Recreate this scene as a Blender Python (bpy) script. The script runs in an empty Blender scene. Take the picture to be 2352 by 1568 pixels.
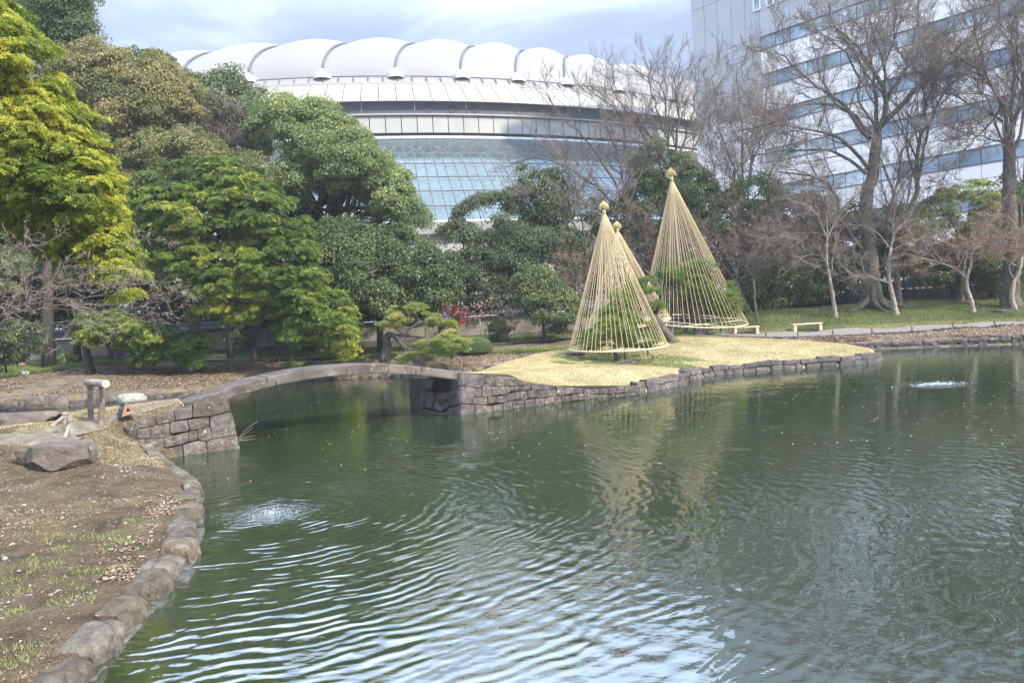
import bpy, math, random
import numpy as np
from mathutils import Matrix, Vector
rng = np.random.default_rng(7)
random.seed(7)
S = bpy.context.scene
COL = S.collection
# ------------------------------------------------------------------ camera
FPX, CU, CV, HZ, SLOPE, EYE = 1699.0, 1176.0, 784.0, 733.0, 0.055, 2.5
PITCH = math.atan((CV - HZ) * math.cos(math.atan(SLOPE)) / FPX)
ROLL = -math.atan(SLOPE)
cam = bpy.data.cameras.new('camera')
cam.sensor_width = 36.0
cam.lens = FPX / 2352.0 * 36.0
cam.clip_start = 0.1
cam.clip_end = 3000.0
camo = bpy.data.objects.new('camera', cam)
CM = Matrix.Rotation(math.radians(90) - PITCH, 3, 'X') @ Matrix.Rotation(ROLL, 3, 'Z')
camo.matrix_world = Matrix.Translation((0, 0, EYE)) @ CM.to_4x4()
COL.objects.link(camo)
S.camera = camo
# ------------------------------------------------------------------ light
SUN_DIR = Vector((0.74, -0.62, 0.76)).normalized()
world = bpy.data.worlds.new('World')
S.world = world
world.use_nodes = True
nt = world.node_tree
nt.nodes.clear()
def N(t, **k):
    n = nt.nodes.new(t)
    for a, b in k.items():
        setattr(n, a, b)
    return n
sky = N('ShaderNodeTexSky', sky_type='NISHITA', sun_disc=False)
sky.sun_elevation = math.asin(SUN_DIR.z)
sky.sun_rotation = math.atan2(SUN_DIR.x, SUN_DIR.y)
sky.altitude = 50
sky.air_density = 1.0
sky.dust_density = 1.2
sky.ozone_density = 1.2
geo = N('ShaderNodeTexCoord')
sep = N('ShaderNodeSeparateXYZ')
nt.links.new(geo.outputs['Generated'], sep.inputs[0])
add = N('ShaderNodeMath', operation='ADD'); add.inputs[1].default_value = 0.12
mx0 = N('ShaderNodeMath', operation='MAXIMUM'); mx0.inputs[1].default_value = 0.0
nt.links.new(sep.outputs[2], mx0.inputs[0]); nt.links.new(mx0.outputs[0], add.inputs[0])
comb = N('ShaderNodeCombineXYZ')
for i, sc in ((0, 1.0), (1, 1.6)):
    dv = N('ShaderNodeMath', operation='DIVIDE')
    nt.links.new(sep.outputs[i], dv.inputs[0]); nt.links.new(add.outputs[0], dv.inputs[1])
    ml = N('ShaderNodeMath', operation='MULTIPLY'); ml.inputs[1].default_value = sc
    nt.links.new(dv.outputs[0], ml.inputs[0]); nt.links.new(ml.outputs[0], comb.inputs[i])
cl = N('ShaderNodeTexNoise'); cl.inputs['Scale'].default_value = 1.0; cl.inputs['Detail'].default_value = 7
cl.inputs['Roughness'].default_value = 0.55; cl.inputs['Distortion'].default_value = 0.35
nt.links.new(comb.outputs[0], cl.inputs['Vector'])
cr = N('ShaderNodeMapRange'); cr.inputs['From Min'].default_value = 0.34; cr.inputs['From Max'].default_value = 0.66
cr.inputs['To Min'].default_value = 0.66; cr.inputs['To Max'].default_value = 1.0
nt.links.new(cl.outputs[0], cr.inputs['Value'])
mixc = N('ShaderNodeMix', data_type='RGBA')
nt.links.new(cr.outputs[0], mixc.inputs[0])
nt.links.new(sky.outputs[0], mixc.inputs[6])
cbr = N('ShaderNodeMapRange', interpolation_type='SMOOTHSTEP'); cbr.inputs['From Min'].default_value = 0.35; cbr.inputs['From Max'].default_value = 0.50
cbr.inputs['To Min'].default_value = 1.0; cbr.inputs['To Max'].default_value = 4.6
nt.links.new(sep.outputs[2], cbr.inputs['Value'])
ccol = N('ShaderNodeVectorMath', operation='SCALE'); ccol.inputs[0].default_value = (2.0, 2.42, 3.28)
cs = N('ShaderNodeMapRange', interpolation_type='SMOOTHSTEP'); cs.inputs['From Min'].default_value = 0.47; cs.inputs['From Max'].default_value = 0.66
cs.inputs['To Min'].default_value = 1.0; cs.inputs['To Max'].default_value = 1.75
nt.links.new(cl.outputs[0], cs.inputs['Value'])
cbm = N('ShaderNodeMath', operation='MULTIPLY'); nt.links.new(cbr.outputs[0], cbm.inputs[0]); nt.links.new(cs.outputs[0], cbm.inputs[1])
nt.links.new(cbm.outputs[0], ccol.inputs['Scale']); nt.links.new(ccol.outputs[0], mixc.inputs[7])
bg = N('ShaderNodeBackground'); bg.inputs[1].default_value = 0.15
out = N('ShaderNodeOutputWorld')
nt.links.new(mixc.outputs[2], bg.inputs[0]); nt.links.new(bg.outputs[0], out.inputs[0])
sun = bpy.data.lights.new('sun', 'SUN')
sun.energy = 4.7
sun.angle = math.radians(2.0)
sun.color = (1.0, 0.92, 0.79)
suno = bpy.data.objects.new('sun', sun)
suno.rotation_euler = SUN_DIR.to_track_quat('Z', 'Y').to_euler()
suno.location = (0, 0, 60)
COL.objects.link(suno)
S.view_settings.view_transform = 'Standard'
S.view_settings.look = 'None'
S.view_settings.gamma = 1.0
S.view_settings.use_curve_mapping = False
S.view_settings.exposure = 0.76
S.cycles.max_bounces = 7
S.cycles.diffuse_bounces = 3
S.cycles.glossy_bounces = 3
S.cycles.transmission_bounces = 4
S.cycles.transparent_max_bounces = 8
S.cycles.sample_clamp_indirect = 4.0
S.cycles.volume_bounces = 0

# ------------------------------------------------------------------ geometry helpers
CMn = np.array(CM)
def ray(u, v):
    d = CMn @ np.array([(u - CU) / FPX, (CV - v) / FPX, -1.0])
    return d
def P(u, v, z=0.0):
    d = ray(u, v)
    t = (z - EYE) / d[2]
    return np.array([0, 0, EYE]) + d * t
def PD(u, v, y):
    d = ray(u, v)
    return np.array([0, 0, EYE]) + d * (y / d[1])
def plane_hit(u, v, p0, n):
    d = ray(u, v)
    o = np.array([0, 0, EYE])
    return o + d * (np.dot(p0 - o, n) / np.dot(d, n))
def nrm(a):
    return a / np.maximum(np.linalg.norm(a, axis=-1, keepdims=True), 1e-9)
def rsph(n):
    return nrm(rng.normal(size=(n, 3)))

def mk(name, V, F, m, parent=None, smooth=False, tint=None, label=None, kind=None):
    """V (n,3); F a list of (k,c) int arrays or one array / list of lists."""
    V = np.asarray(V, float)
    if parent is not None:
        V = V - np.array(parent_world(parent))
    if isinstance(F, np.ndarray):
        F = [F]
    elif len(F) and not isinstance(F[0], np.ndarray):
        groups = {}
        for f in F:
            groups.setdefault(len(f), []).append(f)
        F = [np.array(g, int) for g in groups.values()]
    F = [f for f in F if len(f)]
    me = bpy.data.meshes.new(name)
    me.vertices.add(len(V))
    me.vertices.foreach_set('co', np.ascontiguousarray(V, np.float32).ravel())
    nl = sum(f.size for f in F)
    npoly = sum(len(f) for f in F)
    me.loops.add(nl)
    me.polygons.add(npoly)
    me.loops.foreach_set('vertex_index', np.concatenate([f.ravel() for f in F]).astype(np.int32))
    tot = np.concatenate([np.full(len(f), f.shape[1]) for f in F])
    st = np.concatenate([[0], np.cumsum(tot)[:-1]])
    me.polygons.foreach_set('loop_start', st.astype(np.int32))
    me.polygons.foreach_set('use_smooth', np.full(npoly, bool(smooth)))
    me.update(calc_edges=True)
    if tint is not None:
        a = me.attributes.new('tint', 'FLOAT', 'FACE')
        a.data.foreach_set('value', np.asarray(tint, np.float32))
    if m is not None:
        me.materials.append(m)
    o = bpy.data.objects.new(name, me)
    COL.objects.link(o)
    if parent is not None:
        o.parent = parent
    if label:
        o['label'] = label
    if kind:
        o['kind'] = kind
    return o
_PW = {}
def parent_world(p):
    k = p.name
    if k in _PW:
        return _PW[k]
    w = Vector(p.location)
    q = p.parent
    while q is not None:
        w = w + q.location
        q = q.parent
    return w
def tag(o, label, cat, group=None, kind=None):
    if label:
        o['label'] = label
    if cat:
        o['category'] = cat
    if group:
        o['group'] = group
    if kind:
        o['kind'] = kind
    return o
def thing(name, label, cat, loc, group=None):
    o = bpy.data.objects.new(name, None)
    o.location = Vector([float(x) for x in loc])
    o.empty_display_size = 0.2
    COL.objects.link(o)
    return tag(o, label, cat, group)

class MB:
    def __init__(s):
        s.V = []; s.F = []; s.n = 0; s.T = []
    def add(s, V, F, t=None):
        V = np.asarray(V, float)
        if isinstance(F, np.ndarray):
            F = [F]
        else:
            g = {}
            for f in F:
                if isinstance(f, np.ndarray) and f.ndim == 2:
                    g.setdefault(f.shape[1], []).append(f)
                else:
                    g.setdefault(len(f), []).append(np.array([f], int))
            F = [np.concatenate(x) for x in g.values()]
        for f in F:
            s.F.append(f + s.n)
            s.T.append(np.full(len(f), 0.5 if t is None else t) if np.isscalar(t) or t is None else t)
        s.V.append(V)
        s.n += len(V)
        return s
    def build(s, name, m, parent=None, smooth=False, label=None, kind=None, tint=False):
        # keep face order in step with tint
        return mk(name, np.concatenate(s.V), s.F, m, parent, smooth, np.concatenate(s.T) if tint else None, label, kind)

BOXF = np.array([[0, 3, 2, 1], [4, 5, 6, 7], [0, 1, 5, 4], [1, 2, 6, 5], [2, 3, 7, 6], [3, 0, 4, 7]])
def boxv(c, size, rz=0.0, M3=None):
    x, y, z = [s / 2 for s in size]
    v = np.array([[-x, -y, -z], [x, -y, -z], [x, y, -z], [-x, y, -z], [-x, -y, z], [x, -y, z], [x, y, z], [-x, y, z]])
    if M3 is not None:
        v = v @ np.array(M3).T
    elif rz:
        cc, ss = math.cos(rz), math.sin(rz)
        v = v @ np.array([[cc, -ss, 0], [ss, cc, 0], [0, 0, 1]]).T
    return v + np.array(c)

# bevelled block template: 8 corners -> 24 verts
def _tmpl():
    vs, key = [], {}
    for ax in range(3):
        for s in (0, 1):
            for a in (0, 1):
                for b in (0, 1):
                    key[(ax, s, a, b)] = len(vs)
                    vs.append((ax, s, a, b))
    F = []
    for ax in range(3):
        for s in (0, 1):
            q = [key[(ax, s, 0, 0)], key[(ax, s, 1, 0)], key[(ax, s, 1, 1)], key[(ax, s, 0, 1)]]
            if s == 0:
                q = q[::-1]
            F.append(q)
    def other(ax):
        return [k for k in range(3) if k != ax]
    def vid(ax, corner):
        o = other(ax)
        return key[(ax, corner[ax], corner[o[0]], corner[o[1]])]
    for ax in range(3):            # edges along ax
        o = other(ax)
        for i in (0, 1):
            for j in (0, 1):
                c0 = [0, 0, 0]; c1 = [0, 0, 0]
                c0[o[0]] = c1[o[0]] = i; c0[o[1]] = c1[o[1]] = j; c1[ax] = 1
                F.append([vid(o[0], c0), vid(o[0], c1), vid(o[1], c1), vid(o[1], c0)])
    T = []
    for i in (0, 1):
        for j in (0, 1):
            for k in (0, 1):
                c = (i, j, k)
                T.append([vid(0, c), vid(1, c), vid(2, c)])
    return vs, np.array(F), np.array(T)
_TV, _TQ, _TT = _tmpl()
def block(c8, bev=0.12, jit=0.0):
    """c8: dict-like array [i][j][k] (2,2,2,3) of corners."""
    c8 = np.asarray(c8, float)
    L = [np.linalg.norm(c8[1, 0, 0] - c8[0, 0, 0]), np.linalg.norm(c8[0, 1, 0] - c8[0, 0, 0]), np.linalg.norm(c8[0, 0, 1] - c8[0, 0, 0])]
    m = min(L)
    b = [min(0.35, bev * m / max(x, 1e-6)) for x in L]
    out = []
    for (ax, s, a, bb) in _TV:
        o = [k for k in range(3) if k != ax]
        w = [0, 0, 0]
        w[ax] = s
        w[o[0]] = b[o[0]] if a == 0 else 1 - b[o[0]]
        w[o[1]] = b[o[1]] if bb == 0 else 1 - b[o[1]]
        p = 0
        for i in (0, 1):
            for j in (0, 1):
                for k in (0, 1):
                    p = p + c8[i, j, k] * ((w[0] if i else 1 - w[0]) * (w[1] if j else 1 - w[1]) * (w[2] if k else 1 - w[2]))
        out.append(p)
    out = np.array(out)
    if jit:
        out = out + rng.normal(size=out.shape) * jit
    return out, [_TQ, _TT]
def box8(c, size, rz=0.0):
    v = boxv(c, size, rz)
    idx = {(0, 0, 0): 0, (1, 0, 0): 1, (1, 1, 0): 2, (0, 1, 0): 3, (0, 0, 1): 4, (1, 0, 1): 5, (1, 1, 1): 6, (0, 1, 1): 7}
    a = np.zeros((2, 2, 2, 3))
    for k, i in idx.items():
        a[k] = v[i]
    return a

def tubes(PL, R, sides=4, cap=False):
    """PL (N,K,3), R (N,K)."""
    PL = np.asarray(PL, float); R = np.asarray(R, float)
    n, K, _ = PL.shape
    T = np.empty_like(PL)
    T[:, 1:-1] = PL[:, 2:] - PL[:, :-2]
    T[:, 0] = PL[:, 1] - PL[:, 0]
    T[:, -1] = PL[:, -1] - PL[:, -2]
    T = nrm(T)
    d = nrm(PL[:, -1] - PL[:, 0])
    ref = np.where(np.abs(d[:, 2:3]) < 0.8, np.array([[0, 0, 1.0]]), np.array([[1.0, 0, 0]]))
    ref = ref[:, None, :]
    A = nrm(np.cross(T, np.broadcast_to(ref, T.shape)))
    B = np.cross(T, A)
    an = np.arange(sides) / sides * 2 * np.pi
    ring = A[:, :, None, :] * np.cos(an)[None, None, :, None] + B[:, :, None, :] * np.sin(an)[None, None, :, None]
    V = PL[:, :, None, :] + ring * R[:, :, None, None]
    V = V.reshape(-1, 3)
    base = (np.arange(n) * K * sides)[:, None, None] + (np.arange(K - 1) * sides)[None, :, None]
    j = np.arange(sides)[None, None, :]
    j2 = (j + 1) % sides
    F = np.stack([base + j, base + j2, base + j2 + sides, base + j + sides], -1).reshape(-1, 4)
    if cap:
        Fs = [F]
        st = (np.arange(n) * K * sides)[:, None]
        Fs.append(st + np.arange(sides)[None, ::-1])
        Fs.append(st + (K - 1) * sides + np.arange(sides)[None, :])
        return V, Fs
    return V, [F]
def tube1(pts, r, sides=6, cap=True):
    pts = np.asarray(pts, float)
    r = np.full(len(pts), r) if np.isscalar(r) else np.asarray(r, float)
    return tubes(pts[None], r[None], sides, cap)
def smooth_path(pts, k=4):
    """Catmull-Rom resample of control points; pts (n,m)."""
    p = np.asarray(pts, float)
    p = np.vstack([2 * p[0] - p[1], p, 2 * p[-1] - p[-2]])
    out = []
    for i in range(1, len(p) - 2):
        for t in np.arange(k) / k:
            a, b, c, d = p[i - 1], p[i], p[i + 1], p[i + 2]
            out.append(0.5 * ((2 * b) + (-a + c) * t + (2 * a - 5 * b + 4 * c - d) * t * t + (-a + 3 * b - 3 * c + d) * t ** 3))
    out.append(p[-2])
    return np.array(out)

def seg_dist(pts, poly, closed=True):
    """distance and nearest vector from pts (n,2) to polygon edges."""
    poly = np.asarray(poly, float)
    A = poly if closed else poly[:-1]
    B = np.roll(poly, -1, 0) if closed else poly[1:]
    best = np.full(len(pts), 1e9)
    vec = np.zeros((len(pts), 2))
    for a, b in zip(A, B):
        ab = b - a
        t = np.clip(((pts - a) @ ab) / max(ab @ ab, 1e-12), 0, 1)
        q = a + t[:, None] * ab - pts
        d = np.hypot(q[:, 0], q[:, 1])
        m = d < best
        best[m] = d[m]; vec[m] = q[m]
    return best, vec
def inside(pts, poly):
    poly = np.asarray(poly, float)
    x, y = pts[:, 0], pts[:, 1]
    c = np.zeros(len(pts), bool)
    n = len(poly)
    for i in range(n):
        x1, y1 = poly[i]; x2, y2 = poly[(i + 1) % n]
        cond = (y1 > y) != (y2 > y)
        with np.errstate(divide='ignore', invalid='ignore'):
            xi = (x2 - x1) * (y - y1) / (y2 - y1 + 1e-20) + x1
        c ^= cond & (x < xi)
    return c
def sdist(pts, poly):
    d, _ = seg_dist(pts, poly)
    return np.where(inside(pts, poly), d, -d)

def vnoise(p, seed=0):
    """cheap smooth value noise, p (n,2or3)."""
    p = np.asarray(p, float)
    if p.shape[1] == 2:
        p = np.c_[p, np.zeros(len(p))]
    i = np.floor(p).astype(np.int64); f = p - i
    f = f * f * (3 - 2 * f)
    r = 0
    for dx in (0, 1):
        for dy in (0, 1):
            for dz in (0, 1):
                h = (i[:, 0] + dx) * 73856093 ^ (i[:, 1] + dy) * 19349663 ^ (i[:, 2] + dz) * 83492791 ^ (seed * 2654435761)
                h = (h ^ (h >> 13)) * 1274126177 & 0x7fffffff
                h = (h ^ (h >> 16)) & 0xffff
                w = (f[:, 0] if dx else 1 - f[:, 0]) * (f[:, 1] if dy else 1 - f[:, 1]) * (f[:, 2] if dz else 1 - f[:, 2])
                r = r + w * h / 65535.0
    return r
def fbm(p, seed=0, o=4):
    r = 0; a = 0.5; s = 0
    for k in range(o):
        r = r + a * vnoise(np.asarray(p) * 2 ** k, seed + k); s += a; a *= 0.5
    return r / s

# ------------------------------------------------------------------ materials
def nodes_of(name):
    m = bpy.data.materials.new(name)
    m.use_nodes = True
    t = m.node_tree
    b = t.nodes['Principled BSDF']
    return m, t, b
def ramp(t, fac, cols, pos=None):
    r = t.nodes.new('ShaderNodeValToRGB')
    el = r.color_ramp.elements
    pos = pos or [i / (len(cols) - 1) for i in range(len(cols))]
    el[0].position = pos[0]; el[0].color = (*cols[0], 1)
    el[1].position = pos[-1]; el[1].color = (*cols[-1], 1)
    for p, c in list(zip(pos, cols))[1:-1]:
        e = el.new(p); e.color = (*c, 1)
    t.links.new(fac, r.inputs[0])
    return r.outputs[0]
def noise(t, scale, detail=5, rough=0.6, vec=None, dist=0.0):
    n = t.nodes.new('ShaderNodeTexNoise')
    n.inputs['Scale'].default_value = scale
    n.inputs['Detail'].default_value = detail
    n.inputs['Roughness'].default_value = rough
    n.inputs['Distortion'].default_value = dist
    if vec is None:
        g = t.nodes.new('ShaderNodeNewGeometry')
        vec = g.outputs['Position']
    t.links.new(vec, n.inputs['Vector'])
    return n.outputs[0]
def mixrgb(t, fac, a, b, mode='MIX'):
    m = t.nodes.new('ShaderNodeMix'); m.data_type = 'RGBA'; m.blend_type = mode
    for i, x in ((0, fac), (6, a), (7, b)):
        if hasattr(x, 'links'):
            t.links.new(x, m.inputs[i])
        elif isinstance(x, tuple):
            m.inputs[i].default_value = (*x, 1)
        else:
            m.inputs[i].default_value = x
    return m.outputs[2]
def math_(t, op, a, b=None, c=None):
    m = t.nodes.new('ShaderNodeMath'); m.operation = op
    for i, x in enumerate((a, b, c)):
        if x is None:
            continue
        if hasattr(x, 'links'):
            t.links.new(x, m.inputs[i])
        else:
            m.inputs[i].default_value = x
    return m.outputs[0]
def bump(t, b, h, strength=0.5, dist=0.02):
    n = t.nodes.new('ShaderNodeBump')
    n.inputs['Strength'].default_value = strength
    n.inputs['Distance'].default_value = dist
    t.links.new(h, n.inputs['Height'])
    t.links.new(n.outputs[0], b.inputs['Normal'])
def mat(name, cols, scale=3, rough=0.8, bmp=0.4, bdist=0.02, bscale=None, obj_var=0.0, spots=None, metal=0.0, spec=0.3, pos=None, dist=0.3):
    m, t, b = nodes_of(name)
    f = noise(t, scale, 6, 0.62, dist=dist)
    c = ramp(t, f, cols, pos or ([0.3 + 0.4 * i / (len(cols) - 1) for i in range(len(cols))] if len(cols) > 1 else None)) if len(cols) > 1 else None
    if c is None:
        rgb = t.nodes.new('ShaderNodeRGB'); rgb.outputs[0].default_value = (*cols[0], 1); c = rgb.outputs[0]
    if spots:
        sc, th, col = spots
        n2 = noise(t, sc, 4, 0.6)
        k = t.nodes.new('ShaderNodeMapRange'); k.inputs['From Min'].default_value = th; k.inputs['From Max'].default_value = th + 0.06
        t.links.new(n2, k.inputs['Value'])
        c = mixrgb(t, k.outputs[0], c, col)
    if obj_var:
        oi = t.nodes.new('ShaderNodeObjectInfo')
        hs = t.nodes.new('ShaderNodeHueSaturation')
        v = t.nodes.new('ShaderNodeMapRange'); v.inputs['To Min'].default_value = 1 - obj_var; v.inputs['To Max'].default_value = 1 + obj_var
        t.links.new(oi.outputs['Random'], v.inputs['Value'])
        t.links.new(v.outputs[0], hs.inputs['Value'])
        h2 = math_(t, 'FRACT', math_(t, 'MULTIPLY', oi.outputs['Random'], 7.3))
        s2 = t.nodes.new('ShaderNodeMapRange'); s2.inputs['To Min'].default_value = 1 - obj_var; s2.inputs['To Max'].default_value = 1 + obj_var
        t.links.new(h2, s2.inputs['Value']); t.links.new(s2.outputs[0], hs.inputs['Saturation'])
        t.links.new(c, hs.inputs['Color']); c = hs.outputs[0]
    t.links.new(c, b.inputs['Base Color'])
    b.inputs['Roughness'].default_value = rough
    b.inputs['Metallic'].default_value = metal
    b.inputs['Specular IOR Level'].default_value = spec
    if bmp:
        bump(t, b, noise(t, bscale or scale * 4, 6, 0.65), bmp, bdist)
    return m
def leafmat(name, cols, transl=0.35, rough=0.45, spec=0.4, pos=None):
    m, t, b = nodes_of(name)
    at = t.nodes.new('ShaderNodeAttribute'); at.attribute_name = 'tint'
    c = ramp(t, at.outputs['Fac'], cols, pos)
    t.links.new(c, b.inputs['Base Color'])
    b.inputs['Roughness'].default_value = rough
    b.inputs['Specular IOR Level'].default_value = spec
    if transl:
        tr = t.nodes.new('ShaderNodeBsdfTranslucent')
        br = t.nodes.new('ShaderNodeMix'); br.data_type = 'RGBA'; br.blend_type = 'MULTIPLY'; br.inputs[0].default_value = 1.0
        t.links.new(c, br.inputs[6]); br.inputs[7].default_value = (1.5, 1.35, 0.55, 1)
        t.links.new(br.outputs[2], tr.inputs[0])
        mx = t.nodes.new('ShaderNodeMixShader'); mx.inputs[0].default_value = transl
        t.links.new(b.outputs[0], mx.inputs[1]); t.links.new(tr.outputs[0], mx.inputs[2])
        t.links.new(mx.outputs[0], t.nodes['Material Output'].inputs[0])
    return m
M = {}
M['stone'] = mat('stone', [(0.038, 0.031, 0.027), (0.082, 0.067, 0.058), (0.145, 0.122, 0.105)], 7, 0.85, 0.8, 0.03, 26, 0.25, (9, 0.64, (0.30, 0.28, 0.23)))
M['stone_dark'] = mat('dark_stone', [(0.035, 0.03, 0.03), (0.08, 0.068, 0.065), (0.14, 0.12, 0.11)], 4, 0.85, 0.6, 0.03, 18, 0.2)
M['stone_tan'] = mat('tan_stone', [(0.06, 0.047, 0.035), (0.135, 0.11, 0.082), (0.23, 0.195, 0.15)], 7, 0.9, 1.0, 0.06, 30, 0.22, (5, 0.60, (0.15, 0.14, 0.07)))
M['stone_wet'] = mat('wet_stone', [(0.03, 0.027, 0.022), (0.08, 0.075, 0.06), (0.16, 0.15, 0.13)], 8, 0.4, 0.7, 0.02, 26, 0.25)
M['stone_pale'] = mat('pale_stone', [(0.14, 0.13, 0.10), (0.28, 0.265, 0.21), (0.40, 0.38, 0.31)], 7, 0.85, 0.8, 0.03, 24, 0.1)
M['mortar'] = mat('joint_earth', [(0.015, 0.013, 0.011), (0.05, 0.045, 0.035)], 8, 0.95, 0.3)
M['bridge'] = mat('bridge_stone', [(0.045, 0.036, 0.031), (0.095, 0.078, 0.067), (0.165, 0.142, 0.122)], 2.2, 0.85, 0.7, 0.02, 34, 0.1, (5, 0.60, (0.19, 0.168, 0.142)))
M['bark'] = mat('bark', [(0.04, 0.034, 0.028), (0.10, 0.084, 0.068), (0.17, 0.145, 0.12)], 6, 0.95, 0.9, 0.04, 14)
M['bark_dark'] = mat('dark_bark', [(0.03, 0.025, 0.021), (0.075, 0.062, 0.05)], 6, 0.95, 0.8, 0.03, 14)
M['bark_pale'] = mat('pale_bark', [(0.14, 0.115, 0.09), (0.26, 0.22, 0.175), (0.36, 0.32, 0.27)], 7, 0.9, 0.8, 0.03, 16)
M['twig'] = mat('twig_bark', [(0.095, 0.075, 0.06), (0.20, 0.165, 0.138)], 3, 0.9, 0)
M['twig_dark'] = mat('dark_twig_bark', [(0.045, 0.036, 0.03), (0.10, 0.085, 0.075)], 3, 0.9, 0)
M['twig_red'] = mat('reddish_twig_bark', [(0.16, 0.10, 0.075), (0.27, 0.18, 0.14)], 3, 0.9, 0)
M['twig_pale'] = mat('pale_twig_bark', [(0.22, 0.17, 0.14), (0.36, 0.29, 0.24)], 3, 0.9, 0)
# ------------------------------------------------------------------ land
def rbf(pts, vals):
    pts = np.asarray(pts, float); vals = np.asarray(vals, float)
    n = len(pts)
    r = np.hypot(*(pts[:, None] - pts[None]).transpose(2, 0, 1))
    A = np.zeros((n + 1, n + 1)); A[:n, :n] = r; A[:n, n] = 1; A[n, :n] = 1
    A[:n, :n] -= np.eye(n) * 0.15
    w = np.linalg.solve(A, np.r_[vals, 0])
    def f(q):
        q = np.asarray(q, float)
        rr = np.hypot(q[:, None, 0] - pts[None, :, 0], q[:, None, 1] - pts[None, :, 1])
        return rr @ w[:n] + w[n]
    return f
def yh(u):
    return HZ - SLOPE * (u - CU)
def cp(u, v, d):
    q = PD(u, v, d)
    return (q[0], q[1], q[2])
def xd(u, d):
    return (u - CU) / FPX * d
def wl(pts):
    return np.array([P(u, v, 0.0)[:2] for u, v in pts])

# far bank -----------------------------------------------------------
FAR_W = wl([(-900, 990), (-400, 968), (0, 942), (70, 936), (150, 932), (230, 924), (300, 922), (360, 912), (420, 908), (560, 888), (700, 875), (800, 868),
            (960, 866), (1060, 866), (1130, 853), (1200, 846)])
FAR_W = np.vstack([FAR_W, [[xd(1310, 37.6), 37.6], [xd(1400, 37.0), 37.0], [xd(1600, 36.2), 36.2]],
                   wl([(1800, 814), (1909, 806), (2082, 799), (2220, 794), (2352, 790)]), [[34.0, 33.2], [48, 33.0], [90, 33.5], [300, 35]]])
FAR_POLY = np.vstack([FAR_W, [[900, 60], [900, 1600], [-900, 1600], [-900, 40], [-300, 15], [-60, 22]]])
fc = [cp(0, 871, 38), cp(0, 865, 41), cp(200, 842, 38), cp(420, 830, 40), cp(0, 836, 48), cp(300, 826, 48), cp(470, 818, 48), cp(674, 808, 47),
      cp(660, 829, 41), cp(885, 816, 38), cp(1090, 818, 37.8), cp(1203, 771, 48), cp(1125, 784, 46), cp(1300, 771, 46), cp(1220, 800, 41),
      cp(1310, 805, 39), cp(950, 845, 36), cp(760, 840, 40), cp(1548, 764, 50), cp(1600, 768, 41), cp(1440, 775, 46),
      cp(1712, 777, 39), cp(1712, 771, 41.5), cp(1860, 775, 38.6), cp(1860, 765, 41.3), cp(2040, 766, 38.6), cp(2040, 756, 41.3), cp(2200, 755, 38.4), cp(2200, 747, 41.3),
      cp(2352, 746, 38.4), cp(2352, 739, 41.3), cp(2600, 730, 38.4), cp(2600, 724, 41.3),
      cp(1760, 735, 43.5), cp(1919, 731, 43.5), cp(2058, 722, 43.5), cp(2236, 717, 43.5), cp(2352, 708, 43.5), cp(1764, 712, 46.5), cp(2004, 709, 46),
      cp(2140, 698, 46), cp(2330, 690, 46.5), cp(1830, 712, 52), cp(2071, 690, 52), cp(2200, 684, 52), cp(2330, 676, 52), cp(2500, 668, 52),
      (-60, 60, 1.5), (0, 70, 1.6), (60, 70, 2.3), (-120, 60, 1.6), (120, 60, 2.2), (60, 41, 1.2), (120, 41, 1.5), (-60, 40, 1.2), (-60, 30, 0.9), (-120, 30, 1.2)]
for u in (60, 160, 300, 420):
    fc.append((xd(u, 33), 33, 0.42))
for u in (1909, 2082, 2220, 2352):
    fc.append((xd(u, 35.2), 35.2, 0.34)); fc.append((xd(u, 36.8), 36.8, 0.55))
fc = np.array(fc)
_far = rbf(fc[:, :2], fc[:, 2])
def z_far(q):
    q = np.asarray(q, float)
    z = np.clip(_far(q), 0.3, 2.6)
    k = np.clip((q[:, 1] - 55) / 10, 0, 1)
    z = z * (1 - k) + 1.9 * k
    z = z + (fbm(q * 0.9, 3) - 0.5) * 0.10 * (1 - k)
    sd = sdist(q, FAR_POLY)
    return np.minimum(z, np.clip(sd * 0.85, -0.7, 5)), sd
# near bank -----------------------------------------------------------
NEAR_WL = wl([(0, 1850), (130, 1680), (219, 1568), (295, 1476), (385, 1372), (439, 1310), (455, 1268), (467, 1225), (475, 1164), (470, 1130), (457, 1110), (435, 1090), (402, 1072), (388, 1056)])
B_DIR = np.array([0.875, 0.483]); B_PERP = np.array([-0.483, 0.875])
AB0 = P(388, 1050)[:2]; AB1 = P(551, 1028)[:2]
AB2 = AB1 + B_PERP * 2.5
NEAR_POLY = np.vstack([[[-3.4, -4.0], [-3.3, 2.5]], NEAR_WL, [AB1 + B_PERP * 0.45 - B_DIR * 0.45], [AB2 - B_DIR * 0.45], [[-9.6, 18.0], [-12.5, 17.6], [-16, 17.3], [-22, 17.5], [-40, 16], [-40, -4]]])
nc = [cp(207, 966, 15.5), cp(231, 976, 15.1), cp(272, 988, 15.15), cp(75, 1058, 12.4), cp(200, 1052, 12.5),
      cp(0, 1012, 13.6), cp(100, 990, 14.2), cp(160, 1008, 14.2),
      (-14, 15, 0.95), (-20, 14, 1.0), (-10.5, 16.9, 0.85), (-6.3, 3, 0.35), (-4.6, 5, 0.22), (-5.5, 7, 0.25), (-7.5, 7, 0.36), (-9, 9.5, 0.42), (-6.4, 10, 0.2), (-8, 12, 0.40), (-12, 8, 0.62), (-20, 6, 1.1), (-7.4, 13.3, 0.17),
      (-8, 3, 0.6), (-14, 0, 0.9)]
for q in NEAR_WL[1:]:
    nc.append((q[0] - 0.36, q[1], 0.13))
nshared = nc[:]
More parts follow.
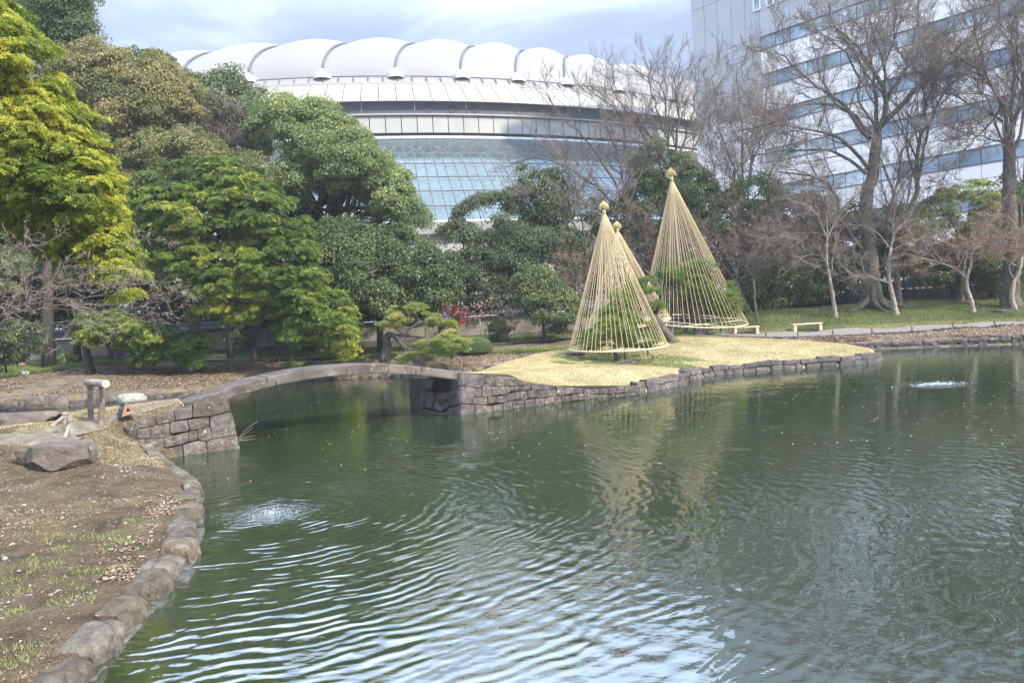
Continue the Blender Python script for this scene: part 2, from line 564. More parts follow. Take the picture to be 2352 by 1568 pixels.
n_top = [cp(330, 962, 15.5), cp(450, 926, 16.2), cp(515, 907, 16.7), cp(290, 948, 16.2), cp(420, 915, 17.3), cp(285, 962, 15.3), cp(335, 952, 15.7), cp(380, 940, 16.0)]
n_low = [cp(350, 1047, 14.0), cp(300, 1014, 14.75), cp(400, 1079, 13.3), (-7.2, 15.5, 0.10), (-6.5, 15.9, 0.0), (-7.7, 15.15, 0.35), (-8.0, 15.0, 0.5)]
nb_ = np.array(nshared + n_top); nf_ = np.array(nshared + n_low)
_nearb = rbf(nb_[:, :2], nb_[:, 2]); _nearf = rbf(nf_[:, :2], nf_[:, 2])
def _near(q):
    side = (q - AB0) @ np.array([0.483, -0.875]); al = (q - AB0) @ B_DIR
    w = np.where(al < -1.15, np.clip((side + 0.9 + (-1.15 - al)) / (1.0 + (-1.15 - al) * 2), 0, 1), np.where(side > -0.10, 1.0, 0.0))
    return _nearf(q) * w + _nearb(q) * (1 - w)
def z_near(q):
    q = np.asarray(q, float)
    z = np.clip(_near(q), 0.1, 1.6)
    sd = sdist(q, NEAR_POLY)
    w = np.clip((18.2 - q[:, 1]) / 1.5, 0, 1)
    z = z + (fbm(q * 1.6, 5) - 0.5) * 0.07 + (fbm(q * 9, 9, 3) - 0.5) * 0.030
    return np.minimum(z, np.clip((sd - 0.12) * 2.2, -0.7, 5)), sd
# island ---------------------------------------------------------------
IS_FRONT_PX = [(1059, 953), (1134, 944), (1229, 930), (1354, 917), (1470, 903), (1530, 893), (1579, 884), (1583, 874), (1652, 861), (1730, 853), (1860, 843), (1964, 838), (2015, 833), (2029, 829)]
IS_W = wl(IS_FRONT_PX)
PL2 = P(963, 945)[:2]
IS_POLY = np.vstack([IS_W, [[xd(2022, 31.2), 31.2], [xd(1960, 32.6), 32.6], [xd(1850, 33.8), 33.8], [xd(1650, 34.6), 34.6], [xd(1500, 35.2), 35.2], [xd(1340, 34.6), 34.6], [xd(1200, 31.5), 31.5],
                             [xd(1110, 28.0), 28.0], [xd(1060, 25.5), 25.5], [-2.9, 23.2]], [PL2]])
ic = [cp(1057, 856, 20.3), cp(1113, 866, 20.8), cp(1179, 872, 21.3), cp(1270, 887, 22.1), cp(1340, 895, 22.6), cp(1470, 886, 23.2), cp(1574, 868, 24.9), cp(1576, 856, 26.6),
      cp(1683, 842, 27.9), cp(1808, 834, 28.6), cp(1964, 825, 29.2), cp(2020, 817, 29.6),
      cp(1120, 862, 23), cp(1185, 854, 23.8), cp(1286, 847, 24.6), cp(1353, 847, 24.8), cp(1430, 843, 25), cp(1506, 844, 25.4), cp(1568, 845, 26.2),
      cp(1085, 854, 26), cp(1200, 832, 28.5), cp(1310, 809, 31), cp(1420, 829, 30), cp(1437, 838, 28.6), cp(1300, 838, 27.2), cp(1180, 849, 25.6), cp(1500, 825, 30),
      cp(1545, 800, 31.5), cp(1560, 774, 34), cp(1640, 778, 33.3), cp(1700, 785, 32), cp(1780, 791, 31.5), cp(1850, 799, 31), cp(1940, 808, 30.5), (-2.4, 21.3, 1.1), (-2.6, 23, 0.9), cp(1400, 800, 33)]
ic = np.array(ic)
_isl = rbf(ic[:, :2], ic[:, 2])
def z_isl(q):
    q = np.asarray(q, float)
    z = np.clip(_isl(q), 0.2, 1.5) + (fbm(q * 0.8, 8) - 0.5) * 0.05
    sd = sdist(q, IS_POLY)
    return np.minimum(z, np.clip((sd - 0.1) * 2.0, -0.7, 5)), sd

def grid(xs, ys, zf):
    X, Y = np.meshgrid(xs, ys)
    q = np.c_[X.ravel(), Y.ravel()]
    z, sd = zf(q)
    V = np.c_[q, z]
    nx, ny = len(xs), len(ys)
    i = (np.arange(ny - 1)[:, None] * nx + np.arange(nx - 1)[None]).ravel()
    F = np.stack([i, i + 1, i + 1 + nx, i + nx], 1)
    keep = (sd[F] > -0.9).any(1)
    F = F[keep]
    used = np.unique(F)
    mp = np.full(len(V), -1); mp[used] = np.arange(len(used))
    return V[used], mp[F]

# soil materials
def groundmat(name, base, patches, bstr=0.8, bscale=14, bdist=0.04, fine=None):
    m, t, b = nodes_of(name)
    c = ramp(t, noise(t, base[0], 7, 0.68, dist=0.4), base[1], base[2] if len(base) > 2 else None)
    for sc, th, wd, col in patches:
        n2 = noise(t, sc, 6, 0.7, dist=0.2)
        k = t.nodes.new('ShaderNodeMapRange'); k.inputs['From Min'].default_value = th; k.inputs['From Max'].default_value = th + wd
        t.links.new(n2, k.inputs['Value'])
        c = mixrgb(t, k.outputs[0], c, col)
    if fine:
        f = noise(t, fine, 3, 0.7)
        k = t.nodes.new('ShaderNodeMapRange'); k.inputs['To Min'].default_value = 0.45; k.inputs['To Max'].default_value = 1.5
        k.inputs['From Min'].default_value = 0.3; k.inputs['From Max'].default_value = 0.7
        t.links.new(f, k.inputs['Value'])
        hs = t.nodes.new('ShaderNodeHueSaturation'); t.links.new(k.outputs[0], hs.inputs['Value']); t.links.new(c, hs.inputs['Color']); c = hs.outputs[0]
    t.links.new(c, b.inputs['Base Color'])
    b.inputs['Roughness'].default_value = 0.95
    b.inputs['Specular IOR Level'].default_value = 0.1
    bump(t, b, noise(t, bscale, 8, 0.7), bstr, bdist)
    return m
M['soil_near'] = groundmat('damp_soil', (2.2, [(0.055, 0.039, 0.024), (0.11, 0.080, 0.050), (0.165, 0.125, 0.080)], [0.3, 0.5, 0.72]),
                           [(0.9, 0.55, 0.14, (0.15, 0.13, 0.065)), (3.1, 0.62, 0.05, (0.19, 0.17, 0.09)), (7.0, 0.68, 0.04, (0.24, 0.205, 0.15))], 1.0, 16, 0.06, 40)
M['soil_far'] = groundmat('leafy_soil', (1.3, [(0.07, 0.055, 0.043), (0.14, 0.11, 0.08), (0.22, 0.18, 0.13)], [0.3, 0.5, 0.72]),
                          [(0.6, 0.52, 0.1, (0.20, 0.17, 0.07)), (5.0, 0.60, 0.05, (0.40, 0.29, 0.21))], 0.8, 8, 0.08, 14)
M['soil_island'] = groundmat('dry_turf', (1.1, [(0.24, 0.205, 0.105), (0.38, 0.33, 0.19), (0.52, 0.455, 0.29)], [0.3, 0.5, 0.72]),
                             [(0.45, 0.55, 0.1, (0.25, 0.25, 0.10)), (1.6, 0.62, 0.06, (0.22, 0.165, 0.10)), (6, 0.66, 0.05, (0.62, 0.56, 0.38))], 0.9, 20, 0.05, 18)
# meshes
xs = np.r_[-330, -240, -180, -110, np.arange(-70, -34, 2.0), np.arange(-34, 44, 0.5), np.arange(44, 80, 3.0), 110, 180, 240, 330]
ys = np.r_[14, 18, 22, np.arange(24, 56, 0.5), np.arange(56, 80, 4), 100, 140, 200, 320, 430]
v, f = grid(xs, ys, z_far)
o = mk('ground', v, f, M['soil_far'], smooth=True); o['kind'] = 'structure'
v, f = grid(np.arange(-40, -5, 0.5), np.arange(-4, 19.5, 0.5), z_near) if False else grid(np.r_[np.arange(-40, -13, 0.6), np.arange(-13, -2.9, 0.09)], np.r_[np.arange(-4, 3, 0.5), np.arange(3, 19.5, 0.1)], z_near)
o = mk('near_bank_ground', v, f, M['soil_near'], smooth=True); o['kind'] = 'structure'
v, f = grid(np.arange(-4, 17.5, 0.16), np.arange(19, 36.5, 0.16), z_isl)
o = mk('island_ground', v, f, M['soil_island'], smooth=True); o['kind'] = 'structure'

# ------------------------------------------------------------------ water
m, t, b = nodes_of('pond_water')
g = t.nodes.new('ShaderNodeNewGeometry')
pos = g.outputs['Position']
sx = t.nodes.new('ShaderNodeSeparateXYZ'); t.links.new(pos, sx.inputs[0])
X_, Y_ = sx.outputs[0], sx.outputs[1]
SRC = [P(622, 1176)[:2], P(2150, 883)[:2], P(1500, 1230)[:2]]
def rings(cx, cy, lam, amp, fall, jitter, nsc, ph):
    dx = math_(t, 'SUBTRACT', X_, float(cx)); dy = math_(t, 'SUBTRACT', Y_, float(cy))
    r = math_(t, 'SQRT', math_(t, 'ADD', math_(t, 'MULTIPLY', dx, dx), math_(t, 'MULTIPLY', dy, dy)))
    nz = noise(t, nsc, 2.5, 0.5)
    r2 = math_(t, 'ADD', r, math_(t, 'MULTIPLY', math_(t, 'SUBTRACT', nz, 0.5), jitter))
    s = math_(t, 'SINE', math_(t, 'ADD', math_(t, 'MULTIPLY', r2, 2 * math.pi / lam), ph))
    att = math_(t, 'DIVIDE', amp, math_(t, 'ADD', 1.0, math_(t, 'MULTIPLY', r, fall)))
    am = math_(t, 'MINIMUM', math_(t, 'MAXIMUM', math_(t, 'MULTIPLY', math_(t, 'SUBTRACT', noise(t, nsc * 1.5, 3, 0.6), 0.40), 5.5), 0.06), 1.3)
    return math_(t, 'MULTIPLY', math_(t, 'MULTIPLY', s, att), am), r
h1, r1 = rings(*SRC[0], 0.18, 0.0030, 0.10, 0.85, 0.95, 0.0)
h1b, _ = rings(*SRC[0], 0.115, 0.0007, 0.10, 0.40, 1.3, 1.0)
h1c, _ = rings(*SRC[0], 0.245, 0.0024, 0.10, 1.0, 0.7, 2.0)
h2, r2 = rings(*SRC[1], 0.34, 0.0022, 0.06, 0.55, 0.7, 0.5)
h3, r3 = rings(7.5, 9.0, 0.26, 0.0008, 0.10, 0.7, 0.8, 0.9)
mapn = t.nodes.new('ShaderNodeMapping'); mapn.inputs['Scale'].default_value = (1.0, 1.5, 1.0); mapn.inputs['Rotation'].default_value = (0, 0, 0.5)
t.links.new(pos, mapn.inputs['Vector'])
n1 = math_(t, 'MULTIPLY', noise(t, 2.6, 3, 0.45, mapn.outputs[0], 0.4), 0.0065)
n2 = math_(t, 'MULTIPLY', noise(t, 9.0, 2, 0.5, mapn.outputs[0], 0.6), 0.0017)
# broad calmer and rougher patches
pt = t.nodes.new('ShaderNodeMapRange'); pt.inputs['From Min'].default_value = 0.35; pt.inputs['From Max'].default_value = 0.65; pt.inputs['To Min'].default_value = 0.35; pt.inputs['To Max'].default_value = 1.25
t.links.new(noise(t, 0.22, 2, 0.5), pt.inputs['Value'])
# stretch of quieter water between the bridge piers
calm = t.nodes.new('ShaderNodeMapRange'); calm.inputs['From Min'].default_value = 10.5; calm.inputs['From Max'].default_value = 17.0; calm.inputs['To Min'].default_value = 1.0; calm.inputs['To Max'].default_value = 0.42
t.links.new(Y_, calm.inputs['Value'])
bub = t.nodes.new('ShaderNodeMapRange'); bub.inputs['From Min'].default_value = 0.25; bub.inputs['From Max'].default_value = 0.95; bub.inputs['To Min'].default_value = 1.0; bub.inputs['To Max'].default_value = 0.0
t.links.new(r1, bub.inputs['Value'])
bub2 = t.nodes.new('ShaderNodeMapRange'); bub2.inputs['From Min'].default_value = 0.2; bub2.inputs['From Max'].default_value = 1.1; bub2.inputs['To Min'].default_value = 1.0; bub2.inputs['To Max'].default_value = 0.0
t.links.new(r2, bub2.inputs['Value'])
nb = math_(t, 'MULTIPLY', noise(t, 11.0, 3, 0.6), 0.030)
bb = math_(t, 'MULTIPLY', math_(t, 'ADD', bub.outputs[0], bub2.outputs[0]), nb)
hh = math_(t, 'ADD', math_(t, 'ADD', math_(t, 'ADD', h1, h1c), h1b), math_(t, 'ADD', h2, h3))
hh = math_(t, 'ADD', hh, math_(t, 'MULTIPLY', math_(t, 'ADD', n1, n2), pt.outputs[0]))
hh = math_(t, 'ADD', math_(t, 'MULTIPLY', hh, calm.outputs[0]), bb)
bn = t.nodes.new('ShaderNodeBump'); bn.inputs['Strength'].default_value = 1.0; bn.inputs['Distance'].default_value = 1.0
t.links.new(hh, bn.inputs['Height'])
gl = t.nodes.new('ShaderNodeBsdfGlossy'); gl.inputs['Roughness'].default_value = 0.03
gl.inputs['Color'].default_value = (0.93, 0.97, 0.95, 1)
df = t.nodes.new('ShaderNodeBsdfDiffuse')
dc = ramp(t, noise(t, 0.35, 3, 0.5), [(0.016, 0.024, 0.013), (0.031, 0.039, 0.022)])
t.links.new(dc, df.inputs['Color'])
fr = t.nodes.new('ShaderNodeFresnel'); fr.inputs['IOR'].default_value = 4.2
for n_ in (gl, fr):
    t.links.new(bn.outputs[0], n_.inputs['Normal'])
ms = t.nodes.new('ShaderNodeMixShader')
t.links.new(fr.outputs[0], ms.inputs[0]); t.links.new(df.outputs[0], ms.inputs[1]); t.links.new(gl.outputs[0], ms.inputs[2])
t.links.new(ms.outputs[0], t.nodes['Material Output'].inputs[0])
M['water'] = m
o = mk('pond_water', [[-70, -8, 0], [90, -8, 0], [90, 45, 0], [-70, 45, 0]], [[0, 1, 2, 3]], M['water']); o['kind'] = 'structure'

# ------------------------------------------------------------------ path
M['path'] = mat('path_gravel', [(0.16, 0.145, 0.12), (0.23, 0.21, 0.175)], 6, 0.95, 0.3, 0.01, 40)
pc = [(-300, 39.5), (-60, 39.5), (100, 40.2), (300, 41), (600, 42.4), (900, 43.6), (1150, 44.3), (1400, 46.0), (1500, 46.5), (1620, 44.0), (1700, 41.2), (1780, 40.1), (1900, 39.9), (2100, 39.8), (2352, 39.8), (2700, 39.8), (3300, 39.8)]
pcw = smooth_path([[xd(u, d), d] for u, d in pc], 8)
tg = np.gradient(pcw, axis=0); tg /= np.linalg.norm(tg, axis=1, keepdims=True)
nn = np.c_[-tg[:, 1], tg[:, 0]]
rows = []
for k in np.linspace(-1.35, 1.35, 6):
    q = pcw + nn * k
    z, _ = z_far(q)
    rows.append(np.c_[q, z])
V = np.array(rows)
V[:, :, 2] = np.maximum(V[:, :, 2], V[:, :, 2].mean(0)[None]) * 0.6 + V[:, :, 2] * 0.4 + 0.03
nr, ncl = V.shape[:2]
i = (np.arange(nr - 1)[:, None] * ncl + np.arange(ncl - 1)[None]).ravel()
o = mk('path', V.reshape(-1, 3), np.stack([i, i + ncl, i + ncl + 1, i + 1], 1)[:, ::-1].copy(), M['path'], smooth=True); o['kind'] = 'structure'
# near path on the bank, packed earth running to the bridge
pn = smooth_path([[-20, 14.0], [xd(0, 13.8), 13.8], [xd(90, 14.3), 14.3], [xd(180, 15.0), 15.0], [xd(225, 15.6), 15.6], [xd(300, 16.1), 16.1], [xd(400, 16.9), 16.9], [xd(440, 17.3), 17.3]], 6)
tg = np.gradient(pn, axis=0); tg /= np.linalg.norm(tg, axis=1, keepdims=True); nn = np.c_[-tg[:, 1], tg[:, 0]]
rows = []
for k in np.linspace(-0.42, 0.42, 9):
    q = pn + nn * k; z, _ = z_near(q); rows.append(np.c_[q, z])
V = np.array(rows)
zm = V[:, :, 2].max(0); zm = np.array([zm[max(0, i - 1):i + 2].max() for i in range(len(zm))]); zm = np.convolve(np.pad(zm, 2, mode='edge'), np.ones(5) / 5, 'valid')
V[:, :, 2] = V[:, :, 2] * 0.55 + zm[None] * 0.45 + 0.012 - (np.linspace(-1, 1, 9) ** 4 * 0.07)[:, None]; nr, ncl = V.shape[:2]
i = (np.arange(nr - 1)[:, None] * ncl + np.arange(ncl - 1)[None]).ravel()
M['earthpath'] = mat('packed_earth', [(0.085, 0.068, 0.045), (0.145, 0.12, 0.085), (0.22, 0.19, 0.14)], 5, 0.95, 0.5, 0.02, 30)
o = mk('footpath', V.reshape(-1, 3), np.stack([i, i + ncl, i + ncl + 1, i + 1], 1)[:, ::-1].copy(), M['earthpath'], smooth=True); o['kind'] = 'structure'
# ------------------------------------------------------------------ stones set in a wall plane
def wall_stone(px, to_px, p0, n, depth, m, parent, proud=0.014, bev=0.016, name='stone'):
    """px outline -> stone whose face lies on the plane (p0,n), n towards the viewer."""
    pts = np.array([plane_hit(*to_px(x, y), p0, n) for x, y in px])
    c = pts.mean(0)
    n = n / np.linalg.norm(n)
    k = len(pts)
    ex = nrm(np.cross([0, 0, 1.0], n)); ey = np.cross(n, ex)
    pts = c + (pts - c) * 0.994
    # round the corners a little: split each corner in two
    out = []
    for i in range(k):
        a, b_, d = pts[i - 1], pts[i], pts[(i + 1) % k]
        for q in (a, d):
            l = np.linalg.norm(q - b_)
            out.append(b_ + (q - b_) * min(0.018 / max(l, 1e-6), 0.2))
    pts = np.array(out); k = len(pts)
    pr = proud * rng.uniform(0.3, 1.3)
    back = c + (pts - c) * 0.92 - n * depth
    rim = pts.copy()
    inn = c + (pts - c) - nrm(pts - c) * bev + n * pr
    inn = inn + n * rng.normal(size=(k, 1)) * 0.006
    mid = c + (pts - c) * 0.45 + n * (pr + 0.008 + rng.normal(size=(k, 1)) * 0.010)
    V = np.vstack([back, rim, inn, mid, [c + n * (pr + 0.012)]])
    i = np.arange(k); j = (i + 1) % k
    Q = np.vstack([np.stack([i + a * k, j + a * k, j + (a + 1) * k, i + (a + 1) * k], 1) for a in (0, 1, 2)])
    T = np.stack([i + 3 * k, j + 3 * k, np.full(k, 4 * k)], 1)
    # orientation check
    v0 = V[T[0]]
    if np.dot(np.cross(v0[1] - v0[0], v0[2] - v0[0]), n) < 0:
        Q = Q[:, ::-1]; T = T[:, ::-1]
    return mk(name, V, [Q, T], m, parent)

# near abutment -------------------------------------------------------
def c28(x, y):
    return (400 + x / 2.8) / 1.6327, (1200 + y / 2.8) / 1.6327
a0 = P(388, 1050); a1 = P(551, 1028)
top = plane_hit(520, 905, np.array([*(AB1 + np.array([-0.08, 0.14]) * 1.6), 0]), np.array([0.483, -0.875, 0]))
e1 = a1 - a0
nA = np.cross(e1, top - a1); nA /= np.linalg.norm(nA)
if nA[1] > 0:
    nA = -nA
AB = thing('stone_abutment', 'mossy stone block abutment at the near left end of the arched bridge', 'stone wall', (a1 + a0) / 2)
st_ab = [
    [(905, 870), (1195, 765), (1263, 790), (1300, 953), (1080, 1010), (905, 1020)], [(1085, 1017), (1303, 958), (1368, 1205), (1110, 1243), (1090, 1130)],
    [(1050, 1275), (1112, 1248), (1370, 1209), (1405, 1345), (1060, 1395)], [(705, 945), (895, 880), (903, 1020), (725, 1058)],
    [(505, 1000), (700, 947), (720, 1057), (530, 1098)], [(300, 1080), (500, 1004), (520, 1098), (317, 1143)],
    [(165, 1125), (295, 1085), (313, 1145), (315, 1245), (272, 1245)], [(320, 1148), (465, 1120), (460, 1243), (320, 1243)],
    [(470, 1115), (660, 1077), (662, 1193), (600, 1233), (467, 1243)], [(665, 1070), (845, 1047), (868, 1160), (668, 1193)],
    [(850, 1045), (1075, 1017), (1078, 1108), (940, 1148), (872, 1155)], [(862, 1165), (945, 1152), (958, 1250), (862, 1273)],
    [(950, 1150), (1080, 1117), (1110, 1243), (1045, 1268), (962, 1253)], [(605, 1235), (857, 1172), (860, 1270), (790, 1303), (608, 1338)],
    [(280, 1250), (405, 1250), (400, 1318), (345, 1302)], [(408, 1250), (600, 1240), (605, 1338), (560, 1358), (402, 1320)],
    [(797, 1307), (960, 1262), (1043, 1277), (1058, 1392), (810, 1440)], [(567, 1364), (790, 1314), (803, 1440), (600, 1470), (572, 1445)],
    [(450, 1347), (560, 1364), (568, 1460), (530, 1440)]]
for k, s in enumerate(st_ab):
    wall_stone(s, c28, a0, nA, 0.4, M['stone'], AB, proud=0.014)
# body of the abutment behind the face stones
core = []
tl = plane_hit(275, 992, a0, nA) - nA * 0.08; tr = plane_hit(519, 908, a0, nA) - nA * 0.08
bl = a0 - nA * 0.08 + np.array([0, 0, -0.3]); br = a1 - nA * 0.08 + np.array([0, 0, -0.3]); bl2 = bl - np.array([B_DIR[0], B_DIR[1], 0]) * 1.2
bk = np.array([B_PERP[0], B_PERP[1], 0]) * 1.9
tm = plane_hit(330, 966, a0, nA) - nA * 0.08
ring = [bl2, br, tr, tm, tl]
V = np.array(ring + [q + bk for q in ring])
F = [[0, 1, 2, 3, 4], [9, 8, 7, 6, 5]] + [[i, (i + 1) % 5, (i + 1) % 5 + 5, i + 5][::-1] for i in range(5)]
mk('core', V, F, M['mortar'], AB)
# stones on the end of the abutment that faces the water under the bridge
nE = np.array([B_DIR[0], B_DIR[1], 0.18])
for r in range(4):
    for c_ in range(3):
        z0, z1 = -0.2 + r * 0.33, -0.2 + (r + 1) * 0.33 - 0.015
        y0 = c_ * 0.62 + (0.2 if r % 2 else 0)
        q0 = br + (tr - br) * ((r) / 4.0); q1 = br + (tr - br) * ((r + 1) / 4.0)
        B3 = np.array([B_PERP[0], B_PERP[1], 0]); D3 = np.array([B_DIR[0], B_DIR[1], 0])
        c8 = np.zeros((2, 2, 2, 3))
        for i in (0, 1):
            for j in (0, 1):
                for kk, q in ((0, q0), (1, q1)):
                    c8[i, j, kk] = q + D3 * (-0.2 + 0.27 * i) + B3 * (y0 + 0.6 * j)
                    if kk: c8[i, j, kk] -= np.array([0, 0, 0.012])
        v, f = block(c8, 0.1, 0.004)
        mk('stone', v, f, M['stone'], AB)

# arched bridge ---------------------------------------------------------
BR0 = np.array([-7.23, 16.9])
prof_s = np.array([-0.5, 0, 0.617, 1.524, 2.197, 3.554, 4.93, 5.636, 6.4, 6.9])
prof_z = np.array([0.90, 1.05, 1.245, 1.425, 1.495, 1.566, 1.462, 1.362, 1.19, 1.08])
pp = np.polyfit(prof_s, prof_z, 4)
def bz(s): return np.polyval(pp, s)
BRG = thing('stone_bridge', 'low arched stone slab bridge linking the near bank with the island', 'bridge', (*BR0, 1.0))
W_B = 1.55
def slab(s0, s1, lip0, lip1, name='slab', z0off=0.0):
    n = max(3, int((s1 - s0) / 0.25))
    st = np.linspace(s0, s1, n + 1)
    topz = bz(st) + z0off
    th = 0.235
    low = st.copy(); low[0] += lip0; low[-1] += lip1
    botz = bz(low) + z0off - th
    mids0 = [(st[0], topz[0] - th * 0.45), (low[0], topz[0] - th * 0.5)] if lip0 else []
    mids1 = [(low[-1], topz[-1] - th * 0.5), (st[-1], topz[-1] - th * 0.45)] if lip1 else []
    outline = [(a, z) for a, z in zip(st, topz)] + [(st[-1], topz[-1] - th * 0.45)] * bool(lip1) + [(low[-1], topz[-1] - th * 0.5)] * bool(lip1) + \
              [(a, z) for a, z in zip(low[::-1], botz[::-1])] + [(low[0], topz[0] - th * 0.5)] * bool(lip0) + [(st[0], topz[0] - th * 0.45)] * bool(lip0)
    k = len(outline)
    rowsv = []
    for j, (w, ins) in enumerate([(0.0, 0.02), (0.02, 0.0), (W_B / 2, -0.012), (W_B - 0.02, 0.0), (W_B, 0.02)]):
        for (a, z) in outline:
            cz = bz(a) - th / 2
            p2 = BR0 + B_DIR * a + B_PERP * w
            rowsv.append([p2[0], p2[1], z - (ins if z > cz else -ins)])
    V = np.array(rowsv) + rng.normal(size=(5 * k, 3)) * 0.0025
    i = np.arange(k); j = (i + 1) % k
    Q = np.vstack([np.stack([i + a * k, i + (a + 1) * k, j + (a + 1) * k, j + a * k], 1) for a in range(4)])
    # end caps: strips between top and bottom samples
    caps = []
    for off, fl in ((0, False), (4 * k, True)):
        lst = list(range(off, off + k))
        caps.append(lst if not fl else lst[::-1])
    return mk(name, V, [Q, np.array(caps)], M['bridge'], BRG)
slab(-0.5, 1.52, 0, 0.20)
slab(1.545, 4.55, 0.20, 0, z0off=0.004)
slab(4.575, 5.47, 0, -0.16)
slab(5.495, 6.62, -0.16, 0, z0off=-0.006)

# island pier and retaining wall ---------------------------------------------
def c4(x, y):
    return (1500 + x / 2.6133) / 1.6327, (1300 + y / 2.6133) / 1.6327
p0 = P(1059, 953); p1 = P(1470, 903)
e = p1 - p0; nR = np.cross(e, np.array([-0.02, 0.10, 1.0])); nR /= np.linalg.norm(nR)
if nR[1] > 0: nR = -nR
IW = thing('island_wall', 'tall dark retaining wall of fitted stones where the bridge meets the island', 'stone wall', p0)
st_r = [
    [(597, 245), (828, 285), (830, 355), (795, 400), (730, 400), (599, 380)], [(832, 285), (928, 300), (930, 385), (885, 385), (832, 350)],
    [(930, 300), (1022, 305), (1025, 385), (930, 385)], [(1022, 308), (1112, 312), (1118, 380), (1025, 385)], [(1112, 312), (1290, 350), (1285, 375), (1190, 378), (1118, 380)],
    [(1290, 350), (1500, 375), (1520, 400), (1430, 425), (1290, 425)], [(599, 383), (735, 402), (735, 485), (700, 560), (601, 555)], [(733, 405), (795, 403), (800, 490), (735, 487)],
    [(800, 400), (840, 358), (885, 388), (910, 480), (850, 492), (803, 490)], [(888, 390), (965, 385), (985, 465), (915, 480)], [(968, 388), (1060, 385), (1085, 435), (1045, 468), (988, 465)],
    [(1062, 388), (1190, 380), (1192, 425), (1085, 438)], [(1193, 380), (1285, 378), (1285, 425), (1193, 428)], [(735, 490), (855, 495), (858, 565), (705, 560)],
    [(858, 493), (940, 483), (948, 545), (860, 565)], [(943, 485), (1045, 470), (1048, 535), (1000, 552), (948, 545)], [(1048, 468), (1130, 440), (1140, 515), (1048, 535)],
    [(1133, 440), (1240, 430), (1255, 500), (1215, 520), (1140, 515)], [(1243, 430), (1340, 425), (1350, 500), (1258, 502)], [(1342, 427), (1435, 430), (1450, 485), (1400, 503), (1352, 503)],
    [(1437, 420), (1525, 412), (1543, 475), (1452, 487)], [(600, 560), (730, 568), (735, 668), (602, 682)], [(733, 568), (905, 575), (915, 648), (737, 668)],
    [(912, 575), (1000, 555), (1012, 625), (918, 645)], [(1003, 555), (1095, 528), (1110, 612), (1015, 625)], [(1098, 530), (1215, 522), (1218, 602), (1112, 614)],
    [(1218, 520), (1320, 508), (1325, 585), (1220, 600)], [(1325, 508), (1412, 505), (1412, 572), (1327, 585)], [(1415, 505), (1500, 483), (1505, 560), (1415, 572)],
    [(1502, 483), (1578, 480), (1590, 545), (1508, 560)], [(1522, 385), (1615, 395), (1620, 465), (1580, 480), (1545, 475)], [(1618, 395), (1705, 400), (1712, 460), (1622, 467)],
    [(1707, 400), (1795, 412), (1797, 450), (1712, 462)], [(1580, 483), (1665, 478), (1668, 535), (1592, 548)], [(1668, 475), (1740, 465), (1745, 524), (1670, 534)],
    [(1742, 463), (1797, 453), (1802, 518), (1748, 524)], [(1800, 415), (1862, 415), (1865, 515), (1805, 520)], [(1865, 418), (1955, 415), (1955, 460), (1868, 460)],
    [(1957, 412), (2035, 405), (2038, 460), (1957, 462)], [(2037, 405), (2120, 395), (2130, 460), (2040, 462)], [(2122, 393), (2195, 388), (2200, 445), (2130, 458)],
    [(2197, 388), (2350, 375), (2352, 440), (2200, 452)], [(1868, 463), (1940, 468), (1942, 512), (1868, 514)], [(1943, 468), (2040, 465), (2042, 504), (1945, 511)],
    [(2042, 465), (2110, 462), (2112, 496), (2044, 503)], [(2115, 465), (2195, 458), (2195, 489), (2115, 495)], [(2200, 455), (2352, 445), (2352, 476), (2200, 488)]]
for k, s in enumerate(st_r):
    wall_stone(s, c4, p0, nR, 0.35, M['stone_dark'] if k in (0, 6, 21) else M['stone'], IW, proud=0.015)
q0 = P(963, 945); q1 = p0
e = q1 - q0; tl_ = plane_hit(968, 866, q0 + np.array([0.05, 0.05, 0]), np.array([0.7, 0.7, 0.0]))
nL = np.cross(e, np.array([0.10, 0.06, 1.0])); nL /= np.linalg.norm(nL)
if nL[1] > 0: nL = -nL
st_l = [[(218, 305), (310, 312), (305, 425), (215, 405)], [(210, 408), (345, 445), (310, 600), (195, 590)], [(350, 448), (470, 445), (475, 515), (395, 545), (345, 535)],
        [(345, 537), (393, 548), (400, 633), (320, 610)], [(397, 548), (475, 520), (478, 590), (405, 633)], [(514, 245), (592, 245), (595, 380), (517, 415)],
        [(475, 442), (595, 383), (597, 555), (485, 582)], [(190, 592), (345, 634), (345, 668), (188, 650)], [(345, 636), (460, 645), (458, 678), (345, 668)],
        [(460, 602), (515, 590), (515, 680), (460, 677)], [(518, 590), (597, 560), (600, 683), (518, 680)], [(499, 326), (513, 326), (511, 430), (497, 440)]]
for k, s in enumerate(st_l):
    wall_stone(s, c4, q1, nL, 0.35, M['stone_dark'], IW, proud=0.012)
wall_stone([(316, 315), (494, 322), (498, 440), (352, 443)], c4, q1 - nL * 0.38, nL, 0.1, M['stone_dark'], IW, proud=0.0, name='recess')
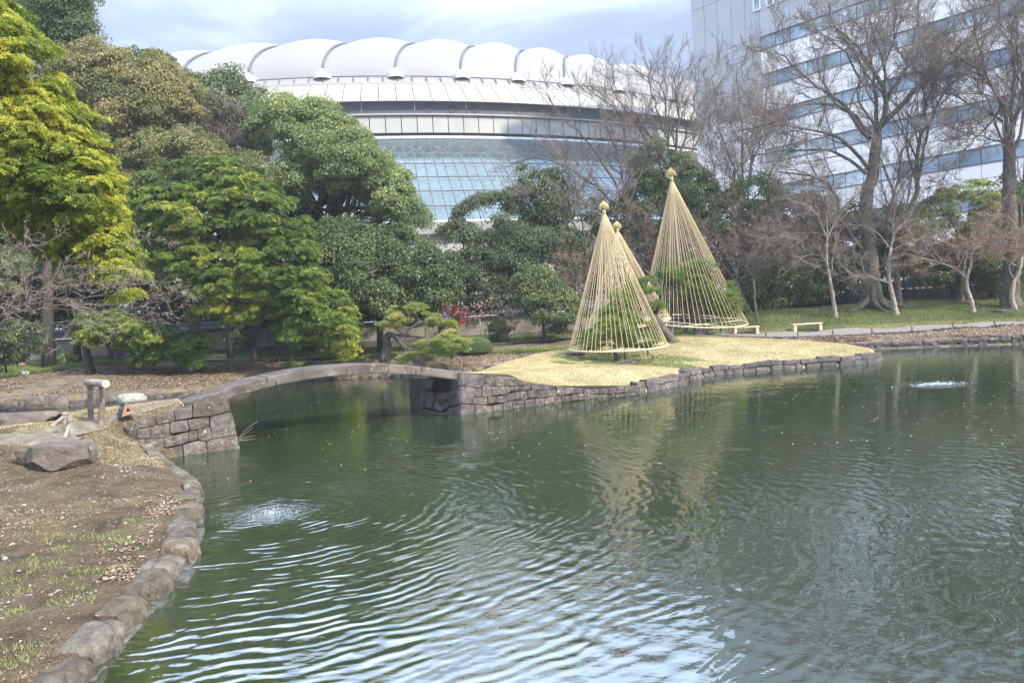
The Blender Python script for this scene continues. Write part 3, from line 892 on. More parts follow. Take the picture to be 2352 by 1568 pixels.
# core
tR0 = plane_hit(*c4(597, 250), p0, nR) - nR * 0.09; tR1 = plane_hit(*c4(1500, 380), p0, nR) - nR * 0.09; tR2 = plane_hit(*c4(2350, 380), p0, nR) - nR * 0.09
tL = plane_hit(*c4(218, 308), q1, nL) - nL * 0.09
ring_b = [q0 - nL * 0.09, p0 - (nL + nR) * 0.06, p0 + (p1 - p0) * 0.47 - nR * 0.09, p1 - nR * 0.09, p1 - nR * 0.6, p0 + (p1 - p0) * 0.47 - nR * 0.7, p0 - (nL + nR) * 1.3 + np.array([1.0, 0.3, 0]), q0 - nL * 0.09 + np.array([B_PERP[0], B_PERP[1], 0]) * 0.9]
tops = [tL[2], tR0[2], tR1[2], tR2[2], tR2[2], tR1[2], tR0[2], tL[2]]
offt = [tL - ring_b[0], tR0 - ring_b[1], tR1 - ring_b[2], tR2 - ring_b[3]]
V = [q + np.array([0, 0, -0.35]) for q in ring_b]
V += [tL, tR0, tR1, tR2, tR2 - nR * 0.5, tR1 - nR * 0.6, ring_b[6] + np.array([0, 0, tR0[2]]), ring_b[7] + np.array([0, 0, tL[2]])]
k = 8
F = [[i, (i + 1) % k, (i + 1) % k + k, i + k] for i in range(k)] + [[8, 9, 14, 15], [9, 10, 13, 14], [10, 11, 12, 13]]
mk('core', np.array(V), F, M['mortar'], IW)

# rows of shore stones ---------------------------------------------------
def shore(path, parent, m, lens, h, w, rows=1, batter=0.08, jit=0.012, inward=1, zf=None, bev=0.16, low_m=None, stuff_after=None, sink=0.25, hj=0.04):
    path = np.asarray(path, float)
    seg = np.linalg.norm(np.diff(path, axis=0), axis=1)
    cum = np.r_[0, np.cumsum(seg)]
    def at(s):
        return np.array([np.interp(s, cum, path[:, 0]), np.interp(s, cum, path[:, 1])])
    L = cum[-1]
    for r in range(rows):
        z0 = -sink if r == 0 else h * r / rows
        z1 = h * (r + 1) / rows
        s = -rng.uniform(0, 0.3) * r
        while s < L:
            l = rng.uniform(*lens)
            if rows > 1 and r == 0: l *= 0.75
            a = at(max(s, 0)); b_ = at(min(s + l, L))
            d = b_ - a
            if np.linalg.norm(d) < 0.05:
                s += l; continue
            d /= np.linalg.norm(d)
            nin = np.array([-d[1], d[0]]) * inward
            gap = 0.012
            a2 = a + d * gap; b2 = b_ - d * gap
            hz = z1 + rng.normal() * hj * (1 if r == rows - 1 else 0.3)
            o_ = rng.normal() * 0.02
            c8 = np.zeros((2, 2, 2, 3))
            sk = rng.normal() * 0.04
            for i, q in ((0, a2), (1, b2)):
                for j in (0, 1):
                    ww = w * rng.uniform(0.8, 1.15) if j else 0
                    for kk, z in ((0, z0), (1, hz)):
                        off = nin * (ww + (batter * (z + sink) / (h + sink) if j == 0 else 0) + o_)
                        c8[i, j, kk] = [*(q + off + d * sk * kk), z + (rng.normal() * 0.012 if kk else 0)]
            v, f = block(c8, bev, jit)
            mk('stone', v, f, (low_m or m) if (rows > 1 and r == 0) else m, parent)
            s += l
# near left coping, the stones seen largest
NC = thing('coping_stones', 'curving row of weathered tan coping stones edging the near left bank', 'stone edging', (*NEAR_WL[5], 0))
pth = smooth_path(np.vstack([NEAR_WL[:-1], AB0[None] + [[-0.12, -0.35]], [P(350, 1036, 0.2)[:2]], [P(312, 1012, 0.4)[:2]]]), 6)
def near_coping():
    seg = np.linalg.norm(np.diff(pth, axis=0), axis=1); cum = np.r_[0, np.cumsum(seg)]
    at = lambda s: np.array([np.interp(s, cum, pth[:, 0]), np.interp(s, cum, pth[:, 1])])
    s = 0.0
    while s < cum[-1] - 0.1:
        l = rng.uniform(0.30, 0.72)
        a, b_ = at(s), at(min(s + l, cum[-1])); d = b_ - a; d /= np.linalg.norm(d); nin = np.array([-d[1], d[0]])
        hh_ = 0.165 if a[1] < 11.5 else 0.14
        if a[1] > 14.0: hh_ = 0.14 + (a[1] - 14.0) * 0.28
        w = 0.34 if a[1] < 11 else 0.27
        nu, nv, nw = 8, 6, 5
        # deformed grid block: u along, v across, displaced by noise
        tone = rng.uniform(0, 100)
        hz = hh_ + rng.normal() * 0.028; joff = rng.normal() * 0.025; tilt_ = rng.normal() * 0.03
        Pts = {}
        V = []
        def pt(u, v, w_):
            key = (u, v, w_)
            if key in Pts: return Pts[key]
            fu, fv, fw = u / nu, v / nv, w_ / nw
            q = a + d * (0.018 + (np.linalg.norm(b_ - a) - 0.036) * fu) + nin * joff
            z = -0.28 + (hz + 0.28) * fw
            bat = 0.09 * fw
            off = bat + (w - bat * 0.4) * fv
            edge = min(fu, 1 - fu) * l
            rd = 0.055 * max(0, 1 - edge / 0.055) 
            top_r = (0.05 * max(0, 1 - fv * nv / 1.3) + 0.02 * max(0, 1 - (1 - fv) * nv)) if w_ == nw else 0
            z = z - (rd * 0.9 if w_ == nw else 0) - top_r + (tilt_ * (fu - 0.5) if w_ == nw else 0)
            off = off + (rd if v == 0 else 0)
            p = np.array([*(q + nin * off), z])
            n3 = (vnoise(np.array([p * 7.0 + tone]), 3)[0] - 0.5) * 0.075 + (vnoise(np.array([p * 22.0 + tone]), 4)[0] - 0.5) * 0.045
            dirv = np.array([*(-nin * (1 if v == 0 else 0.15)), 0.7 if w_ == nw else 0.1])
            p = p + dirv * n3
            Pts[key] = len(V); V.append(p)
            return Pts[key]
        F = []
        for u in range(nu):
            for v in range(nv):
                F.append([pt(u, v, nw), pt(u + 1, v, nw), pt(u + 1, v + 1, nw), pt(u, v + 1, nw)])
            for w_ in range(nw):
                F.append([pt(u, 0, w_), pt(u + 1, 0, w_), pt(u + 1, 0, w_ + 1), pt(u, 0, w_ + 1)])
                F.append([pt(u, nv, w_), pt(u, nv, w_ + 1), pt(u + 1, nv, w_ + 1), pt(u + 1, nv, w_)])
        for v in range(nv):
            for w_ in range(nw):
                F.append([pt(0, v, w_), pt(0, v, w_ + 1), pt(0, v + 1, w_ + 1), pt(0, v + 1, w_)])
                F.append([pt(nu, v, w_), pt(nu, v + 1, w_), pt(nu, v + 1, w_ + 1), pt(nu, v, w_ + 1)])
        mk('stone', np.array(V), np.array(F), M['stone_tan'], NC)
        s += l
near_coping()
# wet footing stones under the coping
NF = thing('footing_stones', 'dark wet footing stones at the water line below the near left coping', 'stone edging', (*NEAR_WL[6], 0))
shore(pth[2:] + np.array([0.05, -0.03]), NF, M['stone_wet'], (0.25, 0.6), 0.015, 0.20, sink=0.3, jit=0.014, batter=0.03, hj=0.02)
# island shore beyond the fitted wall
IS = thing('island_edging', 'low stone edging round the grassy island from the wall to its right tip', 'stone edging', (*IS_W[9], 0))
isp = np.vstack([IS_W[4:], [IS_POLY[len(IS_W)], IS_POLY[len(IS_W) + 1]]])
shore(isp, IS, M['stone'], (0.42, 0.95), 0.33, 0.4, rows=2, batter=0.07, low_m=M['stone_dark'], jit=0.012)
FS = thing('far_edging', 'low stone edging at the foot of the far right bank below the path', 'stone edging', (*FAR_W[20], 0))
i0 = 19
shore(FAR_W[i0:i0 + 7], FS, M['stone'], (0.38, 0.7), 0.34, 0.35, rows=2, batter=0.05, low_m=M['stone_dark'], jit=0.014)

# boulders -------------------------------------------------------------------
_ICO = {}
def ico(sub):
    if sub in _ICO: return _ICO[sub]
    import bmesh
    bm = bmesh.new(); bmesh.ops.create_icosphere(bm, subdivisions=sub, radius=1)
    v = np.array([x.co[:] for x in bm.verts]); f = np.array([[y.index for y in x.verts] for x in bm.faces]); bm.free()
    _ICO[sub] = (v, f)
    return v, f
def rock(name, label, c, dims, rz, m, seed, sub=4, planes=9, rough=0.05, group=None, sinkf=0.25, parent=None):
    r = np.random.default_rng(seed)
    v, f = ico(sub)
    if planes < 0:
        n = nrm(np.array([[1, .1, .1], [-1, .15, .05], [.12, -1, .12], [.1, 1, 0], [.05, -.1, 1], [.75, -.7, .1], [-.8, -.6, .1], [.8, .1, .6], [-.7, -.1, .8], [.2, -.8, .7], [-.6, -.7, -.5], [.6, -.6, -.6]]))
        dd = np.array([.95, .93, .8, .8, .72, .98, 1.0, 1.02, 1.02, .93, 1.0, .98])
    else:
        n = nrm(r.normal(size=(planes, 3))); dd = r.uniform(0.62, 0.95, planes)
    n = np.vstack([n, [[0, 0, 1.0]], [[0, 0, -1.0]]]); dd = np.r_[dd, 0.62, 0.7]
    dots = v @ n.T
    rr = np.min(np.where(dots > 0.05, dd[None] / np.maximum(dots, 0.05), 9), 1)
    rr = np.minimum(rr, 1.12 if planes > 0 else 1.45)
    p = v * rr[:, None]
    p = p + v * ((fbm(p * 2.2 + seed, seed) - 0.5) * 0.22 * (rough / 0.05) * 0.6 + (fbm(p * 7 + seed, seed + 3) - 0.5) * rough)[:, None]
    p = p * np.array(dims) / 2
    p[:, 2] -= p[:, 2].min() + dims[2] * sinkf
    cc, ss = math.cos(rz), math.sin(rz)
    p = p @ np.array([[cc, -ss, 0], [ss, cc, 0], [0, 0, 1]]).T + np.array(c)
    o = mk(name, p, f, m, parent)
    if parent is None:
        tag(o, label, 'rock', group)
    return o
def onbank(u, v, d, zf):
    x = xd(u, d)
    return np.array([x, d, zf(np.array([[x, d]]))[0][0]])
M['rock_brown'] = mat('brown_boulder', [(0.055, 0.044, 0.037), (0.115, 0.093, 0.077), (0.18, 0.148, 0.122)], 2.2, 0.9, 0.9, 0.05, 9, spots=(3.0, 0.64, (0.34, 0.33, 0.27)))
q = PD(142, 1052, 12.35); q[2] = z_near(q[None, :2])[0][0]
rock('boulder', 'large blocky dark brown boulder on the near left bank', q, (0.98, 0.8, 0.60), 0.12, M['rock_brown'], 11, 5, -1, 0.035, sinkf=0.06)
q = PD(64, 1052, 12.4); q[2] = z_near(q[None, :2])[0][0]
rock('rock', 'small tan rock half hidden at the left end of the dark brown boulder', q, (0.36, 0.5, 0.42), 0.5, M['stone_tan'], 12, 3, 8, 0.05, sinkf=0.12)
q = PD(30, 985, 15.9); q[2] = z_near(q[None, :2])[0][0]
rock('slab_rock', 'low sloping grey slab rock at the left frame edge behind the footpath', q, (2.3, 1.1, 0.62), 0.05, M['rock_brown'], 21, 4, 6, 0.03, sinkf=0.35)
spots = [(15, 936, 0.9, 0.5, 'low brown rock at the far waterline by the left frame edge', 'stone'), (60, 932, 0.8, 0.35, 'flat rock at the far waterline left of the pointed brown rock', 'stone'),
         (92, 932, 1.3, 0.78, 'pointed brown rock at the far waterline left of the log gate', 'rock_brown'), (122, 930, 0.85, 0.66, 'rounded brown rock just right of the pointed brown rock', 'rock_brown'),
         (168, 925, 0.9, 0.35, 'low rock at the far waterline seen left of the log gate posts', 'stone'), (205, 920, 0.7, 0.3, 'dark low rock seen behind the log gate', 'stone_dark'),
         (236, 918, 0.9, 0.42, 'dark rounded rock seen right of the log gate posts', 'rock_brown'),
         (293, 916, 1.15, 0.52, 'pale cream rock in the inner pond behind the triangular sign', 'stone_pale'), (322, 926, 1.35, 0.34, 'flat grey rock in the inner pond, in front of the pale cream rock', 'stone'),
         (418, 906, 0.9, 0.40, 'grey peaked rock at the waterline left of the bridge deck', 'stone'), (452, 902, 0.9, 0.22, 'flat grey rock beside the peaked rock by the bridge deck', 'stone'),
         (1130, 851, 1.25, 0.55, 'dark mossy rock at the waterline below the pine', 'stone_dark')]
for k, (u, v_, w, h, lab, mm) in enumerate(spots):
    d = EYE * FPX / (v_ + 6 - yh(u))
    if u == 322: d = 27.8
    q = np.array([xd(u, d), d, -0.05])
    rock('rock', lab, q, (w * 1.0, w * 0.7, h * 1.3), rng.uniform(-0.3, 0.3), M[mm], 40 + k, 3, 8, 0.05, sinkf=0.1)
q = PD(1437, 836, 28.7); q[2] = z_isl(q[None, :2])[0][0]
rock('rock', 'flat purplish rock in front of the nearest rope cone', q, (0.92, 0.6, 0.36), 0.05, M['stone'], 70, 3, 8, 0.05, sinkf=0.15)
q = PD(1322, 815, 30.6); q[2] = z_isl(q[None, :2])[0][0]
rock('rock', 'low half buried rock under the left rim of the nearest rope cone', q, (0.75, 0.5, 0.2), 0.05, M['stone'], 71, 3, 8, 0.05, sinkf=0.3)
q = PD(2300, 720, 43.3); q[2] = z_far(q[None, :2])[0][0]
rock('rock', 'flat cluster of grey rock in the lawn at the right', q, (1.4, 0.8, 0.3), 0.0, M['stone'], 72, 3, 9, 0.12, sinkf=0.3)
# low border stones between path and bank on the right
PE = thing('path_border', 'line of small dark stones bordering the right hand path on its pond side', 'stone edging', (xd(2000, 38.5), 38.5, 0.7))
for u in np.arange(1740, 2360, 9.5):
    d = 38.45 + rng.normal() * 0.06
    x = xd(u, d); z = z_far(np.array([[x, d]]))[0][0]
    v, f = block(box8((x, d, z + 0.02), (0.2 * rng.uniform(0.8, 1.2), 0.2, 0.16 * rng.uniform(0.7, 1.3)), rng.normal() * 0.2), 0.25, 0.012)
    mk('stone', v, f, M['stone_dark'], PE)
# stones along the inner shore
IE = thing('inner_edging', 'broken line of small stones along the far shore of the inner pond', 'stone edging', (*FAR_W[6], 0))
for k in range(90):
    s = k / 89.0
    idx = 2 + s * 13
    i = int(min(idx, len(FAR_W) - 2)); fr_ = idx - i
    q = FAR_W[i] * (1 - fr_) + FAR_W[i + 1] * fr_
    w = rng.uniform(0.18, 0.42)
    v, f = block(box8((q[0], q[1] + 0.1, 0.0), (w, w * 0.7, rng.uniform(0.2, 0.36)), rng.normal() * 0.5), 0.3, 0.02)
    mk('stone', v, f, M['stone_dark'] if rng.random() < 0.5 else M['stone'], IE)
# ------------------------------------------------------------------ domed stadium
SC = np.array([-30.67, 199.71]); SR = 95.7
M['dome_white'] = mat('white_membrane', [(0.40, 0.39, 0.375), (0.45, 0.44, 0.42)], 0.08, 0.45, 0)
_t = M['dome_white'].node_tree
_tr = _t.nodes.new('ShaderNodeBsdfTranslucent'); _tr.inputs[0].default_value = (0.55, 0.55, 0.56, 1)
_mx = _t.nodes.new('ShaderNodeMixShader'); _mx.inputs[0].default_value = 0.45
_t.links.new(_t.nodes['Principled BSDF'].outputs[0], _mx.inputs[1]); _t.links.new(_tr.outputs[0], _mx.inputs[2]); _t.links.new(_mx.outputs[0], _t.nodes['Material Output'].inputs[0])
M['cream'] = mat('cream_panel', [(0.30, 0.275, 0.235), (0.345, 0.32, 0.275)], 0.4, 0.6, 0, obj_var=0.03)
M['pale_panel'] = mat('pale_panel', [(0.31, 0.30, 0.28), (0.36, 0.35, 0.325)], 0.4, 0.5, 0, obj_var=0.03)
M['grey_band'] = mat('slate_panel', [(0.055, 0.057, 0.066), (0.08, 0.083, 0.095)], 0.5, 0.5, 0, obj_var=0.06)
M['dark_metal'] = mat('dark_metal', [(0.03, 0.032, 0.036), (0.06, 0.062, 0.066)], 2, 0.5, 0)
M['cable'] = mat('dark_cable', [(0.10, 0.095, 0.10), (0.15, 0.145, 0.15)], 1, 0.6, 0)
M['white_steel'] = mat('white_steel', [(0.55, 0.57, 0.58), (0.66, 0.68, 0.69)], 1, 0.5, 0)
M['inner_dark'] = mat('hall_interior', [(0.22, 0.27, 0.28), (0.30, 0.35, 0.36)], 0.15, 0.9, 0)
m, t, b = nodes_of('facade_glass')
b.inputs['Base Color'].default_value = (0.34, 0.41, 0.42, 1); b.inputs['Roughness'].default_value = 0.06
mx = t.nodes.new('ShaderNodeMixShader'); mx.inputs[0].default_value = 0.34
trn = t.nodes.new('ShaderNodeBsdfTransparent'); trn.inputs[0].default_value = (0.72, 0.82, 0.82, 1)
b.inputs['Metallic'].default_value = 0.55
t.links.new(trn.outputs[0], mx.inputs[1]); t.links.new(b.outputs[0], mx.inputs[2]); t.links.new(mx.outputs[0], t.nodes['Material Output'].inputs[0])
M['glass'] = m
def st_D(u, r):
    tt = (u - CU) / FPX
    A = tt * tt + 1; B = -2 * (tt * SC[0] + SC[1]); C = SC @ SC - r * r
    return (-B - math.sqrt(B * B - 4 * A * C)) / (2 * A)
def st_z(u, v, r):
    return EYE + (yh(u) - v) * st_D(u, r) / FPX
TH0 = math.atan2(-SC[0], -(-SC[1])) # direction from centre towards the camera, angle measured in our own frame
def sp(th, r, z):
    """th measured from the direction centre->camera, positive to the right of the picture."""
    base = math.atan2(0 - SC[1], 0 - SC[0])
    a = base + th
    return np.array([SC[0] + r * math.cos(a), SC[1] + r * math.sin(a), z])
STAD = thing('domed_stadium', 'huge stadium with a white cushioned dome roof and sloping glass front', 'stadium', (SC[0], SC[1], 1.9))
UQ = 1176
Z_eave = st_z(UQ, 188, SR); R0 = SR
R_g = SR + 0.7; Z_gt = st_z(UQ, 189, R_g); Z_gb = st_z(UQ, 199.5, R_g + 0.9); Z_gb2 = st_z(UQ, 203, R_g + 1.0)
R_c0 = SR + 1.7; Z_c0 = st_z(UQ, 203, R_c0); R_c1 = R_c0 + 4.6; Z_c1 = st_z(UQ, 239, R_c1)
R_d = R_c1 - 1.0; Z_d0 = st_z(UQ, 241, R_d); Z_d1 = st_z(UQ, 270, R_d)
R_p = R_d + 0.25; Z_p0 = st_z(UQ, 273, R_p); Z_p1 = st_z(UQ, 309, R_p)
R_k = R_p - 1.2; Z_k0 = Z_p1; Z_k1 = st_z(UQ, 318, R_k)
R_g0 = R_p + 0.2; Z_g0 = st_z(UQ, 323, R_g0)
R_g1 = R_g0 + 17.0; Z_g1 = st_z(1010, 511, R_g1)
def band(name, th0, th1, r0, z0, r1, z1, m, thick=0.25, gap=0.012, parent=STAD, n=1, proud=0.0):
    g = gap / 100.0
    out = []
    ths = np.linspace(th0 + g, th1 - g, n + 1)
    V = []
    for a in ths:
        V += [sp(a, r0 + proud, z0), sp(a, r1 + proud, z1), sp(a, r1 + proud - thick, z1), sp(a, r0 + proud - thick, z0)]
    F = []
    for i in range(n):
        o_ = i * 4
        for k in range(4):
            F.append([o_ + k, o_ + (k + 1) % 4, o_ + 4 + (k + 1) % 4, o_ + 4 + k])
    F += [[0, 3, 2, 1], [n * 4, n * 4 + 1, n * 4 + 2, n * 4 + 3]]
    return mk(name, V, F, m, parent)
TA, TB = -0.52, 1.02
# cream skirt panels
nP = 66; ths = np.linspace(TA, TB, nP + 1)
for i in range(nP):
    band('cream_panel', ths[i], ths[i + 1], R_c0, Z_c0, R_c1, Z_c1, M['cream'], 0.3, 0.05)
nD = 22; thd = np.linspace(TA, TB, nD + 1)
for i in range(nD):
    band('slate_panel', thd[i], thd[i + 1], R_d, Z_d0, R_d, Z_d1, M['grey_band'], 0.3, 0.06, n=2)
def uth(u, r, v=200):
    D = st_D(u, r); x = (u - CU) / FPX * D
    a = math.atan2(D - SC[1], x - SC[0]); base = math.atan2(-SC[1], -SC[0])
    return a - base
for u in (1015.8, 1069.5, 1122):
    th = uth(u, R_d)
    c = sp(th, R_d + 0.06, (Z_d0 + Z_d1) / 2 + 0.03); rad = nrm(np.array([c[0] - SC[0], c[1] - SC[1], 0])); tn = np.cross(rad, [0, 0, 1])
    an = np.arange(20) / 20 * 2 * np.pi
    ring = [c + (tn * math.cos(a) + np.array([0, 0, 1]) * math.sin(a)) * 0.62 for a in an]
    ring2 = [q - rad * 0.45 + 0 * q for q in ring]
    o_ = mk('round_vent', ring + ring2 + [c - rad * 0.0], [[i, (i + 1) % 20, 20 + (i + 1) % 20, 20 + i] for i in range(20)] + [[(i + 1) % 20, i, 40] for i in range(20)], M['dark_metal'], STAD)
nQ = 74; thq = np.linspace(TA, TB, nQ + 1)
for i in range(nQ):
    band('pale_panel', thq[i], thq[i + 1], R_p, Z_p0, R_p, Z_p1, M['pale_panel'], 0.25, 0.055)
band('soffit_band', TA, TB, R_p - 0.7, Z_d1, R_p - 0.7, Z_p1 - 0.1, M['dark_metal'], 0.5, n=60)
band('ledge', TA, TB, R_p + 0.35, Z_p0 + 0.28, R_p + 0.35, Z_p0 + 0.1, M['pale_panel'], 0.7, n=60)
band('shadow_gap', TA, TB, R_k, Z_k0 + 0.05, R_k, Z_k1, M['dark_metal'], 0.4, n=60)
band('gutter_rail', TA, TB, R_g0 + 0.2, Z_g0 + 0.35, R_g0 + 0.25, Z_g0 + 0.05, M['white_steel'], 0.8, n=60)
# white walkway glazing strip with dark dividers
band('walkway_strip', TA, TB, R_g, Z_gt, R_g + 0.9, Z_gb, M['dome_white'], 0.2, n=60)
band('gutter', TA, TB, R_g + 1.05, Z_gb + 0.05, R_g + 1.05, Z_gb2, M['pale_panel'], 0.5, n=60)
nV = 74; tv = np.linspace(TA, TB, nV + 1)
pl = np.array([[sp(a, R_g + 0.08, Z_gt + 0.1), sp(a, R_g + 0.98, Z_gb + 0.06)] for a in tv])
v, f = tubes(pl, np.full((len(pl), 2), 0.10), 4)
o_ = mk('divider', v, f, M['cable'], STAD); o_['kind'] = 'stuff'
rl = np.array([sp(a, R_g + 0.02, Z_gt + 0.18) for a in np.linspace(TA, TB, 90)])
v, f = tube1(rl, 0.09, 4); mk('rail', v, f, M['cable'], STAD)
# roof cushions
feet_u = [300, 455, 612, 780, 945, 1093, 1218, 1328, 1440, 1560, 1700]
w2 = np.array([0.135, 0.99]); w2 /= np.linalg.norm(w2); p2 = np.array([w2[1], -w2[0]])
svals = []
for u in feet_u:
    D = st_D(u, SR); q = np.array([(u - CU) / FPX * D, D]) - SC
    svals.append(q @ p2)
svals = [svals[0] - 18, svals[0] - 34][::-1] + svals + [svals[-1] + 9]
RISE, BUMP = 18.4, 1.1
def roof_z(s, tpar, frac):
    L = math.sqrt(max(SR * SR - s * s, 0.01))
    a = -L + 2 * L * tpar
    rho2 = min(1.0, (a * a + s * s) / SR ** 2)
    z = Z_eave + RISE * (1 - rho2) ** 0.5 + BUMP * math.sin(math.pi * min(max(frac, 0), 1)) * min(1.0, math.sin(math.pi * min(tpar, 1 - tpar)) * 6.0) ** 0.6
    q = SC + p2 * s + w2 * a
    return np.array([q[0], q[1], z])
tp = np.r_[0, 0.0007, 0.002, 0.004, 0.007, 0.012, 0.018, 0.025, 0.034, 0.045, 0.06, 0.08, 0.10, 0.13, 0.16, 0.2, 0.25, 0.3, 0.4, 0.5, 0.6, 0.7, 0.8, 0.9, 0.97, 1.0]
for i in range(len(svals) - 1):
    s0, s1 = svals[i], svals[i + 1]
    s0 = max(s0, -SR + 0.05); s1 = min(s1, SR - 0.05)
    fr_ = np.linspace(0, 1, 15)
    V = np.array([[roof_z(s0 + (s1 - s0) * a, tt, a) for a in fr_] for tt in tp]).reshape(-1, 3)
    nx = len(fr_)
    ii = (np.arange(len(tp) - 1)[:, None] * nx + np.arange(nx - 1)[None]).ravel()
    mk('roof_cushion', V, np.stack([ii, ii + 1, ii + 1 + nx, ii + nx], 1), M['dome_white'], STAD, smooth=True)
for s in svals[1:-1]:
    pts = np.array([roof_z(s, tt, 0) + np.array([0, 0, 0.28]) for tt in tp[:20]])
    v, f = tube1(pts, 0.17, 6); mk('roof_cable', v, f, M['cable'], STAD, smooth=True)
M['concrete'] = mat('pale_concrete', [(0.45, 0.44, 0.43), (0.58, 0.57, 0.56)], 1.5, 0.8, 0)
for s in svals[2:-1]:
    q = roof_z(s, 0.0, 0)
    rad = nrm(np.array([q[0] - SC[0], q[1] - SC[1], 0]))
    rs = [(1.35, -0.4), (1.25, 0.2), (1.0, 0.4), (0.6, 0.55), (0.4, 0.8), (0.22, 1.1)]
    V = []
    for r_, z_ in rs:
        for a in np.arange(12) / 12 * 2 * np.pi:
            V.append(q + rad * 0.3 + np.array([r_ * math.cos(a), r_ * math.sin(a), z_]))
    k = 12; F = [[i * k + j, i * k + (j + 1) % k, (i + 1) * k + (j + 1) % k, (i + 1) * k + j] for i in range(5) for j in range(k)] + [list(range(60, 72))]
    mk('cable_anchor', V, F, M['concrete'], STAD)
# sloping glass front
nG = 96; rows = 6; thg = np.linspace(-0.40, 0.72, nG + 1)
pane = []
def gp(th, k):
    a = k / rows
    return R_g0 + (R_g1 - R_g0) * a, Z_g0 + (Z_g1 - Z_g0) * a
cells = []
for i in range(nG):
    for k in range(rows):
        cells.append((abs(thg[i] - 0.17), i, k))
cells.sort()
stuffV = MB()
for j, (d_, i, k) in enumerate(cells):
    r0, z0 = gp(0, k); r1, z1 = gp(0, k + 1)
    e_ = 0.002
    V = [sp(thg[i] + e_ * 0.3, r0 + .05, z0 - .05), sp(thg[i + 1] - e_ * 0.3, r0 + .05, z0 - .05), sp(thg[i + 1] - e_ * 0.3, r1 - .05, z1 + .05), sp(thg[i] + e_ * 0.3, r1 - .05, z1 + .05)]
    if j < 290:
        mk('glass_pane', V, [[0, 3, 2, 1]], M['glass'], STAD)
    else:
        stuffV.add(V, np.array([[0, 3, 2, 1]]))
o_ = stuffV.build('glass_field', M['glass'], STAD, kind='stuff')
for a in thg:
    pts = np.array([sp(a, *gp(0, 0)), sp(a, *gp(0, rows))])
    v, f = tube1(pts, 0.075, 4); mk('mullion', v, f, M['cable'], STAD)
for k in range(rows + 1):
    r_, z_ = gp(0, k)
    v, f = tube1([sp(a, r_, z_) for a in thg], 0.07 if 0 < k < rows else 0.2, 4); mk('transom', v, f, M['cable'] if 0 < k < rows else M['white_steel'], STAD)
# space frame seen through the glass
lines = []
for i in range(0, nG, 3):
    for k in range(rows):
        r0, z0 = gp(0, k); r1, z1 = gp(0, k + 1); off = 1.6
        a0_, a1_, am = thg[i], thg[min(i + 3, nG)], (thg[i] + thg[min(i + 3, nG)]) / 2
        A = sp(a0_, r0 - off, z0); B = sp(a1_, r0 - off, z0); C = sp(am, r1 - off - 1.0, z1 + 0.6); D_ = sp(am, r0 - off - 1.6, z0 - .8)
        E1 = sp(a0_, r1 - off, z1); E2 = sp(a1_, r1 - off, z1)
        lines += [(A, C), (B, C), (A, B), (E1, C), (E2, C)] + ([(C, D_)] if i % 4 == 0 else [])
pl = np.array(lines)
v, f = tubes(pl, np.full((len(pl), 2), 0.13), 3)
o_ = mk('space_frame', v, f, M['dome_white'], STAD); o_['kind'] = 'stuff'
band('inner_wall', -0.44, 0.78, R_g0 - 4, Z_g0, R_g1 - 6, Z_g1 - 1, M['inner_dark'], 0.3, n=40)
band('base_beam', -0.44, 0.78, R_g1 + 0.15, Z_g1, R_g1 + 0.15, Z_g1 - 1.3, M['dome_white'], 1.2, n=50)
M['window_blue'] = mat('blue_window', [(0.10, 0.16, 0.22), (0.22, 0.32, 0.42)], 0.4, 0.12, 0, spec=0.8)
nW = 36; tw = np.linspace(-0.44, 0.78, nW + 1)
for i in range(nW):
    band('wall_panel', tw[i], tw[i + 1], R_g1 - 0.9, Z_g1 - 1.3, R_g1 - 0.9, 0.8, M['pale_panel'], 0.3, 0.08)
for i in range(0, nW, 2):
    for z in (Z_g1 - 4.5, Z_g1 - 9.5):
        band('window', tw[i] + .004, tw[i + 1] - .004, R_g1 - 0.84, z, R_g1 - 0.84, z - 1.8, M['window_blue'], 0.2)
# body behind the skirt so the far side is closed
body = [sp(a, SR - 3, z) for z in (1.0, Z_eave - 0.3) for a in np.linspace(0, 2 * np.pi, 64, endpoint=False)]
mk('outer_wall', body, [[i, (i + 1) % 64, 64 + (i + 1) % 64, 64 + i] for i in range(64)], M['cream'], STAD)

# ------------------------------------------------------------------ office building
M['grey_panel'] = mat('grey_metal_panel', [(0.42, 0.42, 0.43), (0.48, 0.48, 0.49)], 0.3, 0.45, 0, obj_var=0.03)
M['white_panel'] = mat('white_metal_panel', [(0.88, 0.84, 0.80), (0.93, 0.89, 0.85)], 0.3, 0.5, 0, obj_var=0.025)
m, t, b = nodes_of('office_glass')
c = ramp(t, noise(t, 0.18, 4, 0.5), [(0.16, 0.23, 0.31), (0.32, 0.42, 0.50), (0.62, 0.72, 0.74)], [0.35, 0.5, 0.66])
oi = t.nodes.new('ShaderNodeObjectInfo'); hs = t.nodes.new('ShaderNodeHueSaturation'); mr = t.nodes.new('ShaderNodeMapRange'); mr.inputs['To Min'].default_value = 0.7; mr.inputs['To Max'].default_value = 1.3
t.links.new(oi.outputs['Random'], mr.inputs['Value']); t.links.new(mr.outputs[0], hs.inputs['Value']); t.links.new(c, hs.inputs['Color'])
t.links.new(hs.outputs[0], b.inputs['Base Color']); b.inputs['Roughness'].default_value = 0.08; b.inputs['Specular IOR Level'].default_value = 0.9; b.inputs['Metallic'].default_value = 0.25
M['office_glass'] = m
B0 = np.array([22.35, 85.0]); BD = np.array([0.663, -0.748]); BN = np.array([-0.748, -0.663])   # BN points to the camera
OFF = thing('office_building', 'tall white panelled office building with long bands of blue windows', 'building', (B0[0], B0[1], 1.9))
def ob(s, z, out=0.0):
    q = B0 + BD * s + BN * out
    return np.array([q[0], q[1], z])
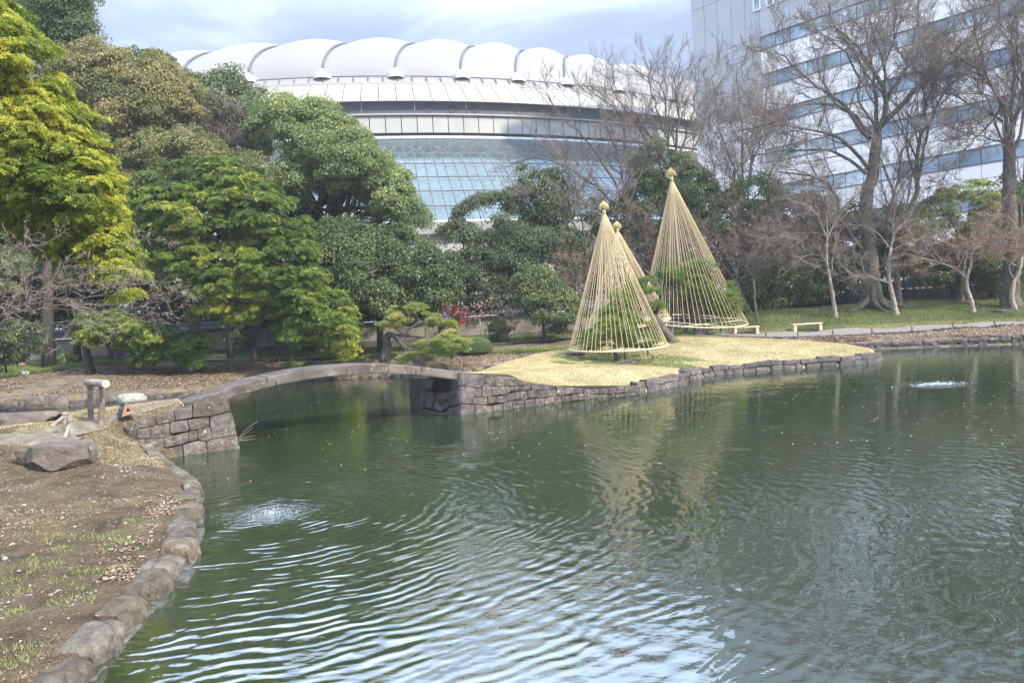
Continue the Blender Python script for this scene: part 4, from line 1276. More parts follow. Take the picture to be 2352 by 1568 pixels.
def opanel(name, s0, s1, z0, z1, m, out=0.0, thick=0.12, gap=0.02, parent=OFF):
    V = [ob(s0 + gap, z0 + gap, out), ob(s1 - gap, z0 + gap, out), ob(s1 - gap, z1 - gap, out), ob(s0 + gap, z1 - gap, out)]
    V += [ob(s0 + gap, z0 + gap, out - thick), ob(s1 - gap, z0 + gap, out - thick), ob(s1 - gap, z1 - gap, out - thick), ob(s0 + gap, z1 - gap, out - thick)]
    F = [[0, 1, 2, 3], [7, 6, 5, 4], [0, 4, 5, 1], [1, 5, 6, 2], [2, 6, 7, 3], [3, 7, 4, 0]]
    return mk(name, V, F, m, parent)
# heights of the joints at the left edge from the picture
def off_z(u, v):
    tt = (u - CU) / FPX
    s = (tt * B0[1] - B0[0]) / (BD[0] - tt * BD[1])
    Y = B0[1] + BD[1] * s
    return s, EYE + (yh(u) - v) * Y / FPX
Zt = [off_z(1615.6, 38.7)[1], off_z(1620.6, 120)[1]]
FLH = 3.92
ztop = Zt[0]
lev = [ztop + FLH * k for k in range(2, -11, -1)]      # joints, two storeys above the frame
def band_z(u, v): return off_z(u, v)
s_b1, zb1t = band_z(1764, 97.5); _, zb1b = band_z(1764, 127)
PW = 1.66; NC_ = 26
sidx0 = int(round(s_b1 / PW))
# window bands: top of band k at zb1t - k*FLH
HB = max(1.25, zb1t - zb1b)
nfl = 9
cells = []
for k in range(-2, nfl):
    zt = zb1t - k * FLH
    if zt < 3: break
    for c_ in range(NC_):
        s0 = c_ * PW; s1 = s0 + PW
        if c_ < sidx0 or k < 0:
            if k < 0: continue
            # plain wall left of the glazing: joints only at storey height
            cells.append(('g', k, c_, s0, s1, zt - HB, zt))
            cells.append(('w', k, c_, s0, s1, zt - FLH, zt - HB))
        else:
            cells.append(('win', k, c_, s0, s1, zt - HB, zt))
            cells.append(('w', k, c_, s0, s1, zt - HB - (FLH - HB) / 2, zt - HB))
            cells.append(('w', k, c_, s0, s1, zt - FLH, zt - HB - (FLH - HB) / 2))
cnt = 0
mbp = []
def big_stuff(lst, name, m, out):
    mb = MB()
    for s0, s1, z0, z1 in lst:
        g_ = 0.02
        V = [ob(s0 + g_, z0 + g_, out), ob(s1 - g_, z0 + g_, out), ob(s1 - g_, z1 - g_, out), ob(s0 + g_, z1 - g_, out)] + [ob(s0 + g_, z0 + g_, out - .1), ob(s1 - g_, z0 + g_, out - .1), ob(s1 - g_, z1 - g_, out - .1), ob(s0 + g_, z1 - g_, out - .1)]
        mb.add(V, np.array([[0, 1, 2, 3], [7, 6, 5, 4], [0, 4, 5, 1], [1, 5, 6, 2], [2, 6, 7, 3], [3, 7, 4, 0]]))
    return mb.build(name, m, OFF, kind='stuff')
rest = []
for kind, k, c_, s0, s1, z0, z1 in cells:
    if kind == 'win':
        wdw = opanel('window', s0, s1, z0, z1, M['office_glass'], out=-0.06, thick=0.05, gap=0.035)
        continue
    mm = M['white_panel'] if (c_ >= sidx0 or k > 1) else M['grey_panel']
    if cnt < 292 and c_ < 22:
        opanel('panel', s0, s1, z0, z1, mm); cnt += 1
    else:
        rest.append((s0, s1, z0, z1))
big_stuff(rest, 'panel_field', M['white_panel'], 0.0)
# panels above the first window band
up = []
for kk in range(0, 5):
    z0 = ztop + FLH * (kk - 1); z1 = z0 + FLH
    if kk == 0: z0 = zb1t
    for c_ in range(NC_):
        up.append((c_ * PW, (c_ + 1) * PW, z0, z1))
for q in up[:NC_ * 3]:
    opanel('upper_panel', *q, M['grey_panel'])
big_stuff(up[NC_ * 3:], 'upper_panel_field', M['grey_panel'], 0.0)
# small framed square windows
for u, v_ in ((1773, 20), (1803.5, 8), (1834, -4), (1866, -16)):
    s, z = off_z(u, v_)
    fr_ = MB()
    w, h = 0.42, 0.62
    for (a, b_, c__, d_) in ((-w, w, h - 0.1, h), (-w, w, -h, -h + 0.1), (-w, -w + 0.1, -h + 0.1, h - 0.1), (w - 0.1, w, -h + 0.1, h - 0.1)):
        V = [ob(s + a, z + c__, 0.16), ob(s + b_, z + c__, 0.16), ob(s + b_, z + d_, 0.16), ob(s + a, z + d_, 0.16), ob(s + a, z + c__, 0.004), ob(s + b_, z + c__, 0.004), ob(s + b_, z + d_, 0.004), ob(s + a, z + d_, 0.004)]
        fr_.add(V, np.array([[0, 1, 2, 3], [7, 6, 5, 4], [0, 4, 5, 1], [1, 5, 6, 2], [2, 6, 7, 3], [3, 7, 4, 0]]))
    fo = fr_.build('window_frame', M['white_panel'], OFF)
    V = [ob(s - w + .1, z - h + .1, 0.04), ob(s + w - .1, z - h + .1, 0.04), ob(s + w - .1, z + h - .1, 0.04), ob(s - w + .1, z + h - .1, 0.04)]
    mk('pane', V, [[0, 1, 2, 3]], M['office_glass'], fo)
# sills and heads as thin dark lines along each glazed band
for k in range(nfl):
    zt = zb1t - k * FLH
    if zt < 3: break
    for zz in (zt, zt - HB):
        V = [ob(sidx0 * PW, zz - 0.05, 0.05), ob(NC_ * PW, zz - 0.05, 0.05), ob(NC_ * PW, zz + 0.05, 0.05), ob(sidx0 * PW, zz + 0.05, 0.05)] + [ob(sidx0 * PW, zz - 0.05, -0.3), ob(NC_ * PW, zz - 0.05, -0.3), ob(NC_ * PW, zz + 0.05, -0.3), ob(sidx0 * PW, zz + 0.05, -0.3)]
        mk('window_rail', V, [[0, 1, 2, 3], [7, 6, 5, 4], [0, 4, 5, 1], [1, 5, 6, 2], [2, 6, 7, 3], [3, 7, 4, 0]], M['cable'], OFF)
# solid body
zt_ = ztop + FLH * 4 - 0.02
V = [ob(0.01, 0.5, -0.14), ob(NC_ * PW, 0.5, -0.14), ob(NC_ * PW, zt_, -0.14), ob(0.01, zt_, -0.14), ob(0.01, 0.5, -24), ob(NC_ * PW, 0.5, -24), ob(NC_ * PW, zt_, -24), ob(0.01, zt_, -24)]
mk('side_wall', V, [[0, 1, 2, 3], [7, 6, 5, 4], [0, 4, 5, 1], [1, 5, 6, 2], [2, 6, 7, 3], [3, 7, 4, 0]], M['dark_metal'], OFF)
V = [ob(0.0, 0.5, -0.1), ob(0.0, zt_, -0.1), ob(0.0, zt_, -24), ob(0.0, 0.5, -24)]
mk('end_wall', V, [[0, 1, 2, 3]], M['grey_panel'], OFF)
V = [ob(0, zt_ + .02, 0.1), ob(NC_ * PW, zt_ + .02, 0.1), ob(NC_ * PW, zt_ + .02, -24), ob(0, zt_ + .02, -24)]
mk('roof', V, [[0, 1, 2, 3]], M['grey_panel'], OFF)

# ------------------------------------------------------------------ garden walls
M['plaster'] = mat('stained_plaster', [(0.16, 0.142, 0.112), (0.245, 0.22, 0.175)], 0.8, 0.9, 0.2, 0.01, 12, 0.06, (1.4, 0.6, (0.20, 0.18, 0.14)))
M['plinth'] = mat('plinth', [(0.06, 0.058, 0.052), (0.10, 0.095, 0.085)], 1.5, 0.9, 0.3, 0.01, 12)
M['rooftile'] = mat('grey_roof_tile', [(0.06, 0.065, 0.075), (0.14, 0.15, 0.17)], 4, 0.5, 0.2, 0.01, 20)
def garden_wall(label, x0, x1, y, h, z0, ppw=4.6):
    W = thing('garden_wall', label, 'wall', ((x0 + x1) / 2, y, z0))
    n = int((x1 - x0) / ppw) + 1
    for i in range(n):
        a = x0 + i * ppw; b_ = min(a + ppw, x1)
        if b_ - a < 0.3: continue
        z = max(z_far(np.array([[a, y], [b_, y]]))[0]) - 0.1
        z = z0 if z < z0 else z0
        mk('panel', boxv(((a + b_) / 2, y, z0 + (h - 0.1) / 2 + 0.2), (b_ - a - 0.05, 0.18, h - 0.5)), BOXF, M['plaster'], W)
        mk('plinth', boxv(((a + b_) / 2, y - 0.03, z0 + 0.0), (b_ - a - 0.01, 0.2, 0.9)), BOXF, M['plinth'], W)
    mk('coping_board', boxv(((x0 + x1) / 2, y, z0 + h + 0.0), (x1 - x0, 0.5, 0.07)), BOXF, M['bark_dark'], W)
    mb = MB()
    xs_ = np.arange(x0, x1, 0.24)
    sec = np.array([[0, 0.34], [-0.42, 0.02]])
    an = np.linspace(0, np.pi, 5)
    for sgn in (-1, 1):
        for x in xs_:
            V = []
            for (yy, zz) in ((0.02, 0.32), (0.46, 0.04)):
                for a in an:
                    V.append([x + 0.075 * math.cos(a), y + sgn * yy, z0 + h + 0.03 + zz + 0.07 * math.sin(a)])
            F = [[i, i + 1, i + 6, i + 5] for i in range(4)]
            mb.add(np.array(V), np.array(F if sgn > 0 else [q[::-1] for q in F]))
            V2 = [[x + 0.075 * math.cos(a), y + sgn * 0.465, z0 + h + 0.07 + 0.085 * math.sin(a)] for a in np.arange(8) / 8 * 2 * np.pi]
            mb.add(np.array(V2), np.array([list(range(8))]))
        V = [[x0, y + sgn * .0, z0 + h + .34], [x1, y + sgn * .0, z0 + h + .34], [x1, y + sgn * .45, z0 + h + .05], [x0, y + sgn * .45, z0 + h + .05]]
        mb.add(np.array(V), np.array([[0, 1, 2, 3] if sgn < 0 else [3, 2, 1, 0]]))
    mb.build('tile_roof', M['rooftile'], W, kind='stuff')
    v, f = tube1([[x0, y, z0 + h + 0.42], [x1, y, z0 + h + 0.42]], 0.11, 8)
    mk('ridge', v, f, M['rooftile'], W)
garden_wall('long plaster garden wall with a tiled top behind the left and middle trees', -48, 6.5, 48.0, 1.75, 1.15)
garden_wall('shadowed plaster garden wall behind the bare trees on the right lawn', 8, 52, 52.5, 1.25, 1.95)
# ------------------------------------------------------------------ foliage
L_YEL = leafmat('yellow_green_leaf', [(0.035, 0.065, 0.010), (0.085, 0.135, 0.014), (0.20, 0.245, 0.022), (0.42, 0.41, 0.05)], 0.34, 0.4, pos=[0, 0.4, 0.75, 1])
L_GRN = leafmat('bright_green_leaf', [(0.032, 0.06, 0.013), (0.089, 0.143, 0.021), (0.195, 0.248, 0.037), (0.468, 0.441, 0.055)], 0.34, 0.4, pos=[0, 0.45, 0.8, 1])
L_OLV = leafmat('olive_leaf', [(0.075, 0.095, 0.035), (0.15, 0.165, 0.06), (0.27, 0.245, 0.11), (0.42, 0.33, 0.18)], 0.30, 0.45, pos=[0, 0.45, 0.8, 1])
L_CAM = leafmat('camphor_leaf', [(0.067, 0.104, 0.048), (0.142, 0.19, 0.076), (0.247, 0.294, 0.114), (0.418, 0.418, 0.19)], 0.30, 0.42, pos=[0, 0.45, 0.8, 1])
L_DRK = leafmat('dark_evergreen_leaf', [(0.026, 0.045, 0.018), (0.062, 0.092, 0.034), (0.12, 0.155, 0.055), (0.19, 0.21, 0.08)], 0.24, 0.38, pos=[0, 0.45, 0.8, 1])
L_HDG = leafmat('shaded_hedge_leaf', [(0.012, 0.024, 0.010), (0.030, 0.048, 0.020), (0.06, 0.082, 0.032), (0.10, 0.12, 0.05)], 0.15, 0.45, pos=[0, 0.45, 0.8, 1])  # leaf colours darkened to carry the shade behind and under the trees
L_BLU = leafmat('grey_green_leaf', [(0.045, 0.066, 0.034), (0.09, 0.118, 0.058), (0.15, 0.178, 0.088), (0.23, 0.245, 0.13)], 0.25, 0.4, pos=[0, 0.45, 0.8, 1])
L_PIN = leafmat('pine_needle', [(0.053, 0.098, 0.022), (0.12, 0.188, 0.038), (0.225, 0.285, 0.068), (0.45, 0.405, 0.15)], 0.25, 0.5, pos=[0, 0.45, 0.8, 1])
L_PLM = leafmat('plum_petal', [(0.42, 0.20, 0.20), (0.62, 0.38, 0.38), (0.75, 0.58, 0.56)], 0.4, 0.6)
L_RED = leafmat('red_leaf', [(0.20, 0.03, 0.025), (0.34, 0.06, 0.05), (0.42, 0.12, 0.09)], 0.4, 0.5)
L_GRS = leafmat('grass_blade', [(0.065, 0.10, 0.032), (0.14, 0.19, 0.055), (0.26, 0.29, 0.11), (0.42, 0.38, 0.22)], 0.3, 0.6, pos=[0, 0.4, 0.75, 1])
L_DRY = leafmat('dry_grass_blade', [(0.28, 0.225, 0.12), (0.46, 0.385, 0.235), (0.62, 0.54, 0.36)], 0.25, 0.7)
L_LIT = leafmat('fallen_leaf', [(0.09, 0.055, 0.038), (0.20, 0.135, 0.09), (0.34, 0.25, 0.19), (0.56, 0.46, 0.38)], 0.1, 0.7)

def leaf_quads(c, axis, normal, L, Wd, fold=0.25):
    """diamond leaves: c base (n,3)."""
    axis = nrm(axis); side = nrm(np.cross(normal, axis)); up = np.cross(axis, side)
    L = np.broadcast_to(L, len(c))[:, None]; Wd = np.broadcast_to(Wd, len(c))[:, None]
    a = c; tip = c + axis * L - up * L * 0.12
    l = c + axis * L * 0.5 + side * Wd * 0.5 + up * Wd * fold; r = c + axis * L * 0.5 - side * Wd * 0.5 + up * Wd * fold
    V = np.stack([a, r, tip, l], 1).reshape(-1, 3)
    F = np.arange(len(c) * 4).reshape(-1, 4)
    return V, F
def poly_world(px, d):
    return np.array([PD(u, v, d)[[0, 2]] for u, v in px])
def sample_poly(poly, n, r_=rng):
    lo, hi = poly.min(0), poly.max(0)
    out = np.zeros((0, 2))
    while len(out) < n:
        q = lo + (hi - lo) * r_.random((n * 3, 2))
        out = np.vstack([out, q[inside(q, poly)]])
    return out[:n]
def crown_clumps(px, d, T, n, rc, front=0.62, back=0.14, edge_in=0.5, dlean=0.0):
    poly = poly_world(px, d)
    q = sample_poly(poly, n * 3)
    e, vec = seg_dist(q, poly)
    hole = fbm(q / (rc * 2.6) + rng.random() * 90, 29, 2)
    keep = (e > rc * edge_in * rng.random(len(q))) & ((hole > 0.20 + 0.16 * rng.random(len(q))) | (n < 40))
    q, e, vec = q[keep][:n], e[keep][:n], vec[keep][:n]
    E = max(np.percentile(e, 92), 0.3)
    s = np.clip(e / E, 0, 1)
    h = T * np.sqrt(1 - (1 - s) ** 2 + 1e-6)
    k = rng.random(len(q))
    sign = np.where(k < front, -1, np.where(k < front + back, 1, 0))
    y = np.where(sign != 0, sign * h * rng.uniform(0.72, 1.05, len(q)), h * rng.uniform(-0.8, 0.8, len(q)))
    dv_ = nrm(vec) * ((fbm(q / (rc * 2.2) + rng.random() * 70, 37, 3) - 0.5) * rc * 3.4 * np.exp(-e / (rc * 2.5)))[:, None]
    q = q + dv_
    lob = fbm(q / 1.7 + rng.random() * 50, 23, 3) - 0.5
    y = y + lob * np.clip(h, 0.2, 1.6) * 1.6 * np.where(sign > 0, 1, -1)
    zc = (q[:, 1] - poly[:, 1].min()) / max(np.ptp(poly[:, 1]), 1e-3)
    C = np.c_[q[:, 0], d + y + dlean * (zc - 0.5), q[:, 1]]
    C[:, 0] *= C[:, 1] / d * 1.0
    C[:, 2] = EYE + (C[:, 2] - EYE) * C[:, 1] / d
    ev = nrm(vec)
    Nn = np.c_[ev[:, 0] * (1 - s), np.where(sign == 0, -0.2, sign) * (0.35 + s), ev[:, 1] * (1 - s) + 0.55]
    return C, nrm(Nn)
def broadleaf(C, Nn, rc, m_, L, W, flat=0.6, spread=0.95, droop=0.25, tint_noise=0.35, tint_base=0.45, hot=0.0, rosette=0):
    n = len(C)
    per = m_
    ci = np.repeat(np.arange(n), per)
    dirs = nrm(Nn[ci] * 0.75 + rsph(n * per) * spread)
    st = 1 + rng.uniform(-0.25, 0.5, (n, 3)) * np.array([1, 1, 0.5])
    rcs = rc * rng.uniform(0.45, 1.3, n)
    rad = rcs[ci] * (rng.random(n * per) ** 0.6 * 1.15 + 0.05)
    off = dirs * rad[:, None] * st[ci]
    off[:, 2] *= flat
    hr = np.hypot(off[:, 0], off[:, 1])
    off[:, 2] -= hr * hr / rcs[ci] * 0.18
    pos = C[ci] + off
    ct = tint_base + (fbm(C * 0.5, 31) - 0.5) * 1.1 * tint_noise * 2 + rng.normal(size=n) * 0.10
    if rosette:
        k = rosette
        N0 = len(pos)
        sh = nrm(dirs + np.array([0, 0, 0.55]) + rsph(N0) * 0.25)
        ri = np.repeat(np.arange(N0), k)
        a = np.tile(np.arange(k) / k * 2 * np.pi, N0) + np.repeat(rng.random(N0) * 6.28, k)
        ref = np.where(np.abs(sh[:, 2:3]) < 0.9, np.array([[0, 0, 1.0]]), np.array([[1.0, 0, 0]]))
        A = nrm(np.cross(sh, ref)); B = np.cross(sh, A)
        rd = A[ri] * np.cos(a)[:, None] + B[ri] * np.sin(a)[:, None]
        ax = nrm(rd + sh[ri] * rng.uniform(0.1, 0.7, len(ri))[:, None])
        nm = nrm(sh[ri] + rd * -0.3)
        V, F = leaf_quads(pos[ri] + rd * 0.01, ax, nm, L * rng.uniform(0.7, 1.15, len(ri)), W * rng.uniform(0.8, 1.2, len(ri)))
        tint = ct[ci][ri] + rng.normal(size=len(ri)) * 0.08 + np.repeat(rng.normal(size=N0) * 0.08 + (rng.random(N0) < hot) * 0.25, k)
    else:
        nm = nrm(dirs + rsph(n * per) * 0.75 + np.array([0, 0, 0.25]))
        ax = nrm(np.cross(nm, rsph(n * per)) + np.array([0, 0, -droop]))
        V, F = leaf_quads(pos, ax, nm, L * rng.uniform(0.7, 1.2, n * per), W * rng.uniform(0.8, 1.2, n * per))
        tint = ct[ci] + rng.normal(size=n * per) * 0.10 + (rng.random(n * per) < hot) * 0.3
    return V, F, np.clip(tint, 0, 1)
def px_limb(pts, d, dd=None):
    """polyline in px with depth list."""
    dd = dd if dd is not None else [0] * len(pts)
    return np.array([PD(u, v, d + e) for (u, v), e in zip(pts, dd)])
def resample(p, K):
    seg = np.linalg.norm(np.diff(p, axis=0), axis=1); c = np.r_[0, np.cumsum(seg)]
    s = np.linspace(0, c[-1], K)
    return np.stack([np.interp(s, c, p[:, i]) for i in range(3)], 1)
TRI = [0]
def evergreen(name, label, px, d, T, mat_, n, rc, per, L, W, flat=0.6, trunk=None, trunk_r=0.18, bark='bark_dark', limbs=(), group=None, rosette=0, hot=0.0, tb=0.45, tn=0.35, front=0.62, spread=0.95, edge=0.5, bx=(), droop=0.25, auto=5, cat='tree', lean=0.0):
    if trunk is None:
        pp_ = np.array(px); cu = pp_[:, 0].mean(); vb = pp_[:, 1].max()
        trunk = [(cu, None), (cu - 4, vb - 0.2 * np.ptp(pp_[:, 1])), (cu - 6, vb - 0.55 * np.ptp(pp_[:, 1]))]
    tr = []
    for i, (u, v) in enumerate(trunk):
        if v is None:
            x = xd(u, d); z = z_far(np.array([[x, d]]))[0][0]; tr.append([x, d, max(z, 0.2) - 0.1])
        else:
            tr.append(PD(u, v, d))
    tr = np.array(tr)
    root = thing(name, label, cat, tr[0], group)
    tp_ = smooth_path(tr, 5); K = len(tp_)
    rr = trunk_r * (1 - 0.7 * np.linspace(0, 1, K)); rr[0] *= 1.5; rr[1] *= 1.15
    v, f = tube1(tp_, rr, 9); mk('trunk', v, f, M[bark], root, smooth=True)
    C, Nn = crown_clumps(px, d, T, n, rc, front=front, edge_in=edge, dlean=lean)
    V, F, tt = broadleaf(C, Nn, rc, per, L, W, flat, spread, droop, tn, tb, hot, rosette)
    o = mk('crown', V, F, mat_, root, tint=tt, kind='stuff')
    TRI[0] += len(F) * 2
    # limbs running from the trunk to some of the clumps
    sel = rng.choice(len(C), min(len(C), 46), replace=False)
    PL = []; R = []
    for i in sel:
        k = rng.integers(K // 2, K)
        a = tp_[k]; b_ = C[i] - Nn[i] * rc * 0.2
        mid = (a + b_) / 2 + np.array([0, 0, -0.08 * np.linalg.norm(b_ - a)]) + rng.normal(size=3) * 0.08 * np.linalg.norm(b_ - a)
        c1 = a * 0.6 + mid * 0.4 + rng.normal(size=3) * 0.05
        PL.append(resample(np.array([a, c1, mid, b_ * 0.5 + mid * 0.5 + rng.normal(size=3) * 0.1, b_]), 6)); r0 = trunk_r * 0.35
        R.append(np.linspace(r0, 0.012, 6))
    for lp in limbs:
        pts, r0, r1 = lp[0], lp[1], lp[2]
        dep = lp[3] if len(lp) > 3 else None
        q = resample(smooth_path(px_limb(pts, d, dep), 4), 12)
        v, f = tube1(q, np.linspace(r0, r1, 12) , 7); mk('limb', v, f, M[bark], root, smooth=True)
    v, f = tubes(np.array(PL), np.array(R), 4); o = mk('branches', v, f, M[bark], root, smooth=True, kind='stuff')
    return root

# ------------------------------------------------------------------ bare branches
def grow(PLs, Rs, nch, lr, ang, rr, K=5, up=0.15, wob=0.10, tmin=0.2, flat=None, Lref=None):
    """children for a batch of polylines (N,Kp,3)."""
    PLs = np.asarray(PLs); Rs = np.asarray(Rs)
    N0, Kp, _ = PLs.shape
    L0 = np.linalg.norm(np.diff(PLs, axis=1), axis=2).sum(1)
    n = np.full(N0, nch)
    pi = np.repeat(np.arange(N0), n)
    t = tmin + (1 - tmin) * (np.tile(np.arange(nch), N0) + rng.random(len(pi))) / nch
    t = np.clip(t, 0, 0.985)
    x = t * (Kp - 1); i0 = np.floor(x).astype(int); fr_ = (x - i0)[:, None]
    a = PLs[pi, i0] * (1 - fr_) + PLs[pi, i0 + 1] * fr_
    r0 = Rs[pi, i0] * (1 - fr_[:, 0]) + Rs[pi, i0 + 1] * fr_[:, 0]
    tg = nrm(PLs[pi, i0 + 1] - PLs[pi, i0])
    az = rsph(len(pi)); side = nrm(az - tg * (az * tg).sum(1, keepdims=True))
    if flat is not None:
        side[:, 2] *= flat; side = nrm(side)
    an = np.radians(ang * rng.uniform(0.6, 1.35, len(pi)))[:, None]
    dr = nrm(tg * np.cos(an) + side * np.sin(an) + np.array([0, 0, up]))
    Lr = L0[pi] if Lref is None else np.minimum(L0[pi], Lref)
    L = Lr * lr * (1.05 - 0.45 * t) * rng.uniform(0.6, 1.25, len(pi))
    st = L / (K - 1)
    out = np.empty((len(pi), K, 3)); out[:, 0] = a
    cur = dr
    for k in range(1, K):
        out[:, k] = out[:, k - 1] + cur * st[:, None]
        cur = nrm(cur + rng.normal(size=cur.shape) * wob * 2.2 + np.array([0, 0, up * 0.4]))
    rb = np.minimum(r0 * 0.85, r0 * rr + 0.0)
    R = rb[:, None] * np.linspace(1, 0.35, K)[None]
    return out, R
def bare_tree(label, base_u, base_v, d, limbs, levels, bark='bark', twig='twig', trunk=None, tr_r=(0.2, 0.12), group=None, rmin=0.0045, zf=z_far, roots=0, name='bare_tree', sides=(7, 5, 3), flat=None, kinds=None, base_on_ground=True, rsc=0.82):
    x = xd(base_u, d)
    bp = PD(base_u, base_v, d)
    if base_on_ground:
        bp[2] = max(zf(np.array([[bp[0], bp[1]]]))[0][0], 0.1) - 0.12
    root = thing(name, label, 'tree', bp, group)
    if trunk:
        pts = px_limb(trunk, d); pts[0] = bp
        q = smooth_path(pts, 5); K = len(q)
        rr = np.interp(np.linspace(0, 1, K), [0, 0.08, 0.2, 1], [tr_r[0] * 1.55, tr_r[0] * 1.12, tr_r[0], tr_r[1]])
        q = q + rng.normal(size=q.shape) * tr_r[1] * 0.12 * (np.arange(K) > 0)[:, None]
        v, f = tube1(q, rr, 12 if tr_r[0] > 0.3 else 9); mk('trunk', v, f, M[bark], root, smooth=True)
    PL = []; R = []
    for lp in limbs:
        pts, r0, r1 = lp[:3]
        dep = lp[3] if len(lp) > 3 else 0.0
        k = len(pts)
        q = px_limb(pts, d, np.linspace(0, dep, k))
        q = resample(smooth_path(q, 4), 14)
        j = rng.normal(size=q.shape) * 0.012 * np.linalg.norm(q[-1] - q[0]); j[0] = 0
        q = q + j * 0.6
        PL.append(q); R.append(r1 + (r0 * rsc - r1) * np.linspace(1, 0, 14) ** 1.25)
    PL = np.array(PL); R = np.array(R)
    for i in range(len(PL)):
        v, f = tube1(PL[i], R[i], 8); mk('limb', v, f, M[bark], root, smooth=True)
    cur, curR = PL, R
    tw = MB(); nb = 0
    for li, lv in enumerate(levels):
        cur, curR = grow(cur, curR, **lv)
        curR = np.maximum(curR, rmin * (1.0 if li == len(levels) - 1 else 1.4))
        if li == len(levels) - 1:
            curR[:, -1] = rmin * 0.4
        sd = 5 if li == 0 else 3
        v, f = tubes(cur, curR, sd)
        if li == 0:
            mk('branches', v, f, M[bark], root, smooth=True, kind='stuff')
        else:
            tw.add(v, f)
        TRI[0] += len(f[0]) * 2
    if tw.n:
        tw.build('twigs', M[twig], root, kind='stuff')
    return root, PL, R, cur
# ------------------------------------------------------------------ evergreen trees, far to near
G_BG = 'evergreen trees along the garden wall'
evergreen('evergreen_tree', 'dark bluish evergreen rising behind the olive crown at upper left', [(425, 200), (470, 172), (540, 185), (600, 225), (640, 260), (630, 330), (560, 360), (470, 320)], 50, 3.2, L_BLU, 150, 0.8, 170, 0.26, 0.13, trunk_r=0.25, tb=0.5)
evergreen('evergreen_tree', 'dark evergreen with top under the crane mast, above the olive crown', [(255, 118), (300, 105), (345, 100), (372, 120), (400, 148), (440, 175), (430, 230), (330, 220), (260, 190)], 47, 2.2, L_BLU, 60, 0.7, 150, 0.26, 0.13, trunk_r=0.2)
evergreen('evergreen_tree', 'dull green evergreen seen between the two rear rope cones', [(1446, 350), (1470, 325), (1500, 318), (1520, 330), (1565, 340), (1610, 365), (1640, 430), (1650, 500), (1560, 520), (1440, 520), (1430, 440)], 56, 2.6, L_CAM, 130, 0.6, 150, 0.26, 0.13, trunk_r=0.25, tb=0.4)
evergreen('evergreen_tree', 'bluish evergreen crown in front of the glass front above the middle wall', [(1170, 415), (1195, 392), (1245, 385), (1290, 420), (1310, 470), (1300, 530), (1240, 560), (1180, 520)], 52, 2.2, L_BLU, 80, 0.75, 140, 0.24, 0.12, trunk_r=0.2, tb=0.4)
evergreen('evergreen_tree', 'dark evergreen mass behind the tallest rope cone', [(1300, 480), (1400, 470), (1480, 470), (1640, 455), (1660, 560), (1650, 700), (1560, 735), (1400, 735), (1310, 700)], 54, 2.5, L_DRK, 200, 0.85, 150, 0.26, 0.13, tb=0.55)
evergreen('evergreen_tree', 'dull green evergreen right of the tallest cone behind bare maples', [(1630, 440), (1700, 415), (1800, 420), (1880, 430), (1920, 500), (1900, 620), (1780, 680), (1660, 680)], 53, 2.5, L_CAM, 210, 0.85, 140, 0.26, 0.13, tb=0.25)
evergreen('evergreen_tree', 'dark evergreen behind the huge buttressed trunk', [(1890, 520), (1960, 470), (2060, 470), (2110, 560), (2100, 640), (1990, 670), (1890, 640)], 52, 2.2, L_DRK, 120, 0.8, 150, 0.26, 0.13, tb=0.5)
evergreen('evergreen_tree', 'dark low evergreen left of the thin pale trunk on the right lawn', [(1700, 640), (1760, 590), (1850, 590), (1935, 600), (1960, 640), (1900, 680), (1800, 690), (1720, 700)], 49, 1.8, L_DRK, 130, 0.7, 170, 0.22, 0.11, tb=0.55, trunk=[(1862, None), (1858, 670), (1850, 640)], trunk_r=0.13, bark='bark')
evergreen('evergreen_tree', 'dark glossy evergreen against the wall between bare trunks at right', [(2070, 600), (2130, 570), (2200, 590), (2235, 620), (2200, 665), (2120, 665), (2085, 650)], 49, 1.6, L_DRK, 80, 0.65, 160, 0.22, 0.11, tb=0.5, trunk=[(2190, None), (2187, 655), (2185, 620)], trunk_r=0.14, bark='bark')
evergreen('evergreen_tree', 'dark layered evergreen at the far right in front of the wall', [(2225, 600), (2260, 560), (2330, 590), (2330, 650), (2300, 675), (2240, 670)], 48, 1.6, L_DRK, 90, 0.65, 160, 0.22, 0.11, tb=0.6)
evergreen('evergreen_tree', 'dark evergreen behind the pale mottled trunk at the right frame edge', [(2290, 410), (2360, 400), (2440, 430), (2460, 560), (2420, 660), (2330, 620), (2310, 500)], 50, 2.2, L_DRK, 140, 0.8, 140, 0.24, 0.12, tb=0.6)
evergreen('evergreen_tree', 'broad bright green evergreen over the wall at the right', [(2075, 520), (2095, 470), (2150, 425), (2225, 402), (2280, 408), (2315, 440), (2335, 480), (2335, 540), (2300, 580), (2240, 600), (2160, 600), (2100, 570)], 48, 1.9, L_CAM, 210, 0.50, 120, 0.17, 0.085, flat=0.32, tn=0.6, hot=0.1, trunk=[(2216, None), (2212, 620), (2215, 560)], trunk_r=0.16, bark='bark', tb=0.6)
